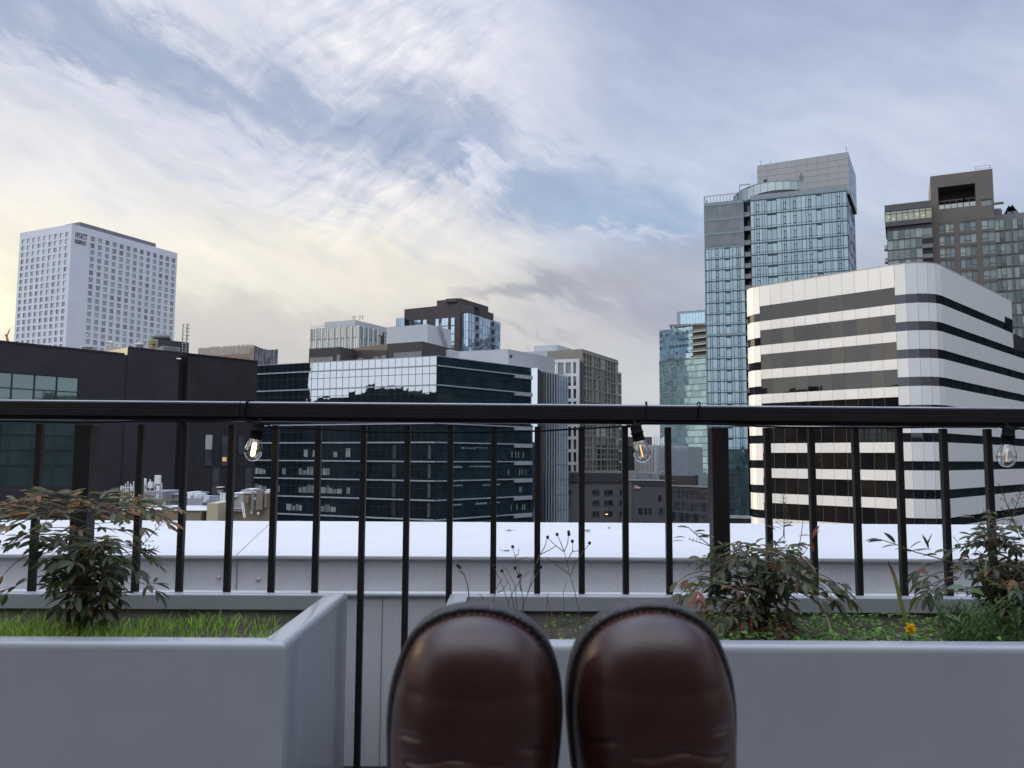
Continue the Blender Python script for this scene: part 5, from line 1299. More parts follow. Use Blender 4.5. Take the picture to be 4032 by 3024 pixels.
for j in range(nrow + 1): zt = vtop - j * hR; s.fbox(FR, 0, FR.L, zt + .02, zt + .42, .02, .26)
part(s, 'pilasters', m_beige, t)
s = MB(); z0_ = FR.uv(S4(700, 1192))[1]; s.fbox(FR, 0, FR.L + 1, z0_ - .7, z0_, -.1, .9); part(s, 'white_ledge', m_wf, t)
# white framed bay standing in front of its left face
(fw, zw) = roof([S4(285, 252), S4(596, 243)], 1, 246); FW = Face(fw[0], fw[1]); side = Face(FW.p(FW.L, 0, 0).xy, FW.p(FW.L, 0, 0).xy + FR.u * 1.0)
_, zbw = FW.uv(S4(520, 1192)); s = MB(); s.prism(fpoly(FW, 0, FW.L, -7, -.6), zbw - 6, zw - .3); part(s, 'bay_core', mat('bay_dark', (.05, .05, .05), .8), t)
colx = [(285, 294), (338, 356), (400, 418), (467, 484), (528, 548), (572, 598)]; s = MB()
for a, b_ in colx: s.fbox(FW, FW.uv(S4(a, 600))[0], FW.uv(S4(b_, 600))[0], zbw, zw, -.6, .1)
zrow = [zw]; d0 = FW.uv(S4(520, 375))[1]; d1 = FW.uv(S4(520, 480))[1]; zz_ = d0
s.fbox(FW, 0, FW.L, zw - .9, zw + .1, -.6, .13)
while zz_ > zbw: s.fbox(FW, FW.uv(S4(488, 600))[0], FW.L, zz_ - .45, zz_ + .45, -.6, .12); s.fbox(FW, 0, FW.uv(S4(488, 600))[0], zz_ - .2, zz_ + .2, -.6, .05); zrow.append(zz_); zz_ -= (d0 - d1)
s.fbox(FW, 0, FW.L, zbw - .6, zbw + .3, -.6, .14)
part(s, 'white_frame', m_wf, t)
zrow.append(zbw)
for j in range(len(zrow) - 1):
    for i in range(5): a, b_ = FW.uv(S4(colx[i][1], 600))[0], FW.uv(S4(colx[i + 1][0], 600))[0]; s = MB(); s.pane(FW, a, b_, zrow[j + 1] + .4, zrow[j] - .4, -.5, .004, rndc.choice((0, 1, 2))); part(s, 'bay_window', gE, t)
# curtains folded back in the lit top bay
s = MB(); 
for (p_, q_) in (((310, 300), (318, 345)), ((325, 310), (333, 345)), ((390, 285), (400, 365))): a, va = FW.uv(S4(*p_)); b2, vb2 = FW.uv(S4(*q_)); s.fbox(FW, a, b2, vb2, va, -.45, -.35)
part(s, 'pale_curtain', mat('pale_curtain', (.6, .58, .5), .8, emit=((1, .85, .6), .25)), t)
fr2, z2_ = roof([S4(218, 131), S4(415, 122), S4(535, 157)], 1, 268); s = MB(); s.prism(closed(fr2), z7 - 4, z2_); part(s, 'roof_box', m_lt, t)
fr2, z2_ = roof([S4(110, 184), S4(332, 171)], 1, 264); s = MB(); s.prism(closed(fr2, 20), GROUND, z2_); part(s, 'left_block', m_lt, t); P = Face(fr2[0], fr2[1])
railing_top(t, [P.p(P.uv(S4(140, 180))[0], 0, -1).xy, P.p(P.uv(S4(160, 180))[0], 0, -1).xy], z2_, 2.2, m_steel, 'roof_ladder', step=.8, r=.04); fr3, z3_ = roof([S4(240, 131), S4(258, 130)], 0, 272); railing_top(t, fr3, z2_ + 5, 3, m_steel, 'roof_ladder', step=.8, r=.04)
(fr, z_) = roof([S4(922, 352), S4(945, 355)], 0, 290); s = MB(); s.prism(closed(fr, 14), GROUND, z_); part(s, 'rear_wing', gE[0], t); F = Face(fr[0], fr[1]); s = MB()
for k in range(16): z = z_ - k * 3.9; s.fbox(F, 0, F.L, z - .5, z, .05, .3)
s.fbox(F, F.L * .82, F.L, z_ - 62, z_, .05, .35); part(s, 'wing_frame', m_wf, t)
# ---------- 8. low grey buildings in the dip
m_lowg = mat('low_grey_wall', (.115, .115, .13), .85, .08, .15); m_lowd = mat('low_dark_wall', (.085, .085, .10), .85, .08, .15); m_par = mat('dark_parapet_band', (.045, .042, .052), .8)
m_wdk = glass_mat('small_window_glass', (.03, .035, .045), (.5, .55, .62), .18)
(fr, z8) = roof([S4(470, 1196), S4(1012, 1204)], 0, 226); 
FZ = lambda F, p_: F.uv(p_)
F8 = Face((at(S4(470, 1196), 226).x, 226), (at(S4(1040, 1204), 226).x, 227)); z8 = at(S4(700, 1197), 226).z; zg8 = at(S4(700, 1272), 226).z
t = thing('grey_apartment_block', 'plain grey block with a dark band along its top, below the concrete tower', 'building', (F8.a.x, F8.a.y, GROUND))
s = MB(); s.prism(fpoly(F8, 0, F8.L, -20, 0), GROUND, zg8); part(s, 'wall', m_lowg, t); s = MB(); s.prism(fpoly(F8, -.1, F8.L + .1, -20, .4), zg8, z8); part(s, 'top_band', m_par, t)
m_lamp = mat('lit_window_yellow', (.6, .4, .1), .5, emit=((1, .65, .15), 2.0))
for y0_ in (1338, 1425, 1517):
    for k, (a, b_) in enumerate(((497, 530), (704, 740), (742, 766), (806, 828), (832, 878), (936, 960))):
        if y0_ == 1517 and k == 0: continue
        u0, v1 = F8.uv(S4(a, y0_)); u1, v0 = F8.uv(S4(b_, y0_ + 40)); s = MB(); s.pane(F8, u0, u1, v0, v1, .03, .004); s.fbox(F8, u0 - .1, u1 + .1, v0 - .15, v0, 0, .12, 1)
        if y0_ == 1517 and a == 806: s.fbox(F8, u0 + .3, u0 + 1.0, v0 + .6, v1 - .9, .04, .08, 2)
        part(s, 'window', [m_wdk, m_lowd, m_lamp], t)
F9 = Face((at(S4(1005, 1258), 222).x, 222), (at(S4(1372, 1258), 222).x, 219)); z9 = at(S4(1180, 1258), 221).z
t = thing('dark_hotel_block', 'dark grey block with a small red and white sign near its top corner', 'building', (F9.a.x, F9.a.y, GROUND))
s = MB(); s.prism(fpoly(F9, 0, F9.L, -18, 0), GROUND, z9); part(s, 'wall', m_lowd, t); s = MB(); s.fbox(F9, 0, F9.uv(S4(1040, 1300))[0], GROUND, z9 - .4, .02, .25); part(s, 'pale_strip', m_lowg, t)
s = MB(); s.fbox(F9, 0, F9.L * .8, z9 - .05, z9 + .16, -.5, .35); part(s, 'roof_edge', mat('pale_roof_edge', (.45, .46, .50), .5), t); s = MB(); s.fbox(F9, 0, F9.L, z9 - 1.3, z9 - .06, 0, .18); part(s, 'top_band', m_par, t)  # roof edge in a paler grey than the wall
u0, v1 = F9.uv(S4(1056, 1298)); u1, v0 = F9.uv(S4(1116, 1328)); hS = v1 - v0; sg = MB()
sg.fbox(F9, u0, u0 + (u1 - u0) * .10, v0, v1, .28, .36, 1); sg.fbox(F9, u0 + (u1 - u0) * .10, u0 + (u1 - u0) * .30, v0 + hS * .08, v1 - hS * .05, .28, .37, 0)
sg.fbox(F9, u0 + (u1 - u0) * .32, u0 + (u1 - u0) * .56, v0 + hS * .60, v0 + hS * .86, .28, .34, 2); sg.fbox(F9, u0 + (u1 - u0) * .32, u0 + (u1 - u0) * .92, v0 + hS * .16, v0 + hS * .44, .28, .34, 2)
part(sg, 'sign', [mat('sign_red', (.50, .08, .09), .5, emit=((1, .15, .15), .12)), mat('sign_orange', (.6, .30, .22), .5), mat('sign_white', (.7, .75, .8), .5)], t)
for i in range(26):
    u = F9.L * rndc.uniform(.16, .97); v = z9 - rndc.choice((5.5, 9, 12.5, 16, 19.5)); s = MB(); s.pane(F9, u, u + .8, v, v + 1.7, .03, .004); part(s, 'window', m_wdk, t)
s = MB(); m_cb = mat('corrugated_box', (.075, .068, .078), .7); Fb = Face((at(S4(1265, 1216), 224).x, 224), (at(S4(1562, 1216), 221).x, 221)); zb9 = at(S4(1500, 1217), 222).z
s.prism(fpoly(Fb, 0, Fb.L, -9, 0), z9 - 14, zb9)
for i in range(22): s.fbox(Fb, Fb.L * i / 22, Fb.L * (i + .5) / 22, z9 - 8, zb9, 0, .22)
th = thing('roof_enclosure', 'dark ribbed enclosure on the roof of the dark grey block', 'roof enclosure', (Fb.a.x, Fb.a.y, z9)); part(s, 'ribbed_wall', m_cb, th)
s = MB(); 
for (x0, x1, y0, y1, d_) in ((1005, 1080, 1180, 1262, 224), (1080, 1260, 1190, 1225, 226), (1300, 1430, 1182, 1222, 227), (1205, 1270, 1205, 1262, 223.5)):
    a, b_ = at(S4(x0, y0), d_), at(S4(x1, y1), d_); s.box(a.x, b_.x, d_, d_ + 5, min(b_.z, z9 - 2), a.z)
part(s, 'roof_boxes', mat('mid_grey_plant', (.20, .22, .23), .8, .1, .4), th)
F10 = Face((at(S4(1368, 1300), 216).x, 216), (at(S4(1668, 1286), 206).x, 206)); z10 = at(S4(1368, 1300), 216).z
t = thing('gridded_block', 'brown grey block with a regular grid of dull windows beside the thick railing post', 'building', (F10.a.x, F10.a.y, GROUND))
s = MB(); s.prism(fpoly(F10, 0, F10.L, -2, 0), GROUND, z10); part(s, 'wall', mat('brown_grey_wall', (.10, .085, .085), .8), t)
s = MB(); s.fbox(F10, 0, F10.L, z10 - .2, z10 + .15, -.5, .3); part(s, 'roof_edge', mat('edge_pale_brown', (.30, .27, .26), .6), t)
gF = [glass_mat('dull_glass', (.09, .09, .10), (.55, .56, .6), .24), glass_mat('dull_glass_dark', (.04, .045, .05), (.4, .45, .5), .2)]
rowsz = [F10.uv(S4(1372, y_))[1] for y_ in (1330, 1400)]; hh = (F10.uv(S4(1372, 1330))[1] - F10.uv(S4(1372, 1425))[1])
for j in range(4):
    vt = rowsz[0] - j * hh
    for i in range(8): u = F10.L * (i + .06) / 8; s = MB(); s.pane(F10, u, u + F10.L / 8 * .88, vt - hh * .80, vt, .04, .006, 0 if j < 2 else rndc.choice((0, 1, 1))); s.fbox(F10, u, u + F10.L / 8 * .88, vt - hh * .28, vt - hh * .24, .03, .1, 2); part(s, 'window', gF + [m_frame], t)
# ---------- 9. glass hall with a louvred side
F11 = Face((at(S4(985, 967), 300).x, 300), (at(S4(1242, 967), 286).x, 286)); zt11 = at(S4(1242, 967), 286).z; F12 = Face(F11.p(F11.L, 0).xy, (at(S4(1628, 1002), 318).x, 318))
t = thing('louvred_hall', 'low hall with a glass front and pale louvred side, behind the tilted bulb', 'building', (F11.b.x, F11.b.y, GROUND))
poly = [tuple(F11.a), tuple(F11.b), tuple(F12.b), (F12.b.x - 6, F12.b.y + 30), (F11.a.x, F11.a.y + 40)]; body(t, poly, GROUND, zt11 - .2, m_core)
zbl = zt11 - 21; gG = glass_mat('hall_glass', (.12, .17, .22), (.7, .82, .95), .62); gH = glass_mat('hall_glass_dark', (.02, .03, .04), (.35, .42, .48), .25)
s = MB(); uh = F11.L * .38
for k in range(3):
    for i in range(3): s.pane(F11, uh * i / 3, uh * (i + 1) / 3, zbl + 7 * k, zbl + 7 * (k + 1), .1, .004)
part(s, 'bright_glazing', gG, t); s = MB()
for i in range(7): s.pane(F11, uh + (F11.L - uh) * i / 7, uh + (F11.L - uh) * (i + 1) / 7, zbl, zt11, .1, .01)
part(s, 'dark_glazing', gH, t); s = MB()
for i in range(1, 3): s.fbox(F11, uh * i / 3 - .1, uh * i / 3 + .1, zbl, zt11, .1, .25)
for k in range(1, 3): s.fbox(F11, 0, uh, zbl + 7 * k - .1, zbl + 7 * k + .1, .1, .25)
part(s, 'mullions', m_frame, t); s = MB()
for i in range(8): s.fbox(F11, uh + (F11.L - uh) * i / 7 - .22, uh + (F11.L - uh) * i / 7 + .22, zbl, zt11 + .3, .1, .9)
part(s, 'white_fins', m_white, t)
s = MB(); s.fbox(F12, 0, F12.L, zt11 - 42, zt11, 0, .12); part(s, 'side_wall', mat('pale_side', (.30, .34, .37), .7, .04, .3), t)
s = MB()
for i in range(26): s.fbox(F12, F12.L * .62 * i / 26, F12.L * .62 * i / 26 + .35, zt11 - 22, zt11 + .1, .12, .8)
part(s, 'louvres', mat('pale_louvre', (.48, .53, .58), .6), t)
s = MB(); a, b_ = at(S4(985, 893), 340), at(S4(1212, 960), 340); s.box(a.x, b_.x, 340, 365, GROUND, a.z); c_, d_ = at(S4(1310, 900), 345), at(S4(1210, 960), 345)
dk = single(s, 'distant_block', mat('distant_brown', (.10, .09, .10), .8), 'dull brown flat-roofed block just behind the louvred hall', 'building')
t2 = thing('white_stack', 'cluster of pale ribbed vertical stacks behind the louvred hall', 'stack', (at(S4(1240, 900), 325).x, 325, GROUND))
for (x0, x1, y_) in ((1207, 1225, 880), (1226, 1242, 882), (1246, 1272, 887), (1280, 1294, 905), (1297, 1310, 893)):
    a, b_ = at(S4(x0, y_), 325), at(S4(x1, y_), 325); s = MB(); s.lathe(((a.x + b_.x) / 2, 325, 0), [((b_.x - a.x) / 2, -30), ((b_.x - a.x) / 2, a.z), (.01, a.z)], 12); part(s, 'flue', mat('pale_flue', (.52, .53, .55), .6) if 'pale_flue' not in bpy.data.materials else bpy.data.materials['pale_flue'], t2)

# ---------- 10. blue glass tower behind the teal one
(fr, zB) = roof([R3(140, 1087), R3(395, 1052)], 0, 400); F = Face(fr[0], (Vector(fr[0]) + (Vector(fr[1]) - Vector(fr[0])) * 1.25)); t = thing('blue_glass_tower', 'slimmer blue glass tower with stacked balconies, left of the tall teal tower', 'building', (F.a.x, F.a.y, GROUND))
zt = F.uv(R3(140, 1087))[1]; body(t, [tuple(F.a), tuple(F.b), tuple(F.p(F.L, 0, -30).xy), tuple(F.p(0, 0, -30).xy)], GROUND, zt - .1, m_core, capm=m_roofgr)
gI = [glass_mat('sky_blue_glass', (.06, .12, .16), (.55, .78, .92), .60), glass_mat('sky_blue_glass_dim', (.05, .10, .13), (.48, .70, .80), .52)]; gJ = [glass_mat('green_blue_glass', (.05, .10, .10), (.55, .74, .76), .50), glass_mat('green_blue_dim', (.04, .08, .085), (.48, .66, .68), .42)]
ubal = F.uv(R3(330, 1200))[0]; hfl = 3.05; n1 = int((zt - F.uv(R3(140, 1290))[1]) / hfl); zfl = floors(zt, hfl, 44)
for i, (a, b_) in enumerate(zfl):
    s = MB(); uE = ubal if i < n1 else F.L; n_ = 10 if i < n1 else 16
    for k in range(n_): s.pane(F, uE * k / n_, uE * (k + 1) / n_, a, b_, .1 if i < n1 else .5, .002, rndc.choice((0, 0, 1)))
    part(s, 'glazing_band', gI if i < n1 else gJ, t)
s = MB()
for i, (a, b_) in enumerate(zfl):
    s.fbox(F, 0, ubal if i < n1 else F.L, a - .22, a + .22, .08 if i < n1 else .48, .2 if i < n1 else .62)
    for k in range(10):
        if rndc.random() < .55: u = ubal * (k + .2) / 10; s.fbox(F, u, u + 1.6, a + .9, a + 1.0, .1, .66); s.fbox(F, u, u + .12, a, a + .95, .1, .66)
part(s, 'dark_bands', mat('teal_frame', (.06, .10, .125), .5), t)
s = MB(); s.fbox(F, 0, F.L, zfl[n1][1] - .3, zfl[n1][1] + .3, 0, .9); part(s, 'setback_ledge', m_frame, t)
for i in range(n1):
    a, b_ = zfl[i]; s = MB(); s.fbox(F, ubal, F.L, a, b_ - .3, -.02, .03, 0); s.fbox(F, ubal - .3, F.L, a - .25, a + .1, 0, 2.0, 1); s.fbox(F, ubal, F.L, a + .1, a + 1.15, 1.8, 1.86, 2); part(s, 'balcony', [m_void, mat('slab_edge', (.36, .40, .42), .6) if 'slab_edge' not in bpy.data.materials else bpy.data.materials['slab_edge'], mat('balustrade', (.10, .13, .15), .3) if 'balustrade' not in bpy.data.materials else bpy.data.materials['balustrade']], t)
fr2, zz2 = roof([R3(238, 978), R3(395, 966)], 0, 404); Fm = Face(fr2[0], fr2[1]); s = MB(); s.prism(fpoly(Fm, 0, Fm.L + 12, -16, 0), zt - 1, zz2); part(s, 'plant_level', mat('blue_grey_panel', (.26, .32, .37), .6), t)
s = MB(); [s.pane(Fm, Fm.L * (k + .2) / 9, Fm.L * (k + 1.1) / 9, zz2 - 9.5, zz2 - 1.2, .06, .003) for k in range(1, 9)]; part(s, 'plant_glazing', gI[0], t)
fr3, zz3 = roof([R3(195, 1052), R3(395, 1044)], 0, 399); Fc = Face(fr3[0], fr3[1]); s = MB(); s.fbox(Fc, 0, Fc.L + 8, zz3 - .7, zz3, -12, .5); part(s, 'canopy', mat('canopy_grey', (.2, .2, .22), .6), t); s = MB(); s.fbox(Fc, 1.5, 2.2, zt, zz3 - .7, -.8, -.2); part(s, 'canopy_post', m_white, t)
railing_top(t, [F.a, F.p(ubal, 0).xy], zt, 1.1, m_steel, r=.05, step=2.5)
s = MB()
for x in (268, 333, 390): u, v = Fm.uv(R3(x, 945)); s.fbox(Fm, u - .12, u + .12, zz2, v, -1, -.8); s.fbox(Fm, u, u + 4.5, v - 2.2, v - 2.0, -1, -.9)
part(s, 'window_cleaning_arm', m_white, t)

# ---------- 11. tall teal glass tower
(fr, zT) = roof([S5(500, 520), S5(1818, 380)], 1, 215); (frP, zP11) = roof([S5(990, 170), S5(1835, 42), S5(1905, 262)], 1, 216.5)
F = Face(fr[0], fr[1]); t = thing('teal_glass_tower', 'tallest teal glass tower with a curved glass screen and a grey slab on its roof', 'building', (fr[1][0], fr[1][1], GROUND))
C2 = Vector(frP[1]); Rr = Vector(frP[2]); dirR = (Rr - C2).normalized(); LR = (Rr - C2).length
FRt = Face(F.b, F.b + dirR * LR)
pb = [tuple(F.a), tuple(F.b), tuple(FRt.b), tuple(F.a + (FRt.b - F.b))]
uA, uB = F.uv(S5(866, 700))[0], F.uv(S5(932, 700))[0]
n_in = F.n
s = MB()
for (a, b_) in ((0, uA), (uB, F.L)): s.prism(fpoly(F, a, b_, -14, 0), GROUND, zT)
s.prism(fpoly(F, uA, uB, -14, -3), GROUND, zT); s.prism([tuple(F.p(0, 0, -14).xy), tuple(F.p(F.L, 0, -14).xy), pb[2], pb[3]], GROUND, zT); part(s, 'core', m_core, t)
gK = [glass_mat('teal_glass', (.05, .095, .115), (.50, .65, .76), .44), glass_mat('teal_glass_pale', (.06, .11, .13), (.54, .69, .80), .46), glass_mat('teal_glass_dim', (.045, .085, .105), (.47, .62, .73), .42)]
gL = [glass_mat('grey_pink_glass', (.13, .13, .145), (.34, .36, .40), .20), glass_mat('grey_glass', (.12, .135, .15), (.36, .41, .46), .20)]
m_tf = mat('teal_tower_frame', (.022, .052, .068), .5, .1, 1); m_pf = mat('pale_frame', (.20, .27, .31), .5, .05, 1)
zr_ = [F.uv(S5(1000, y_))[1] for y_ in (492, 625, 757, 888, 998, 1103, 1203)]; h_ = (zr_[3] - zr_[6]) / 3
while zr_[-1] > GROUND + h_: zr_.append(zr_[-1] - h_)
XR = [932, 970, 990, 1015, 1045, 1068, 1088, 1130, 1178, 1220, 1243, 1264, 1305, 1336, 1360, 1410, 1450, 1478, 1500, 1548, 1598, 1620, 1670, 1690, 1734, 1746, 1768, 1792, 1816]
ur = [F.uv(S5(x, 900))[0] for x in XR]; ur[0] = uB; ur[-1] = F.L
XL = [500, 517, 545, 565, 609, 630, 670, 692, 737, 762, 803, 822, 836, 866]; ul = [F.uv(S5(x, 1000))[0] for x in XL]; ul[0] = 0; ul[-1] = uA
zl_ = [F.uv(S5(505, y_))[1] for y_ in (545, 683, 812, 944, 1047, 1148, 1249, 1350, 1452)]; hl = (zl_[3] - zl_[8]) / 5
while zl_[-1] > GROUND + hl: zl_.append(zl_[-1] - hl)
zband = F.uv(R3(520, 1108))[1]
for i in range(len(zr_) - 1):
    s = MB(); [s.pane(F, ur[k], ur[k + 1], zr_[i + 1], zr_[i], .1, .0012, rndc.choice((0, 0, 1, 2))) for k in range(len(ur) - 1)]; part(s, 'glazing_band', gK, t)
for i in range(len(zl_) - 1):
    s = MB(); [s.pane(F, ul[k], ul[k + 1], zl_[i + 1], zl_[i], .1, .0012, (rndc.choice((0, 0, 1)) if i < 3 else rndc.choice((0, 0, 1, 2)))) for k in range(len(ul) - 1)]; part(s, 'glazing_band', gL if i < 3 else gK, t)
s = MB(); zlow = GROUND
for u in ur: s.fbox(F, u - .065, u + .065, zlow, zr_[0], .09, .2)
for u in ul: s.fbox(F, u - .065, u + .065, zlow, zl_[3], .09, .2)
for z in zr_: s.fbox(F, uB, F.L, z - .13, z + .13, .09, .22); s.fbox(F, uB, F.L, z + .62, z + .70, .09, .17)
for z in zl_[3:]: s.fbox(F, 0, uA, z - .13, z + .13, .09, .22); s.fbox(F, ul[2], ul[12], z + .5, z + .58, .09, .16)
part(s, 'mullions', m_tf, t)
s = MB()
for u in ul: s.fbox(F, u - .06, u + .06, zl_[3], zl_[0], .09, .2)
for z in zl_[:4]: s.fbox(F, 0, uA, z - .25, z + .25, .09, .24)
s.fbox(F, 0, uA, zT - .1, zl_[0], .05, .22); s.fbox(F, uB, F.L, zr_[0], zT, .05, .22); s.fbox(F, 0, uA, zband - .35, zband + .35, .09, .3)
part(s, 'pale_frames', m_pf, t)
def rects(s, a, b_, z0, z1, w, o=.24): s.fbox(F, a, a + w, z0, z1, .1, o); s.fbox(F, b_ - w, b_, z0, z1, .1, o); s.fbox(F, a + w, b_ - w, z0, z0 + w, .1, o); s.fbox(F, a + w, b_ - w, z1 - w, z1, .1, o)
for i in range(len(zr_) - 1):
    zt_, zb_ = zr_[i], zr_[i + 1]; H_ = zt_ - zb_
    if zt_ < -4: break
    s = MB()
    for k in (2, 10, 13, 17, 25): rects(s, ur[k] - .05, ur[k + 1] + .05, zb_ + H_ * .18, zb_ + H_ * (.70 if k != 25 else .72), .17)
    part(s, 'casement_trim', m_tf, t)
    s = MB(); s.fbox(F, ur[6], ur[8], zt_ - .5, zt_ - .1, .1, .26); s.fbox(F, ur[19], ur[20], zt_ - .5, zt_ - .1, .1, .26); part(s, 'vents', m_frame, t)
for i in range(3, len(zl_) - 1):
    zt_, zb_ = zl_[i], zl_[i + 1]; H_ = zt_ - zb_; s = MB()
    for k in (4, 10): rects(s, ul[k] - .05, ul[k + 1] + .05, zb_ + H_ * .30, zb_ + H_ * .95, .16)
    s.fbox(F, ul[7], ul[8], zt_ - .5, zt_ - .1, .1, .26); part(s, 'casement_trim', m_tf, t)
for i in range(3):
    zt_, zb_ = zl_[i], zl_[i + 1]; H_ = zt_ - zb_; s = MB()
    for k in (4, 10): rects(s, ul[k], ul[k + 1], zb_ + H_ * .30, zb_ + H_ * .85, .12)
    part(s, 'pale_casements', m_pf, t)
for i in range(len(zr_) - 1):
    if zr_[i] < 10: break
    s = MB(); a, b_ = zr_[i + 1], zr_[i]; s.fbox(F, uA, uB, a - .12, a + .12, -3, -.1, 0); s.fbox(F, uA, uB, a + .12, a + 1.15, -.25, -.2, 1); s.fbox(F, uB - 1.1, uB - .2, a + .2, b_ - .5, -2.9, -2.6, 1); part(s, 'balcony', [mat('slab_grey', (.25, .27, .29), .7) if 'slab_grey' not in bpy.data.materials else bpy.data.materials['slab_grey'], mat('balcony_screen', (.20, .21, .22), .5) if 'balcony_screen' not in bpy.data.materials else bpy.data.materials['balcony_screen']], t)
# right-hand side face
FR_ = Face(F.b, FRt.b); gM = [glass_mat('side_glass', (.16, .19, .24), (.62, .72, .85), .42), glass_mat('side_glass_dark', (.06, .065, .08), (.4, .44, .5), .35)]
m_sf = mat('side_frame', (.075, .07, .08), .6)
for i in range(len(zr_) - 1):
    if zr_[i] < 0: break
    s = MB(); [s.pane(FR_, FR_.L * k / 8, FR_.L * (k + 1) / 8, zr_[i + 1], zr_[i], .08, .01, rndc.choice((0, 1, 1))) for k in range(8)]; part(s, 'glazing_band', gM, t)
s = MB()
for k in range(9): s.fbox(FR_, FR_.L * k / 8 - .2, FR_.L * k / 8 + .2, 0, zT, .07, .10)
for z in zr_: s.fbox(FR_, 0, FR_.L, z - .25, z + .25, .07, .11)
part(s, 'side_frame', m_sf, t)
vb_ = F.uv(R4(580, 765))[1]; s = MB(); s.fbox(F, -.5, F.L * .5, vb_ - .7, vb_, 0, 1.2); part(s, 'podium_ledge', mat('podium_white', (.42, .45, .46), .6), t); s = MB(); s.fbox(F, -.5, F.L * .5, GROUND, vb_ - .7, 0, .9); part(s, 'podium', m_frame, t)
# roof slab (penthouse) with its panels, its right side glazed
m_slab = mat('grey_roof_slab', (.36, .365, .375), .8, .05, .15); FPn = Face(frP[0], frP[1]); s = MB()
q3 = (frP[0][0] + frP[2][0] - frP[1][0], frP[0][1] + frP[2][1] - frP[1][1]); s.prism([frP[0], frP[1], frP[2], q3], zT - 1, zP11); part(s, 'roof_slab', m_slab, t)
s = MB()
for k in range(1, 9): s.fbox(FPn, FPn.L * k / 9 - .03, FPn.L * k / 9 + .03, zT, zP11, 0, .03)
for k in range(1, 6): z = zT + (zP11 - zT) * k / 6; s.fbox(FPn, 0, FPn.L, z - .03, z + .03, 0, .032)
part(s, 'panel_joints', mat('joint_grey', (.26, .265, .275), .8), t)
Fs = Face(frP[1], frP[2]); s = MB()
for j in range(6):
    for k in range(6): s.pane(Fs, Fs.L * (k + .1) / 6, Fs.L * (k + .9) / 6, zT + (zP11 - zT) * j / 6 + .2, zT + (zP11 - zT) * (j + 1) / 6 - .2, .05, .01, 0)
part(s, 'slab_windows', gM[0], t)
s = MB()
for (x0, y0, x1, y1, d_) in ((1138, 115, 1205, 155, -3), (1210, 108, 1238, 135, -3)):
    a, va = FPn.uv(S5(x0, y0)); b2, vb2 = FPn.uv(S5(x1, y1)); s.fbox(FPn, a, b2, zP11 - .2, va, d_ - 3, d_, 0 if x0 < 1200 else 1)
for (x, y, hh_) in ((1020, 143, 1.6), (1108, 142, 1.2), (1815, 30, 1.8)): a, va = FPn.uv(S5(x, y)); s.fbox(FPn, a - .12, a + .12, zP11 - .3, zP11 + hh_, -1, -.8)
a, va = FPn.uv(S5(1382, 262)); b2, vb2 = FPn.uv(S5(1420, 310)); s.fbox(FPn, a, b2, vb2, va, 0, .06, 2); a, va = FPn.uv(S5(1052, 300)); b2, vb2 = FPn.uv(S5(1085, 325)); s.fbox(FPn, a, b2, vb2, va, 0, .1, 1); a, va = FPn.uv(S5(1394, 240)); b2, vb2 = FPn.uv(S5(1404, 248)); s.fbox(FPn, a, b2, vb2, va, 0, .1, 1)
part(s, 'roof_fittings', [m_lt, m_frame, mat('door_grey', (.16, .18, .19), .7)], t)
# curved glass screen, its canopy and the terrace balustrade
g_scr = glass_mat('screen_glass', (.13, .165, .18), (.60, .72, .76), .45); arc = [(770, 470), (800, 430), (845, 398), (900, 372), (960, 350), (1020, 334), (1090, 322), (1160, 314), (1230, 311), (1300, 310), (1370, 311), (1430, 314), (1474, 320)]
ap = []; base_o = [.8, -.5, -1.6, -2.2, -2.4, -2.3, -2.1, -1.9, -1.8, -2.0, -2.5, -3.2, -4.2]
for (x, y), o_ in zip(arc, base_o): Fo = Face(F.p(0, 0, o_ - .2 if o_ < 0 else -.2).xy, F.p(F.L, 0, o_ - .2 if o_ < 0 else -.2).xy); u, v = Fo.uv(S5(x, y)); ap.append((Fo.p(u, 0), v))
bot = [zT] * 3 + [F.uv(S5(x, y))[1] for x, y in ((900, 470), (960, 425), (1020, 402), (1090, 388), (1160, 378), (1230, 374), (1300, 370), (1370, 368), (1430, 370), (1474, 375))]
s = MB()
for k in range(len(ap) - 1):
    a, b_ = ap[k], ap[k + 1]
    for j in range(2):
        f0, f1 = j / 2, (j + 1) / 2; A0, B0 = Vector((a[0].x, a[0].y)), Vector((b_[0].x, b_[0].y)); p0, p1 = A0.lerp(B0, f0), A0.lerp(B0, f1); lo0, lo1 = bot[k] + (bot[k + 1] - bot[k]) * f0, bot[k] + (bot[k + 1] - bot[k]) * f1; hi0, hi1 = a[1] + (b_[1] - a[1]) * f0, a[1] + (b_[1] - a[1]) * f1
        s.face([(p0.x, p0.y, max(lo0, zT)), (p1.x, p1.y, max(lo1, zT)), (p1.x, p1.y, hi1), (p0.x, p0.y, hi0)])
        s.face([(p0.x + .1, p0.y + .3, max(lo0, zT)), (p0.x + .1, p0.y + .3, hi0), (p1.x + .1, p1.y + .3, hi1), (p1.x + .1, p1.y + .3, max(lo1, zT))])
part(s, 'curved_screen', g_scr, t)
s = MB(); s.tube([Vector((a[0].x, a[0].y, a[1])) for a in ap], .12, 5); s.tube([Vector((a[0].x, a[0].y, max(zT, bz) + .05)) for a, bz in zip(ap, bot)], .12, 5)
for k in range(len(ap)): s.tube([Vector((ap[k][0].x, ap[k][0].y, max(zT, bot[k]))), Vector((ap[k][0].x, ap[k][0].y, ap[k][1]))], .07, 4)
part(s, 'screen_frame', mat('screen_steel', (.17, .21, .23), .5), t)
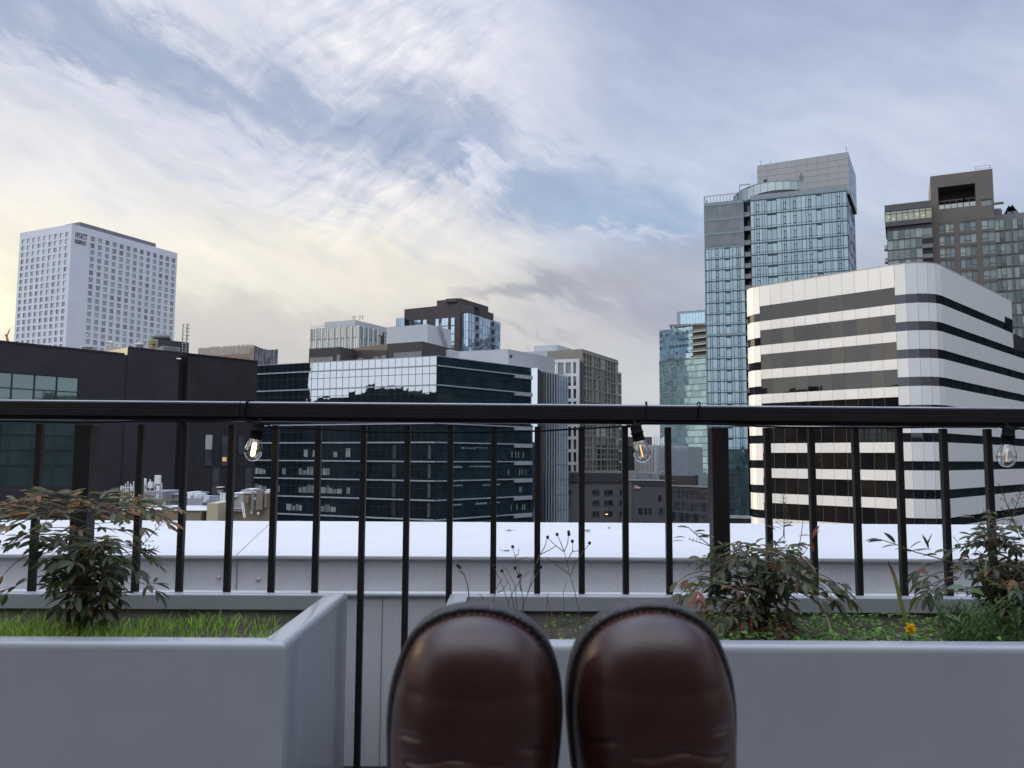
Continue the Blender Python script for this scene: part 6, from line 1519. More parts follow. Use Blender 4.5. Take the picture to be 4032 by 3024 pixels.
Fi = Face(F.p(0, 0, -4.5).xy, F.p(F.L, 0, -4.5).xy); s = MB(); a = Fi.uv(S5(870, 440))[0]; b2 = Fi.uv(S5(1474, 400))[0]; s.fbox(Fi, a, b2, zT - .2, F.uv(S5(1160, 375))[1] - .2, -4, 0); part(s, 'lounge_wall', glass_mat('lounge_glass', (.07, .085, .09), (.5, .58, .6), .3), t)
s = MB(); s.fbox(F, uB, F.L, zT, zT + .9, -.35, -.3); part(s, 'edge_balustrade', mat('balustrade_grey', (.24, .28, .31), .5), t)
zbal = F.uv(S5(500, 457))[1]; s = MB(); n_ = 12
for k in range(n_ + 1): u = uA * k / n_; s.fbox(F, u - .07, u + .07, zT, zbal, -.1, .05)
s.fbox(F, 0, uA, zbal - .1, zbal + .05, -.1, .05)
for k in range(7): s.fbox(F, -.05, .05, zT, zbal, -.1 - k * 1.5, .02 - k * 1.5)
s.fbox(F, -.05, .05, zbal - .1, zbal + .05, -10, 0)
q = F.uv(S5(825, 340)); s.fbox(F, q[0] - .12, q[0] + .12, zT, q[1], -1, -.8); s.fbox(F, q[0], q[0] + 3.0, q[1] - .2, q[1] + .1, -1, -.9)
part(s, 'terrace_balustrade', mat('rail_grey', (.26, .28, .29), .5), t)

# ---------- 12. white and black striped office
(fr, zS) = roof([R3(585, 854), R3(1672, 680), R3(2140, 916)], 1, 113)
L_, C_, R_ = [Vector(q) for q in fr]; FL = Face(L_, C_); FR = Face(C_, R_)
uT = FL.uv(R3(1472, 712))[0]; rB = FR.uv(R3(1735, 712))[0]; rad = FL.L - uT
u_l = FL.uv(R3(706, 830))[0]
t = thing('striped_office', 'white office building with black window stripes and rounded corners, right of the picture', 'building', (C_[0], C_[1], GROUND))
A_, B_ = Vector(FL.p(uT, 0).xy), Vector(FR.p(rB, 0).xy)
def arc_pts(A_, C_, B_, n): return [C_ + (A_ - C_) * (1 - sin(pi / 2 * k / n)) + (B_ - C_) * (1 - cos(pi / 2 * k / n)) for k in range(n + 1)]
right_curve = arc_pts(A_, C_, B_, 5)
Ls = Vector(FL.p(u_l, 0).xy); Lb = L_ + (R_ - C_).normalized() * (Ls - L_).length; left_curve = arc_pts(Lb, L_, Ls, 5)
v_b0 = FL.uv(R3(1472, 937))[1]; v_b3 = FL.uv(R3(1472, 1405))[1]; hS = (v_b0 - v_b3) / 3; hm = FL.uv(R3(1472, 840))[1] - v_b0; hc = FR.uv(R3(1740, 878))[1] - FR.uv(R3(1740, 928))[1]
m_pan = [mat('enamel_white', (.70, .71, .715), .42, .025, .4, coat=.1), mat('enamel_white_b', (.665, .68, .69), .42, .03, .4, coat=.1)]; m_jt = mat('panel_joint', (.33, .33, .33), .7)
gN = [glass_mat('bronze_glass', (.013, .013, .016), (.235, .228, .222), .34, .02, fres=.1), glass_mat('bronze_glass_b', (.020, .019, .018), (.205, .205, .205), .33, .02, fres=.1), glass_mat('bronze_glass_c', (.020, .018, .016), (.265, .25, .225), .34, .02, fres=.1)]
gO = [glass_mat('corner_glass', (.016, .018, .023), (.26, .28, .33), .26, .02, fres=.15), glass_mat('corner_glass_b', (.016, .018, .023), (.23, .25, .30), .25, .02, fres=.15)]; gP = [glass_mat('side_dark_glass', (.016, .024, .028), (.22, .27, .29), .22, .02, fres=.1), glass_mat('side_dark_glass_b', (.022, .032, .034), (.25, .32, .33), .24, .02, fres=.2)]
nfl = 15; bot_ = [v_b0 - i * hS for i in range(nfl)]
edges = sorted([x for x in [FL.uv(R3(x, 800))[0] for x in (768, 830, 897, 965, 1033, 1103, 1175, 1248, 1325, 1395)]]); ue_ = [u_l] + edges + [uT]
Fr2 = Face(B_, B_ + FR.u * (FR.L - rB + 34)); u_end = FR.L - rB; z_low = FR.uv(T4(1180, 1470))[1]
def seg_faces(pts): return [Face(a, b_) for a, b_ in zip(pts, pts[1:])]
LC, RC = seg_faces(left_curve), seg_faces(right_curve)
def strip(z0, z1, faces_u, mats_, name, o, gap=0):
    s = MB()
    for F_, a, b_ in faces_u: s.face([F_.p(a, z0, o), F_.p(b_, z0, o), F_.p(b_, z1, o), F_.p(a, z1, o)], rndc.randrange(len(mats_)))
    return part(s, name, mats_, t)
mainU = [(FL, ue_[i], ue_[i + 1]) for i in range(len(ue_) - 1)]; lcU = [(f_, 0, f_.L) for f_ in LC]; rcU = [(f_, 0, f_.L) for f_ in RC]
def rightU(z): 
    e = u_end if z > z_low - .3 else Fr2.L; n_ = max(1, round(e / 1.6)); return [(Fr2, e * i / n_, e * (i + 1) / n_) for i in range(n_)]
def right1(z): e = u_end if z > z_low - .3 else Fr2.L; return [(Fr2, 0, e)]
# glass, set back behind the enamel spandrels
for i in range(nfl):
    b_ = bot_[i]
    s = MB(); [s.pane(F_, a, c_, b_ - .05, b_ + hm + .05, -.12, .0012, rndc.randrange(3)) for F_, a, c_ in mainU]; part(s, 'window_band', gN, t)
    s = MB(); [s.pane(F_, a, c_, b_ - .05, b_ + hc + .05, -.12, .004, rndc.randrange(2)) for F_, a, c_ in lcU]; part(s, 'window_band', gO, t)
    s = MB(); [s.pane(F_, a, c_, b_ - .05, b_ + hc + .05, -.12, .004, rndc.randrange(2)) for F_, a, c_ in rcU]; part(s, 'window_band', gO, t)
    s = MB(); [s.pane(F_, a, c_, b_ - .05, b_ + hc + .05, -.12, .010, rndc.randrange(2)) for F_, a, c_ in rightU(b_)]; part(s, 'window_band', gP, t)
for i in range(-1, nfl):
    lo = GROUND if i == nfl - 1 else bot_[i + 1] + hm; loc_ = GROUND if i == nfl - 1 else bot_[i + 1] + hc; hi = zS if i < 0 else bot_[i]
    s = MB(); 
    for us, l0 in ((mainU, lo), (lcU, loc_), (rcU, loc_), (right1(hi if i >= 0 else 99), loc_)):
        for F_, a, c_ in us:
            s.face([F_.p(a, l0), F_.p(c_, l0), F_.p(c_, hi), F_.p(a, hi)], rndc.randrange(2)); s.face([F_.p(a, l0), F_.p(a, l0, -.13), F_.p(c_, l0, -.13), F_.p(c_, l0)]); s.face([F_.p(a, hi), F_.p(c_, hi), F_.p(c_, hi, -.13), F_.p(a, hi, -.13)])
            if us is mainU or us is rcU or us is lcU: s.fbox(F_, a - .022, a + .022, l0, hi, -.01, .006, 2)
    # step at the ends of the main stripe
    s.face([FL.p(uT, loc_, 0), FL.p(uT, lo, 0), FL.p(uT, lo, -.13), FL.p(uT, loc_, -.13)]); s.face([FL.p(u_l, loc_, 0), FL.p(u_l, loc_, -.13), FL.p(u_l, lo, -.13), FL.p(u_l, lo, 0)])
    part(s, 'spandrel_band', m_pan + [m_jt], t)
s = MB()
for F_, a, c_ in mainU[1:]: s.fbox(F_, a - .02, a + .02, GROUND, zS - 1, -.13, -.10)
for F_, a, c_ in rcU: s.fbox(F_, a - .02, a + .02, GROUND, zS - 1, -.13, -.10)
part(s, 'glass_joints', mat('joint_brown', (.09, .085, .08), .5), t)
fpts = [tuple(q) for q in left_curve] + [tuple(q) for q in right_curve] + [tuple(Fr2.p(u_end, 0).xy)]
inset = lambda q, c_: (q[0] + (c_[0] - q[0]) * .01, q[1] + (c_[1] - q[1]) * .01)
cen = ((L_ + R_) / 2); backp = L_ + (R_ - C_)
poly = [inset(q, cen) for q in fpts] + [inset(tuple(backp), cen)]
s = MB(); s.prism(poly, GROUND, zS - .35, 0, 1); part(s, 'core', [m_core, m_roofgr], t)
s = MB(); full = [Vector(q) for q in fpts]
for a, b_ in zip(full, full[1:]): Fq = Face(a, b_); s.fbox(Fq, 0, Fq.L, zS, zS + .10, -.4, .03)
part(s, 'parapet_cap', mat('cap_tan', (.36, .33, .31), .7), t)
s = MB(); ex = [tuple(Fr2.p(u_end - 1, 0, -.2).xy), tuple(Fr2.p(Fr2.L, 0, -.2).xy), tuple(Fr2.p(Fr2.L, 0, -22).xy), tuple(Fr2.p(u_end - 1, 0, -22).xy)]; s.prism(ex, GROUND, z_low - .2, 0, 1); part(s, 'lower_wing_core', [m_core, m_roofgr], t)
a, va = Fr2.uv(T4(1058, 1205)); s = MB(); s.pane(Fr2, a, u_end - .05, bot_[0] - .02, va - .2, .02, .002); part(s, 'end_window', gP[0], t)
s = MB(); s.fbox(Fr2, u_end - .02, u_end + .04, z_low - .5, zS, -9, 0); part(s, 'end_wall', m_pan[1], t)
u, v = Fr2.uv(T4(540, 600)); P = Fr2.p(u, v, -1.2); tl = thing('floodlight', 'small white floodlight on the roof edge of the striped office', 'floodlight', (P.x, P.y, zS))
s = MB(); s.tube([(P.x, P.y, zS - .2), (P.x, P.y, P.z)], .06, 6); part(s, 'post', m_frame, tl); s = MB(); s.lathe(P, [(.01, -.25), (.28, -.15), (.36, .05), (.30, .2), (.01, .3)], 12); part(s, 'housing', mat('lamp_white', (.85, .86, .88), .3, emit=((1, 1, 1), .35)), tl)
s = MB(); s.box(P.x - .5, P.x + .15, P.y - .1, P.y + .25, P.z + .25, P.z + .5); part(s, 'bracket', mat('bracket_grey', (.45, .46, .48), .5), tl)
a, va = Fr2.uv(T4(570, 640)); b2, vb2 = Fr2.uv(T4(640, 700)); s = MB(); s.fbox(Fr2, a, b2, zS - .3, va + .1, -2.2, -1); single(s, 'roof_box', m_lt, 'low grey box beside the floodlight on the striped office roof', 'roof box')

# ---------- 13. brown tower on the right
(fr, zK) = roof([S7(725, 262), S7(1395, 178)], 1, 236); F = Face(fr[0], (Vector(fr[0]) + (Vector(fr[1]) - Vector(fr[0])) * 1.012)); t = thing('brown_terrace_tower', 'dark brown tower with a deep square terrace opening near its top, behind the striped office', 'building', (fr[1][0], fr[1][1], GROUND))
m_br2 = mat('olive_brown_cladding', (.135, .118, .105), .75, .08, .2); zK = F.uv(S7(1395, 178))[1]
o0, oT = F.uv(S7(810, 380)); o1, oT2 = F.uv(S7(1215, 335)); _, oB = F.uv(S7(820, 620)); oT = (oT + oT2) / 2; L1 = F.L
colsK = [(828, 888), (898, 992), (1050, 1232), (1292, 1412)]; rowsK = [(770, 870), (905, 1010), (1048, 1140), (1175, 1258), (1300, 1385)]
vt0 = F.uv(S7(830, 778))[1]; vt1 = F.uv(S7(835, 912))[1]; dK = (F.uv(S7(830, 778))[1] - F.uv(S7(838, 1178))[1]) / 3; wh = F.uv(S7(830, 778))[1] - F.uv(S7(832, 880))[1]
ucol = [(F.uv(S7(a, 1000))[0], F.uv(S7(b_, 1000))[0]) for a, b_ in colsK]; ucol[-1] = (ucol[-1][0], L1 - .15)
rowv = [(vt0 - dK * j - wh, vt0 - dK * j) for j in range(9)]
s = MB(); s.prism(fpoly(F, 0, o0, -20, 0), vt0 + .5, zK); s.prism(fpoly(F, o1, L1, -20, 0), vt0 + .5, zK); s.prism(fpoly(F, o0, o1, -20, 0), oT, zK); s.prism(fpoly(F, o0, o1, -20, 0), vt0 + .5, oB); s.prism(fpoly(F, o0, o1, -20, -6), oB, oT)
s.face([F.p(o0, oT, 0), F.p(o0, oT, -6), F.p(o1, oT, -6), F.p(o1, oT, 0)]); part(s, 'top_block', m_br2, t)
s = MB(); us = [0.0]; [us.extend(q) for q in ucol]; us.append(L1); vs = [GROUND]; [vs.extend(q) for q in sorted(rowv)]; vs.append(vt0 + .5)
for i in range(len(us) - 1):
    for j in range(len(vs) - 1):
        if i % 2 == 1 and j % 2 == 1: 
            a, b_, c_, d_ = us[i], us[i + 1], vs[j], vs[j + 1]; s.face([F.p(a, c_, 0), F.p(a, d_, 0), F.p(a, d_, -.4), F.p(a, c_, -.4)]); s.face([F.p(b_, c_, 0), F.p(b_, c_, -.4), F.p(b_, d_, -.4), F.p(b_, d_, 0)]); s.face([F.p(a, d_, 0), F.p(b_, d_, 0), F.p(b_, d_, -.4), F.p(a, d_, -.4)])
        else: s.face([F.p(us[i], vs[j]), F.p(us[i + 1], vs[j]), F.p(us[i + 1], vs[j + 1]), F.p(us[i], vs[j + 1])])
part(s, 'wall', m_br2, t); s = MB(); s.prism(fpoly(F, 0, L1, -20, -.6), GROUND, vt0 + .4); part(s, 'core', m_core, t)
gQ = [glass_mat('grey_green_glass', (.10, .12, .125), (.36, .43, .46), .28), glass_mat('grey_green_dim', (.06, .075, .08), (.28, .34, .38), .24), glass_mat('grey_green_pale', (.17, .19, .18), (.42, .48, .48), .30), glass_mat('grey_green_dark', (.035, .045, .052), (.35, .42, .46), .28)]
npan = [1, 2, 3, 2]
for j, (c_, d_) in enumerate(rowv):
    for i, (a, b_) in enumerate(ucol):
        n_ = npan[i]; s = MB(); w = (b_ - a) / n_
        for k in range(n_):
            s.pane(F, a + w * k, a + w * (k + 1), c_, d_, -.32, .006, rndc.choice((0, 0, 1, 2)) if j < 3 else rndc.choice((0, 1, 3)))
            s.fbox(F, a + w * k - .07, a + w * k + .07, c_, d_, -.33, -.2, 4)
        kk = rndc.randrange(n_); s.fbox(F, a + w * kk, a + w * (kk + 1), c_ + .75, c_ + .87, -.33, -.2, 4); s.fbox(F, a, b_, d_ - .4, d_ - .33, -.33, -.22, 4)
        part(s, 'window', gQ + [m_frame], t)
s = MB(); w = (o1 - o0) / 6
for k in range(6): s.fbox(F, o0 + w * k + .1, o0 + w * (k + 1) - .1, oB + .05, oB + (oT - oB) * .19, -.3, -.22)
part(s, 'terrace_balustrade', glass_mat('pale_balustrade', (.26, .27, .26), (.6, .66, .66), .3), t)
s = MB(); [s.fbox(F, o0 + w * k - .06, o0 + w * k + .06, oB, oB + (oT - oB) * .48, -3.2, -3.0) for k in range(7)]; s.fbox(F, o0, o1, oB + (oT - oB) * .45, oB + (oT - oB) * .5, -3.2, -3.0); part(s, 'terrace_posts', mat('post_grey', (.13, .14, .14), .6), t)
s = MB(); s.fbox(F, o0 + .02, o1 - .02, oB, oT - .02, -5.98, -5.9); part(s, 'terrace_back_wall', mat('terrace_dark', (.028, .022, .025), .8), t)
m_fir = mat('conifer_green', (.015, .028, .018), .9, .3, 3); m_bark = mat('bark', (.06, .045, .035), .9)
def fir(base, H_, R_, label, group):
    tt_ = thing('potted_conifer', label, 'tree', tuple(base), group); s = MB(); s.tube([base, base + Vector((0, 0, H_ * .95))], [.09, .02], 6); part(s, 'trunk', m_bark, tt_); s = MB()
    for k in range(60):
        f = (k / 60) ** .9; z = H_ * (.08 + .9 * f); r_ = R_ * (1 - f) * rndc.uniform(.7, 1.1) + .05; a_ = rndc.uniform(0, 6.28)
        for q in range(4):
            b2 = a_ + q * 1.57 + rndc.uniform(-.3, .3); tip_ = base + Vector((cos(b2) * r_, sin(b2) * r_, z - r_ * .25)); c_ = base + Vector((0, 0, z)); sd_ = Vector((-sin(b2), cos(b2), 0)) * r_ * .28; mid = c_.lerp(tip_, .55)
            s.face([c_, mid - sd_, tip_, mid + sd_]); s.face([c_, mid + sd_ * .4 + Vector((0, 0, -.2)), tip_, mid - sd_ * .4 + Vector((0, 0, .1))])
    part(s, 'crown', m_fir, tt_)
u = F.uv(S7(1103, 600))[0]; fir(F.p(u, oB + .05, -1.6), (oT - oB) * .55, 1.3, 'small dark conifer inside the terrace opening of the brown tower', 'small conifers on the towers')
a, va = F.uv(S7(1282, 525)); b2, vb2 = F.uv(S7(1395, 575)); s = MB(); s.pane(F, a, b2, vb2, va, .03, .003); s.fbox(F, a, b2, va, va + .25, 0, .4, 1); part(s, 'side_opening', [gQ[0], m_frame], t)
a, va = F.uv(S7(1222, 175)); railing_top(t, [F.p(a, 0, -1).xy, F.p(F.uv(S7(1385, 160))[0], 0, -1).xy], zK, 1.5, mat('rail_pale_blue', (.30, .36, .42), .5), step=3, r=.07)
s = MB(); s.fbox(F, L1, L1 + 2.4, F.uv(S7(1400, 570))[1], F.uv(S7(1400, 562))[1] + .3, -.6, .3); part(s, 'ledge', m_br2, t)
# left wing, top storey jutting out over recessed floors
(fw, zw) = roof([S7(228, 578), S7(735, 520)], 1, 238); FW = Face(fw[0], fw[1]); zw = FW.uv(S7(228, 578))[1]; v1 = FW.uv(S7(231, 650))[1]; v2 = FW.uv(S7(234, 760))[1]; v3 = FW.uv(S7(236, 812))[1]
s = MB(); s.prism(fpoly(FW, 0, FW.L, -16, 0), v1, zw); s.prism(fpoly(FW, 0, FW.L, -16, 0), v3, v2); s.prism(fpoly(FW, 0, FW.L, -16, -.4), v2, v1); part(s, 'left_wing_top', mat('taupe_panel', (.105, .098, .105), .75, .08, .2), t)
gR = [glass_mat('lounge_pane', (.13, .14, .12), (.6, .66, .6), .34), glass_mat('lounge_pane_warm', (.24, .24, .16), (.6, .62, .5), .28)]
for k in range(8):
    s = MB(); a, b_ = FW.L * k / 8, FW.L * (k + 1) / 8; s.pane(FW, a, b_, v2, v1, -.3, .004, 1 if k in (3, 6, 7) else 0); s.fbox(FW, a - .08, a + .08, v2, v1, -.3, -.1, 2); s.fbox(FW, a, b_, v1 - .8, v1 - .7, -.3, -.15, 2)
    if rndc.random() < .7: u = rndc.uniform(a + .5, b_ - .5); z = rndc.uniform(v2 + .6, v1 - 1.2); s.fbox(FW, u, u + .22, z, z + .22, -.28, -.2, 3)
    part(s, 'window', gR + [m_frame, m_hlit], t)
FX = Face(FW.p(FW.L * .035, 0, -.9).xy, FW.p(FW.L, 0, -.9).xy); hX = 3.05; zf = floors(v3 - 1.3, hX, 8); ubx = FX.uv(S7(635, 900))[0]; gS = gQ[:2]
body(t, [tuple(FX.a), tuple(FX.b), tuple(FX.p(FX.L, 0, -14).xy), tuple(FX.p(0, 0, -14).xy)], GROUND, v3, mat('wing_wall', (.12, .115, .13), .8, .08, .2), 'left_wing_wall')
for i, (a, b_) in enumerate(zf):
    s = MB()
    for k in range(6):
        s.pane(FX, ubx * k / 6, ubx * (k + 1) / 6, a + .5, b_, .05, .006, rndc.choice((0, 0, 1, 2))); s.fbox(FX, ubx * k / 6 - .05, ubx * k / 6 + .05, a + .5, b_, .04, .15, 4)
        if k in (1, 3): s.fbox(FX, ubx * (k + .5) / 6, ubx * (k + 1) / 6, a + 1.2, a + 1.3, .04, .15, 4)
    part(s, 'window_row', gQ + [m_frame], t)
    s = MB(); s.fbox(FX, ubx, FX.L, a + .2, b_ - .2, .02, .05, 0 if i else 1); s.fbox(FX, ubx, FX.L, a, a + 1.2, .05, .5 if i else .1, 2); part(s, 'balcony', [m_void, gQ[0], mat('balcony_grey', (.19, .19, .20), .6) if 'balcony_grey' not in bpy.data.materials else bpy.data.materials['balcony_grey']], t)
for (y_) in (1010, 1150): a, va = FX.uv(S7(250, y_)); s = MB(); s.fbox(FX, -.9, 0, va - 1.2, va + .1, -3, -.2); part(s, 'side_balcony', m_steel, t)
u = FW.uv(S7(332, 545))[0]; s = MB(); s.fbox(FW, u - .2, u + .2, zw, zw + 1.0, -2, -1.6); part(s, 'aerial', m_white, t)
# ---------- 14. grey tower at the right edge
(fr, zG) = roof([S7(1418, 682), S7(1747, 652)], 0, 243); F = Face(fr[0], (Vector(fr[0]) + (Vector(fr[1]) - Vector(fr[0])) * 1.9)); t = thing('grey_window_tower', 'grey gridded tower at the right edge of the photo, two firs on its roof', 'building', (fr[0][0], fr[0][1], GROUND))
m_gt = mat('grey_tower_wall', (.19, .19, .205), .8, .06, .2); zG = F.uv(S7(1420, 682))[1]; s = MB(); s.prism(fpoly(F, 0, F.L, -20, 0), GROUND, zG); part(s, 'wall', m_gt, t)
vt = F.uv(S7(1430, 745))[1]; dG = (F.uv(S7(1430, 745))[1] - F.uv(S7(1445, 1270))[1]) / 4; c1, c2 = F.uv(S7(1430, 900))[0], F.uv(S7(1590, 900))[0]; c3 = F.uv(S7(1625, 900))[0]
for j in range(11):
    zt_ = vt - dG * j
    for a, b_ in ((.1, c2), (c3, c3 + (c2 - c1) * 1.05), (c3 + (c2 - c1) * 1.3, c3 + (c2 - c1) * 2.3)):
        if b_ > F.L: continue
        s = MB(); 
        for k in range(3): w = (b_ - a) / 3; s.pane(F, a + w * k, a + w * (k + 1), zt_ - dG * .80, zt_, .03, .006, rndc.choice((0, 0, 1, 2))); s.fbox(F, a + w * k - .05, a + w * k + .05, zt_ - dG * .8, zt_, .02, .12, 4)
        s.fbox(F, a + w, a + 2 * w, zt_ - dG * .58, zt_ - dG * .55, .02, .12, 4); s.fbox(F, a + w, a + 2 * w, zt_ - dG * .72, zt_ - dG * .69, .02, .12, 4); part(s, 'window', gQ + [m_frame], t)
s = MB(); [s.fbox(F, 0, F.L, vt - dG * j - dG * .86, vt - dG * j - dG * .80, 0, .15) for j in range(11)]; part(s, 'floor_bands', mat('band_grey', (.10, .10, .11), .7), t)
s = MB(); a = F.uv(S7(1422, 650))[0]; b2 = F.uv(S7(1548, 640))[0]; 
P1 = F.p((a + b2) / 2, 0, -6); s.lathe((P1.x, P1.y, 0), [((b2 - a) / 2, zG), ((b2 - a) / 2, zG + 2.6), ((b2 - a) / 2 * .95, zG + 3.2), (.01, zG + 3.3)], 24); part(s, 'round_tank', mat('tank_dark', (.11, .115, .13), .6), t)
s = MB(); a = F.uv(S7(1572, 650))[0]; b2 = F.uv(S7(1680, 640))[0]; s.fbox(F, a, b2, zG, F.uv(S7(1600, 632))[1], -5, -1); part(s, 'planter_box', mat('planter_grey', (.17, .17, .18), .7), t); ztr = F.uv(S7(1600, 632))[1]
for x, lab in ((1602, 'left one of the two firs on the grey tower roof'), (1637, 'right, slightly taller one of the two firs on the grey tower roof')):
    u = F.uv(S7(x, 630))[0]; top = F.uv(S7(x, 545 if x < 1620 else 533))[1]; fir(F.p(u, ztr - .2, -2.5), (top - ztr) * 1.02, 1.9, lab, 'small conifers on the towers')
s = MB(); a = F.uv(S7(1685, 640))[0]; s.fbox(F, a, F.L, zG, F.uv(S7(1700, 622))[1], -.4, -.3); part(s, 'roof_balustrade', glass_mat('clear_edge', (.3, .36, .42), (.7, .8, .9), .5), t)

# ---------- 15. beige roofs close by, seen over the coping
t = thing('beige_building', 'beige rooftop crowded with equipment, just beyond the coping at lower left', 'building', (at(T2(900, 650), 60).x, 60, GROUND))
m_be = mat('beige_wall', (.23, .195, .15), .85, .1, .4); m_be2 = mat('pale_yellow_wall', (.46, .41, .29), .8, .06, .5); m_rg = mat('gravel_roof', (.36, .36, .36), .9, .15, .8); m_gb = mat('grey_plant_box', (.22, .23, .25), .7, .1, .8)
def pb_(s, x0, y0, x1, y1, d_, th_, mi=0, zb=None):
    a, b_ = at(T2(x0, y0), d_), at(T2(x1, y1), d_); s.box(a.x, b_.x, d_, d_ + th_, zb if zb is not None else b_.z, a.z, mi); return a, b_
zr2 = at(T2(900, 600), 60).z
s = MB(); pb_(s, 560, 602, 1222, 900, 60, 6, 0, GROUND); pb_(s, 225, 602, 560, 900, 61, 5, 0, GROUND); pb_(s, 1222, 620, 1520, 900, 62, 4, 0, GROUND); pb_(s, 1520, 580, 1765, 900, 60.5, 4, 0, GROUND); part(s, 'wall', m_be, t)
s = MB(); pb_(s, 1765, 372, 2088, 900, 59, 1.2, 0, GROUND); part(s, 'tall_wall', m_be, t); s = MB(); pb_(s, 1312, 510, 1437, 900, 58.5, 3, 0, GROUND); pb_(s, 235, 602, 300, 650, 60.5, .4); part(s, 'pale_shaft', m_be2, t)
s = MB(); a = at(T2(225, 602), 60); b_ = at(T2(1765, 602), 60); s.box(a.x, b_.x, 60.3, 66, zr2 - .05, zr2 + .02); pb_(s, 560, 597, 1222, 604, 59.9, .4); pb_(s, 1222, 612, 1312, 622, 61.9, .4); pb_(s, 1437, 608, 1525, 618, 61.9, .4); pb_(s, 1630, 574, 1765, 584, 60.3, .4); pb_(s, 1765, 366, 2088, 392, 58.9, .5); part(s, 'coping', mat('roof_edge_white', (.5, .51, .53), .7, .08, 1), t)
s = MB(); pb_(s, 1225, 632, 1305, 725, 61.8, .1); pb_(s, 1440, 618, 1512, 730, 61.8, .1); part(s, 'dark_recess', m_frame, t)  # flat dark sheets stand in for the shade of wall recesses
def plant(name, lab, cat, fn, mats_, gname=None):
    tt_ = thing(name, lab, cat, (at(T2(900, 600), 64).x, 64, zr2), gname); fn(tt_); return tt_
def eq(name, lab, cat, boxes, mats_, d_, pname='casing'):
    x_ = at(T2(boxes[0][0], boxes[0][3]), d_); tt_ = thing(name, lab, cat, (x_.x, d_, zr2)); 
    groups = {}
    for (x0, y0, x1, y1, dd, th_, pn, mi) in boxes: groups.setdefault((pn, mi), []).append((x0, y0, x1, y1, dd, th_))
    for (pn, mi), bs in groups.items():
        s = MB(); [pb_(s, b_[0], b_[1], b_[2], b_[3], d_ + b_[4], b_[5]) for b_ in bs]; part(s, pn, mats_[mi], tt_)
    return tt_
mats_e = [m_gb, mat('equipment_white', (.62, .63, .64), .5, .06, 1), m_lt, m_steel, mat('blue_grey_duct', (.20, .25, .30), .6), mat('brown_panel', (.20, .17, .14), .8, .1, 1)]
eq('plant_box', 'grey metal plant box carrying the tall white antenna frame', 'plant box', [(515, 365, 752, 605, 0, 4, 'casing', 0), (680, 390, 708, 455, -.1, .1, 'hatch', 2), (752, 488, 780, 530, -.5, .3, 'small_cabinet', 1)], mats_e, 66)
at_ = thing('antenna_frame', 'white antenna frame with one tall panel, standing on the grey plant box', 'antenna', (at(T2(630, 365), 67).x, 67, zr2))
s = MB()
for (a, b_) in (((535, 205), (535, 362)), ((556, 255), (556, 362)), ((605, 212), (605, 362)), ((745, 255), (745, 360)), ((655, 255), (655, 362))): s.tube([at(T2(*a), 67), at(T2(*b_), 67)], .05, 6)
for (a, b_) in (((520, 290), (755, 292)), ((520, 297), (755, 299)), ((515, 208), (548, 208)), ((530, 360), (720, 362))): s.tube([at(T2(*a), 67), at(T2(*b_), 67)], .045, 6)
part(s, 'frame', mats_e[1], at_)
for (x0, y0, x1, y1) in ((658, 162, 725, 275), (676, 295, 715, 360), (575, 245, 628, 325), (526, 205, 545, 290)): s = MB(); pb_(s, x0, y0, x1, y1, 66.7, .25); bevel(part(s, 'panel', mats_e[1], at_), .03)
at2 = thing('antenna_frame', 'low cluster of white antenna poles rising behind the left shrub', 'antenna', (at(T2(320, 400), 66).x, 66, zr2)); s = MB()
for x, y in ((248, 290), (300, 262), (328, 235), (360, 262), (398, 235), (372, 290), (278, 290)): s.tube([at(T2(x, y), 66), at(T2(x, 560), 66)], .04, 6)
s.tube([at(T2(240, 318), 66), at(T2(400, 318), 66)], .04, 6); s.tube([at(T2(240, 400), 66), at(T2(400, 430), 66)], .04, 6); part(s, 'poles', mats_e[1], at2)
for (x0, y0, x1, y1) in ((292, 350, 326, 430), (286, 470, 325, 540), (228, 440, 255, 530), (232, 300, 252, 345), (357, 292, 378, 360)): s = MB(); pb_(s, x0, y0, x1, y1, 65.8, .25); part(s, 'panel', mats_e[1], at2)
eq('plant_box', 'mid grey box right of the antenna box on the beige roof', 'plant box', [(768, 402, 968, 605, 0, 4, 'casing', 0), (768, 396, 968, 406, -.1, 4.2, 'lid', 2)], mats_e, 68)
eq('cooling_unit', 'stepped white cooling unit on a grey plinth, centre of the beige roof', 'cooling unit', [(1068, 455, 1255, 605, 0, 3, 'plinth', 0), (1070, 370, 1128, 452, 0, 2, 'casing', 1), (1128, 395, 1192, 452, .2, 2, 'casing', 1), (1105, 415, 1130, 445, -.05, .1, 'fan_grille', 0), (1197, 415, 1245, 452, .1, 1.5, 'side_box', 2), (1192, 372, 1285, 388, 2, 1, 'duct', 0)], mats_e, 66)
eq('duct_assembly', 'bluish ducts and white posts at the right of the beige roof', 'ducts', [(1270, 420, 1332, 470, 0, 1, 'box', 2), (1340, 420, 1376, 495, .3, 1, 'duct', 4), (1378, 420, 1404, 495, .3, 1, 'duct', 4), (1410, 418, 1470, 492, .3, 1, 'duct', 4), (1260, 470, 1345, 500, .5, 1, 'tray', 2), (1478, 385, 1495, 492, 0, .3, 'post', 1), (1508, 385, 1525, 492, 0, .3, 'post', 1), (1455, 382, 1527, 390, 0, .4, 'beam', 1), (1440, 345, 1480, 378, .5, .6, 'cowl', 5), (1425, 308, 1488, 316, .5, .8, 'cap', 1), (1255, 495, 1530, 605, 1.2, 1, 'base', 0)], mats_e, 65)
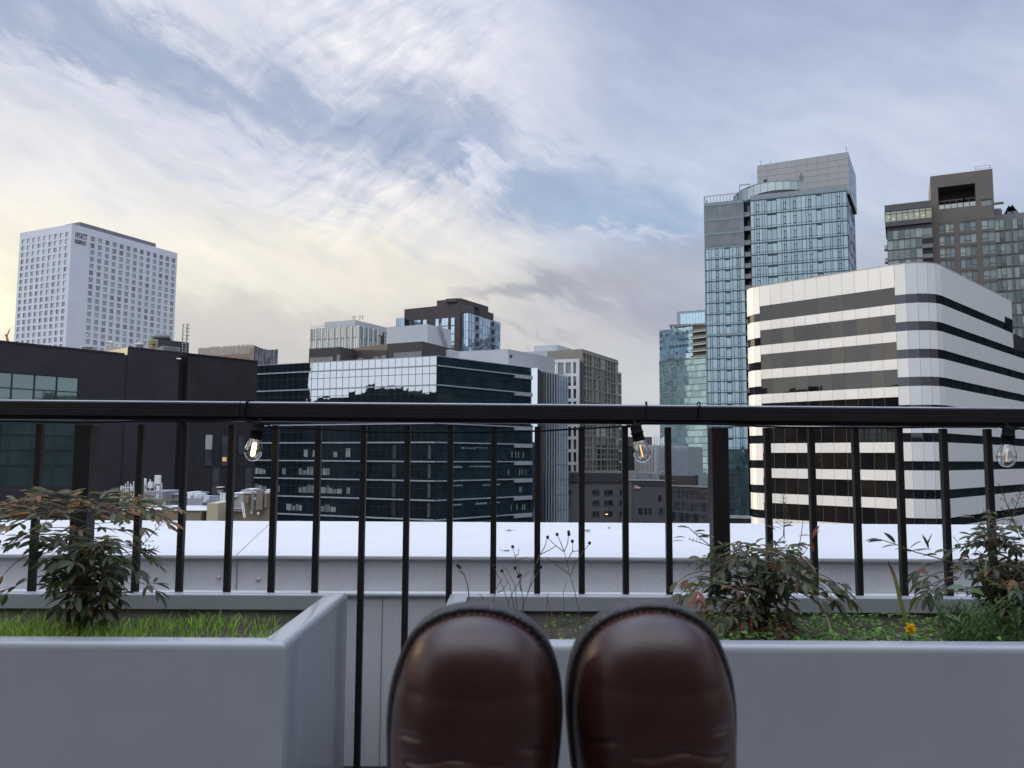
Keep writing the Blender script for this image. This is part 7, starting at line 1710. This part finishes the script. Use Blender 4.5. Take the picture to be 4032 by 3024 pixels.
eq('stair_house', 'pale grey stair house with a white roof edge and a slanting ladder', 'stair house', [(1622, 385, 1765, 605, 0, 2, 'wall', 2), (1618, 383, 1770, 393, -.1, 2.2, 'roof_edge', 1), (1625, 420, 1690, 432, -.3, .3, 'bracket', 1), (1622, 435, 1645, 460, -.2, .2, 'box', 0)], mats_e, 61.5)
tl = thing('ladder', 'white ladder leaning on the beige wall right of the stair house', 'ladder', (at(T2(1780, 690), 58.5).x, 58.5, at(T2(1780, 690), 58.5).z)); s = MB()
for dx in (0, 18): s.tube([at(T2(1745 + dx, 500), 58.6), at(T2(1770 + dx, 690), 58.2)], .035, 6)
for k in range(9): s.tube([at(T2(1747 + 25 * k / 9, 510 + 20 * k), 58.5), at(T2(1765 + 25 * k / 9, 510 + 20 * k), 58.5)], .025, 5)
part(s, 'rails', mats_e[1], tl)
eq('wall_ducts', 'brown panels and thin pipes mounted on the beige wall', 'ducts', [(1768, 420, 1825, 508, 0, .3, 'panel', 5), (1925, 362, 2000, 592, 0, .4, 'panel', 5), (2030, 390, 2050, 560, 0, .3, 'pipe', 5), (1868, 370, 1876, 610, 0, .15, 'pipe', 0), (1882, 370, 1888, 600, 0, .15, 'pipe', 0), (1897, 440, 1912, 468, 0, .2, 'meter', 1), (1855, 600, 1872, 640, 0, .2, 'meter', 1), (1935, 620, 1960, 652, 0, .2, 'meter', 1)], mats_e, 58.55)
eq('roof_fans', 'row of flat white fans on top of the beige wall', 'fans', [(1790, 332, 1890, 352, 0, 1.5, 'fan', 1), (1740, 345, 1800, 366, .3, 1.5, 'fan', 2), (1880, 345, 1930, 366, .3, 1.5, 'fan', 0), (2045, 340, 2085, 366, 0, 1.5, 'fan', 1), (1955, 348, 1990, 366, 0, 1.2, 'fan', 5)], mats_e, 60)

# ---------- the rest of the city: what the mirrored facades look at, behind and beside the terrace
m_city = [mat('city_brick', (.030, .033, .036), 1, .2, .2, spec=0), mat('city_concrete', (.05, .055, .06), 1, .15, .2, spec=0), mat('city_dark', (.02, .024, .03), 1, .15, .3, spec=0)]
mass = MB()
def simple_building(x, y, w, d_, z1, label, mi):
    s = mass; s.box(x - w / 2, x + w / 2, y - d_ / 2, y + d_ / 2, GROUND, z1, mi); s.box(x - w * .22, x + w * .2, y - d_ * .2, y + d_ * .25, z1, z1 + 3.5, 1)
    s.box(x + w * .3, x + w * .42, y - d_ * .1, y + d_ * .1, z1, z1 + 2.0, 0)
rb = random.Random(11)
labs = 'city block outside the picture, reflected in the mirrored facades'
y = -175.0; x0 = -205
while y < 104:
    w = rb.uniform(18, 34); z1 = rb.choice((23, 26, 29, 33, 31, 27)); simple_building(x0 + rb.uniform(-12, 12), y + w / 2, rb.uniform(22, 34), w * .96, z1, labs, rb.randrange(3)); y += w
simple_building(-236, 132, 34, 46, 62, labs, 2)
simple_building(-143, 158, 26, 20, 66, labs, 2); simple_building(-146, 158, 12, 12, 71, labs, 2)
x = -170.0
while x < 260:
    w = rb.uniform(20, 40); simple_building(x + w / 2, -210 + rb.uniform(-15, 15), w * .94, 30, rb.choice((3, 6, 9, 12, 14)), labs, rb.randrange(3)); x += w
for (x, y, w, d_, z1) in ((225, 205, 60, 150, 75), (215, 95, 50, 44, 30), (230, 20, 50, 60, 22), (220, -60, 46, 60, 18), (330, 300, 60, 60, 45)): simple_building(x, y, w, d_, z1, labs, 2)
hb = MB(); rows = []
for k in range(90):
    f = k / 89; a_ = radians(95 + 160 * f); r_ = 620; H_ = GROUND + 34 + 16 + 6 * sin(7 * f + 1) + 4 * sin(23 * f) + 2.0 * sin(61 * f); rows.append([(sin(a_) * r_, cos(a_) * r_, GROUND - .5), (sin(a_) * (r_ + 60), cos(a_) * (r_ + 60), H_), (sin(a_) * (r_ + 220), cos(a_) * (r_ + 220), H_ - 4)])
hb.grid(rows, 0, True); single(hb, 'hills', mat('wooded_hill', (.035, .045, .03), .95, .3, .05), None, None, kind='structure')
# far blocks low on the skyline ahead
for (x, y, w, d_, z1) in ((-330, 520, 60, 40, 4), (-150, 480, 70, 40, 2), (-40, 520, 80, 40, 5), (30, 620, 60, 40, 3), (96, 560, 60, 40, 6), (170, 640, 90, 40, 10), (300, 620, 90, 40, 12)): simple_building(x, y, w, d_, z1, 'far low city block on the skyline, hidden among nearer buildings', 1)
single(mass, 'far_city', m_city, None, None, kind='stuff')
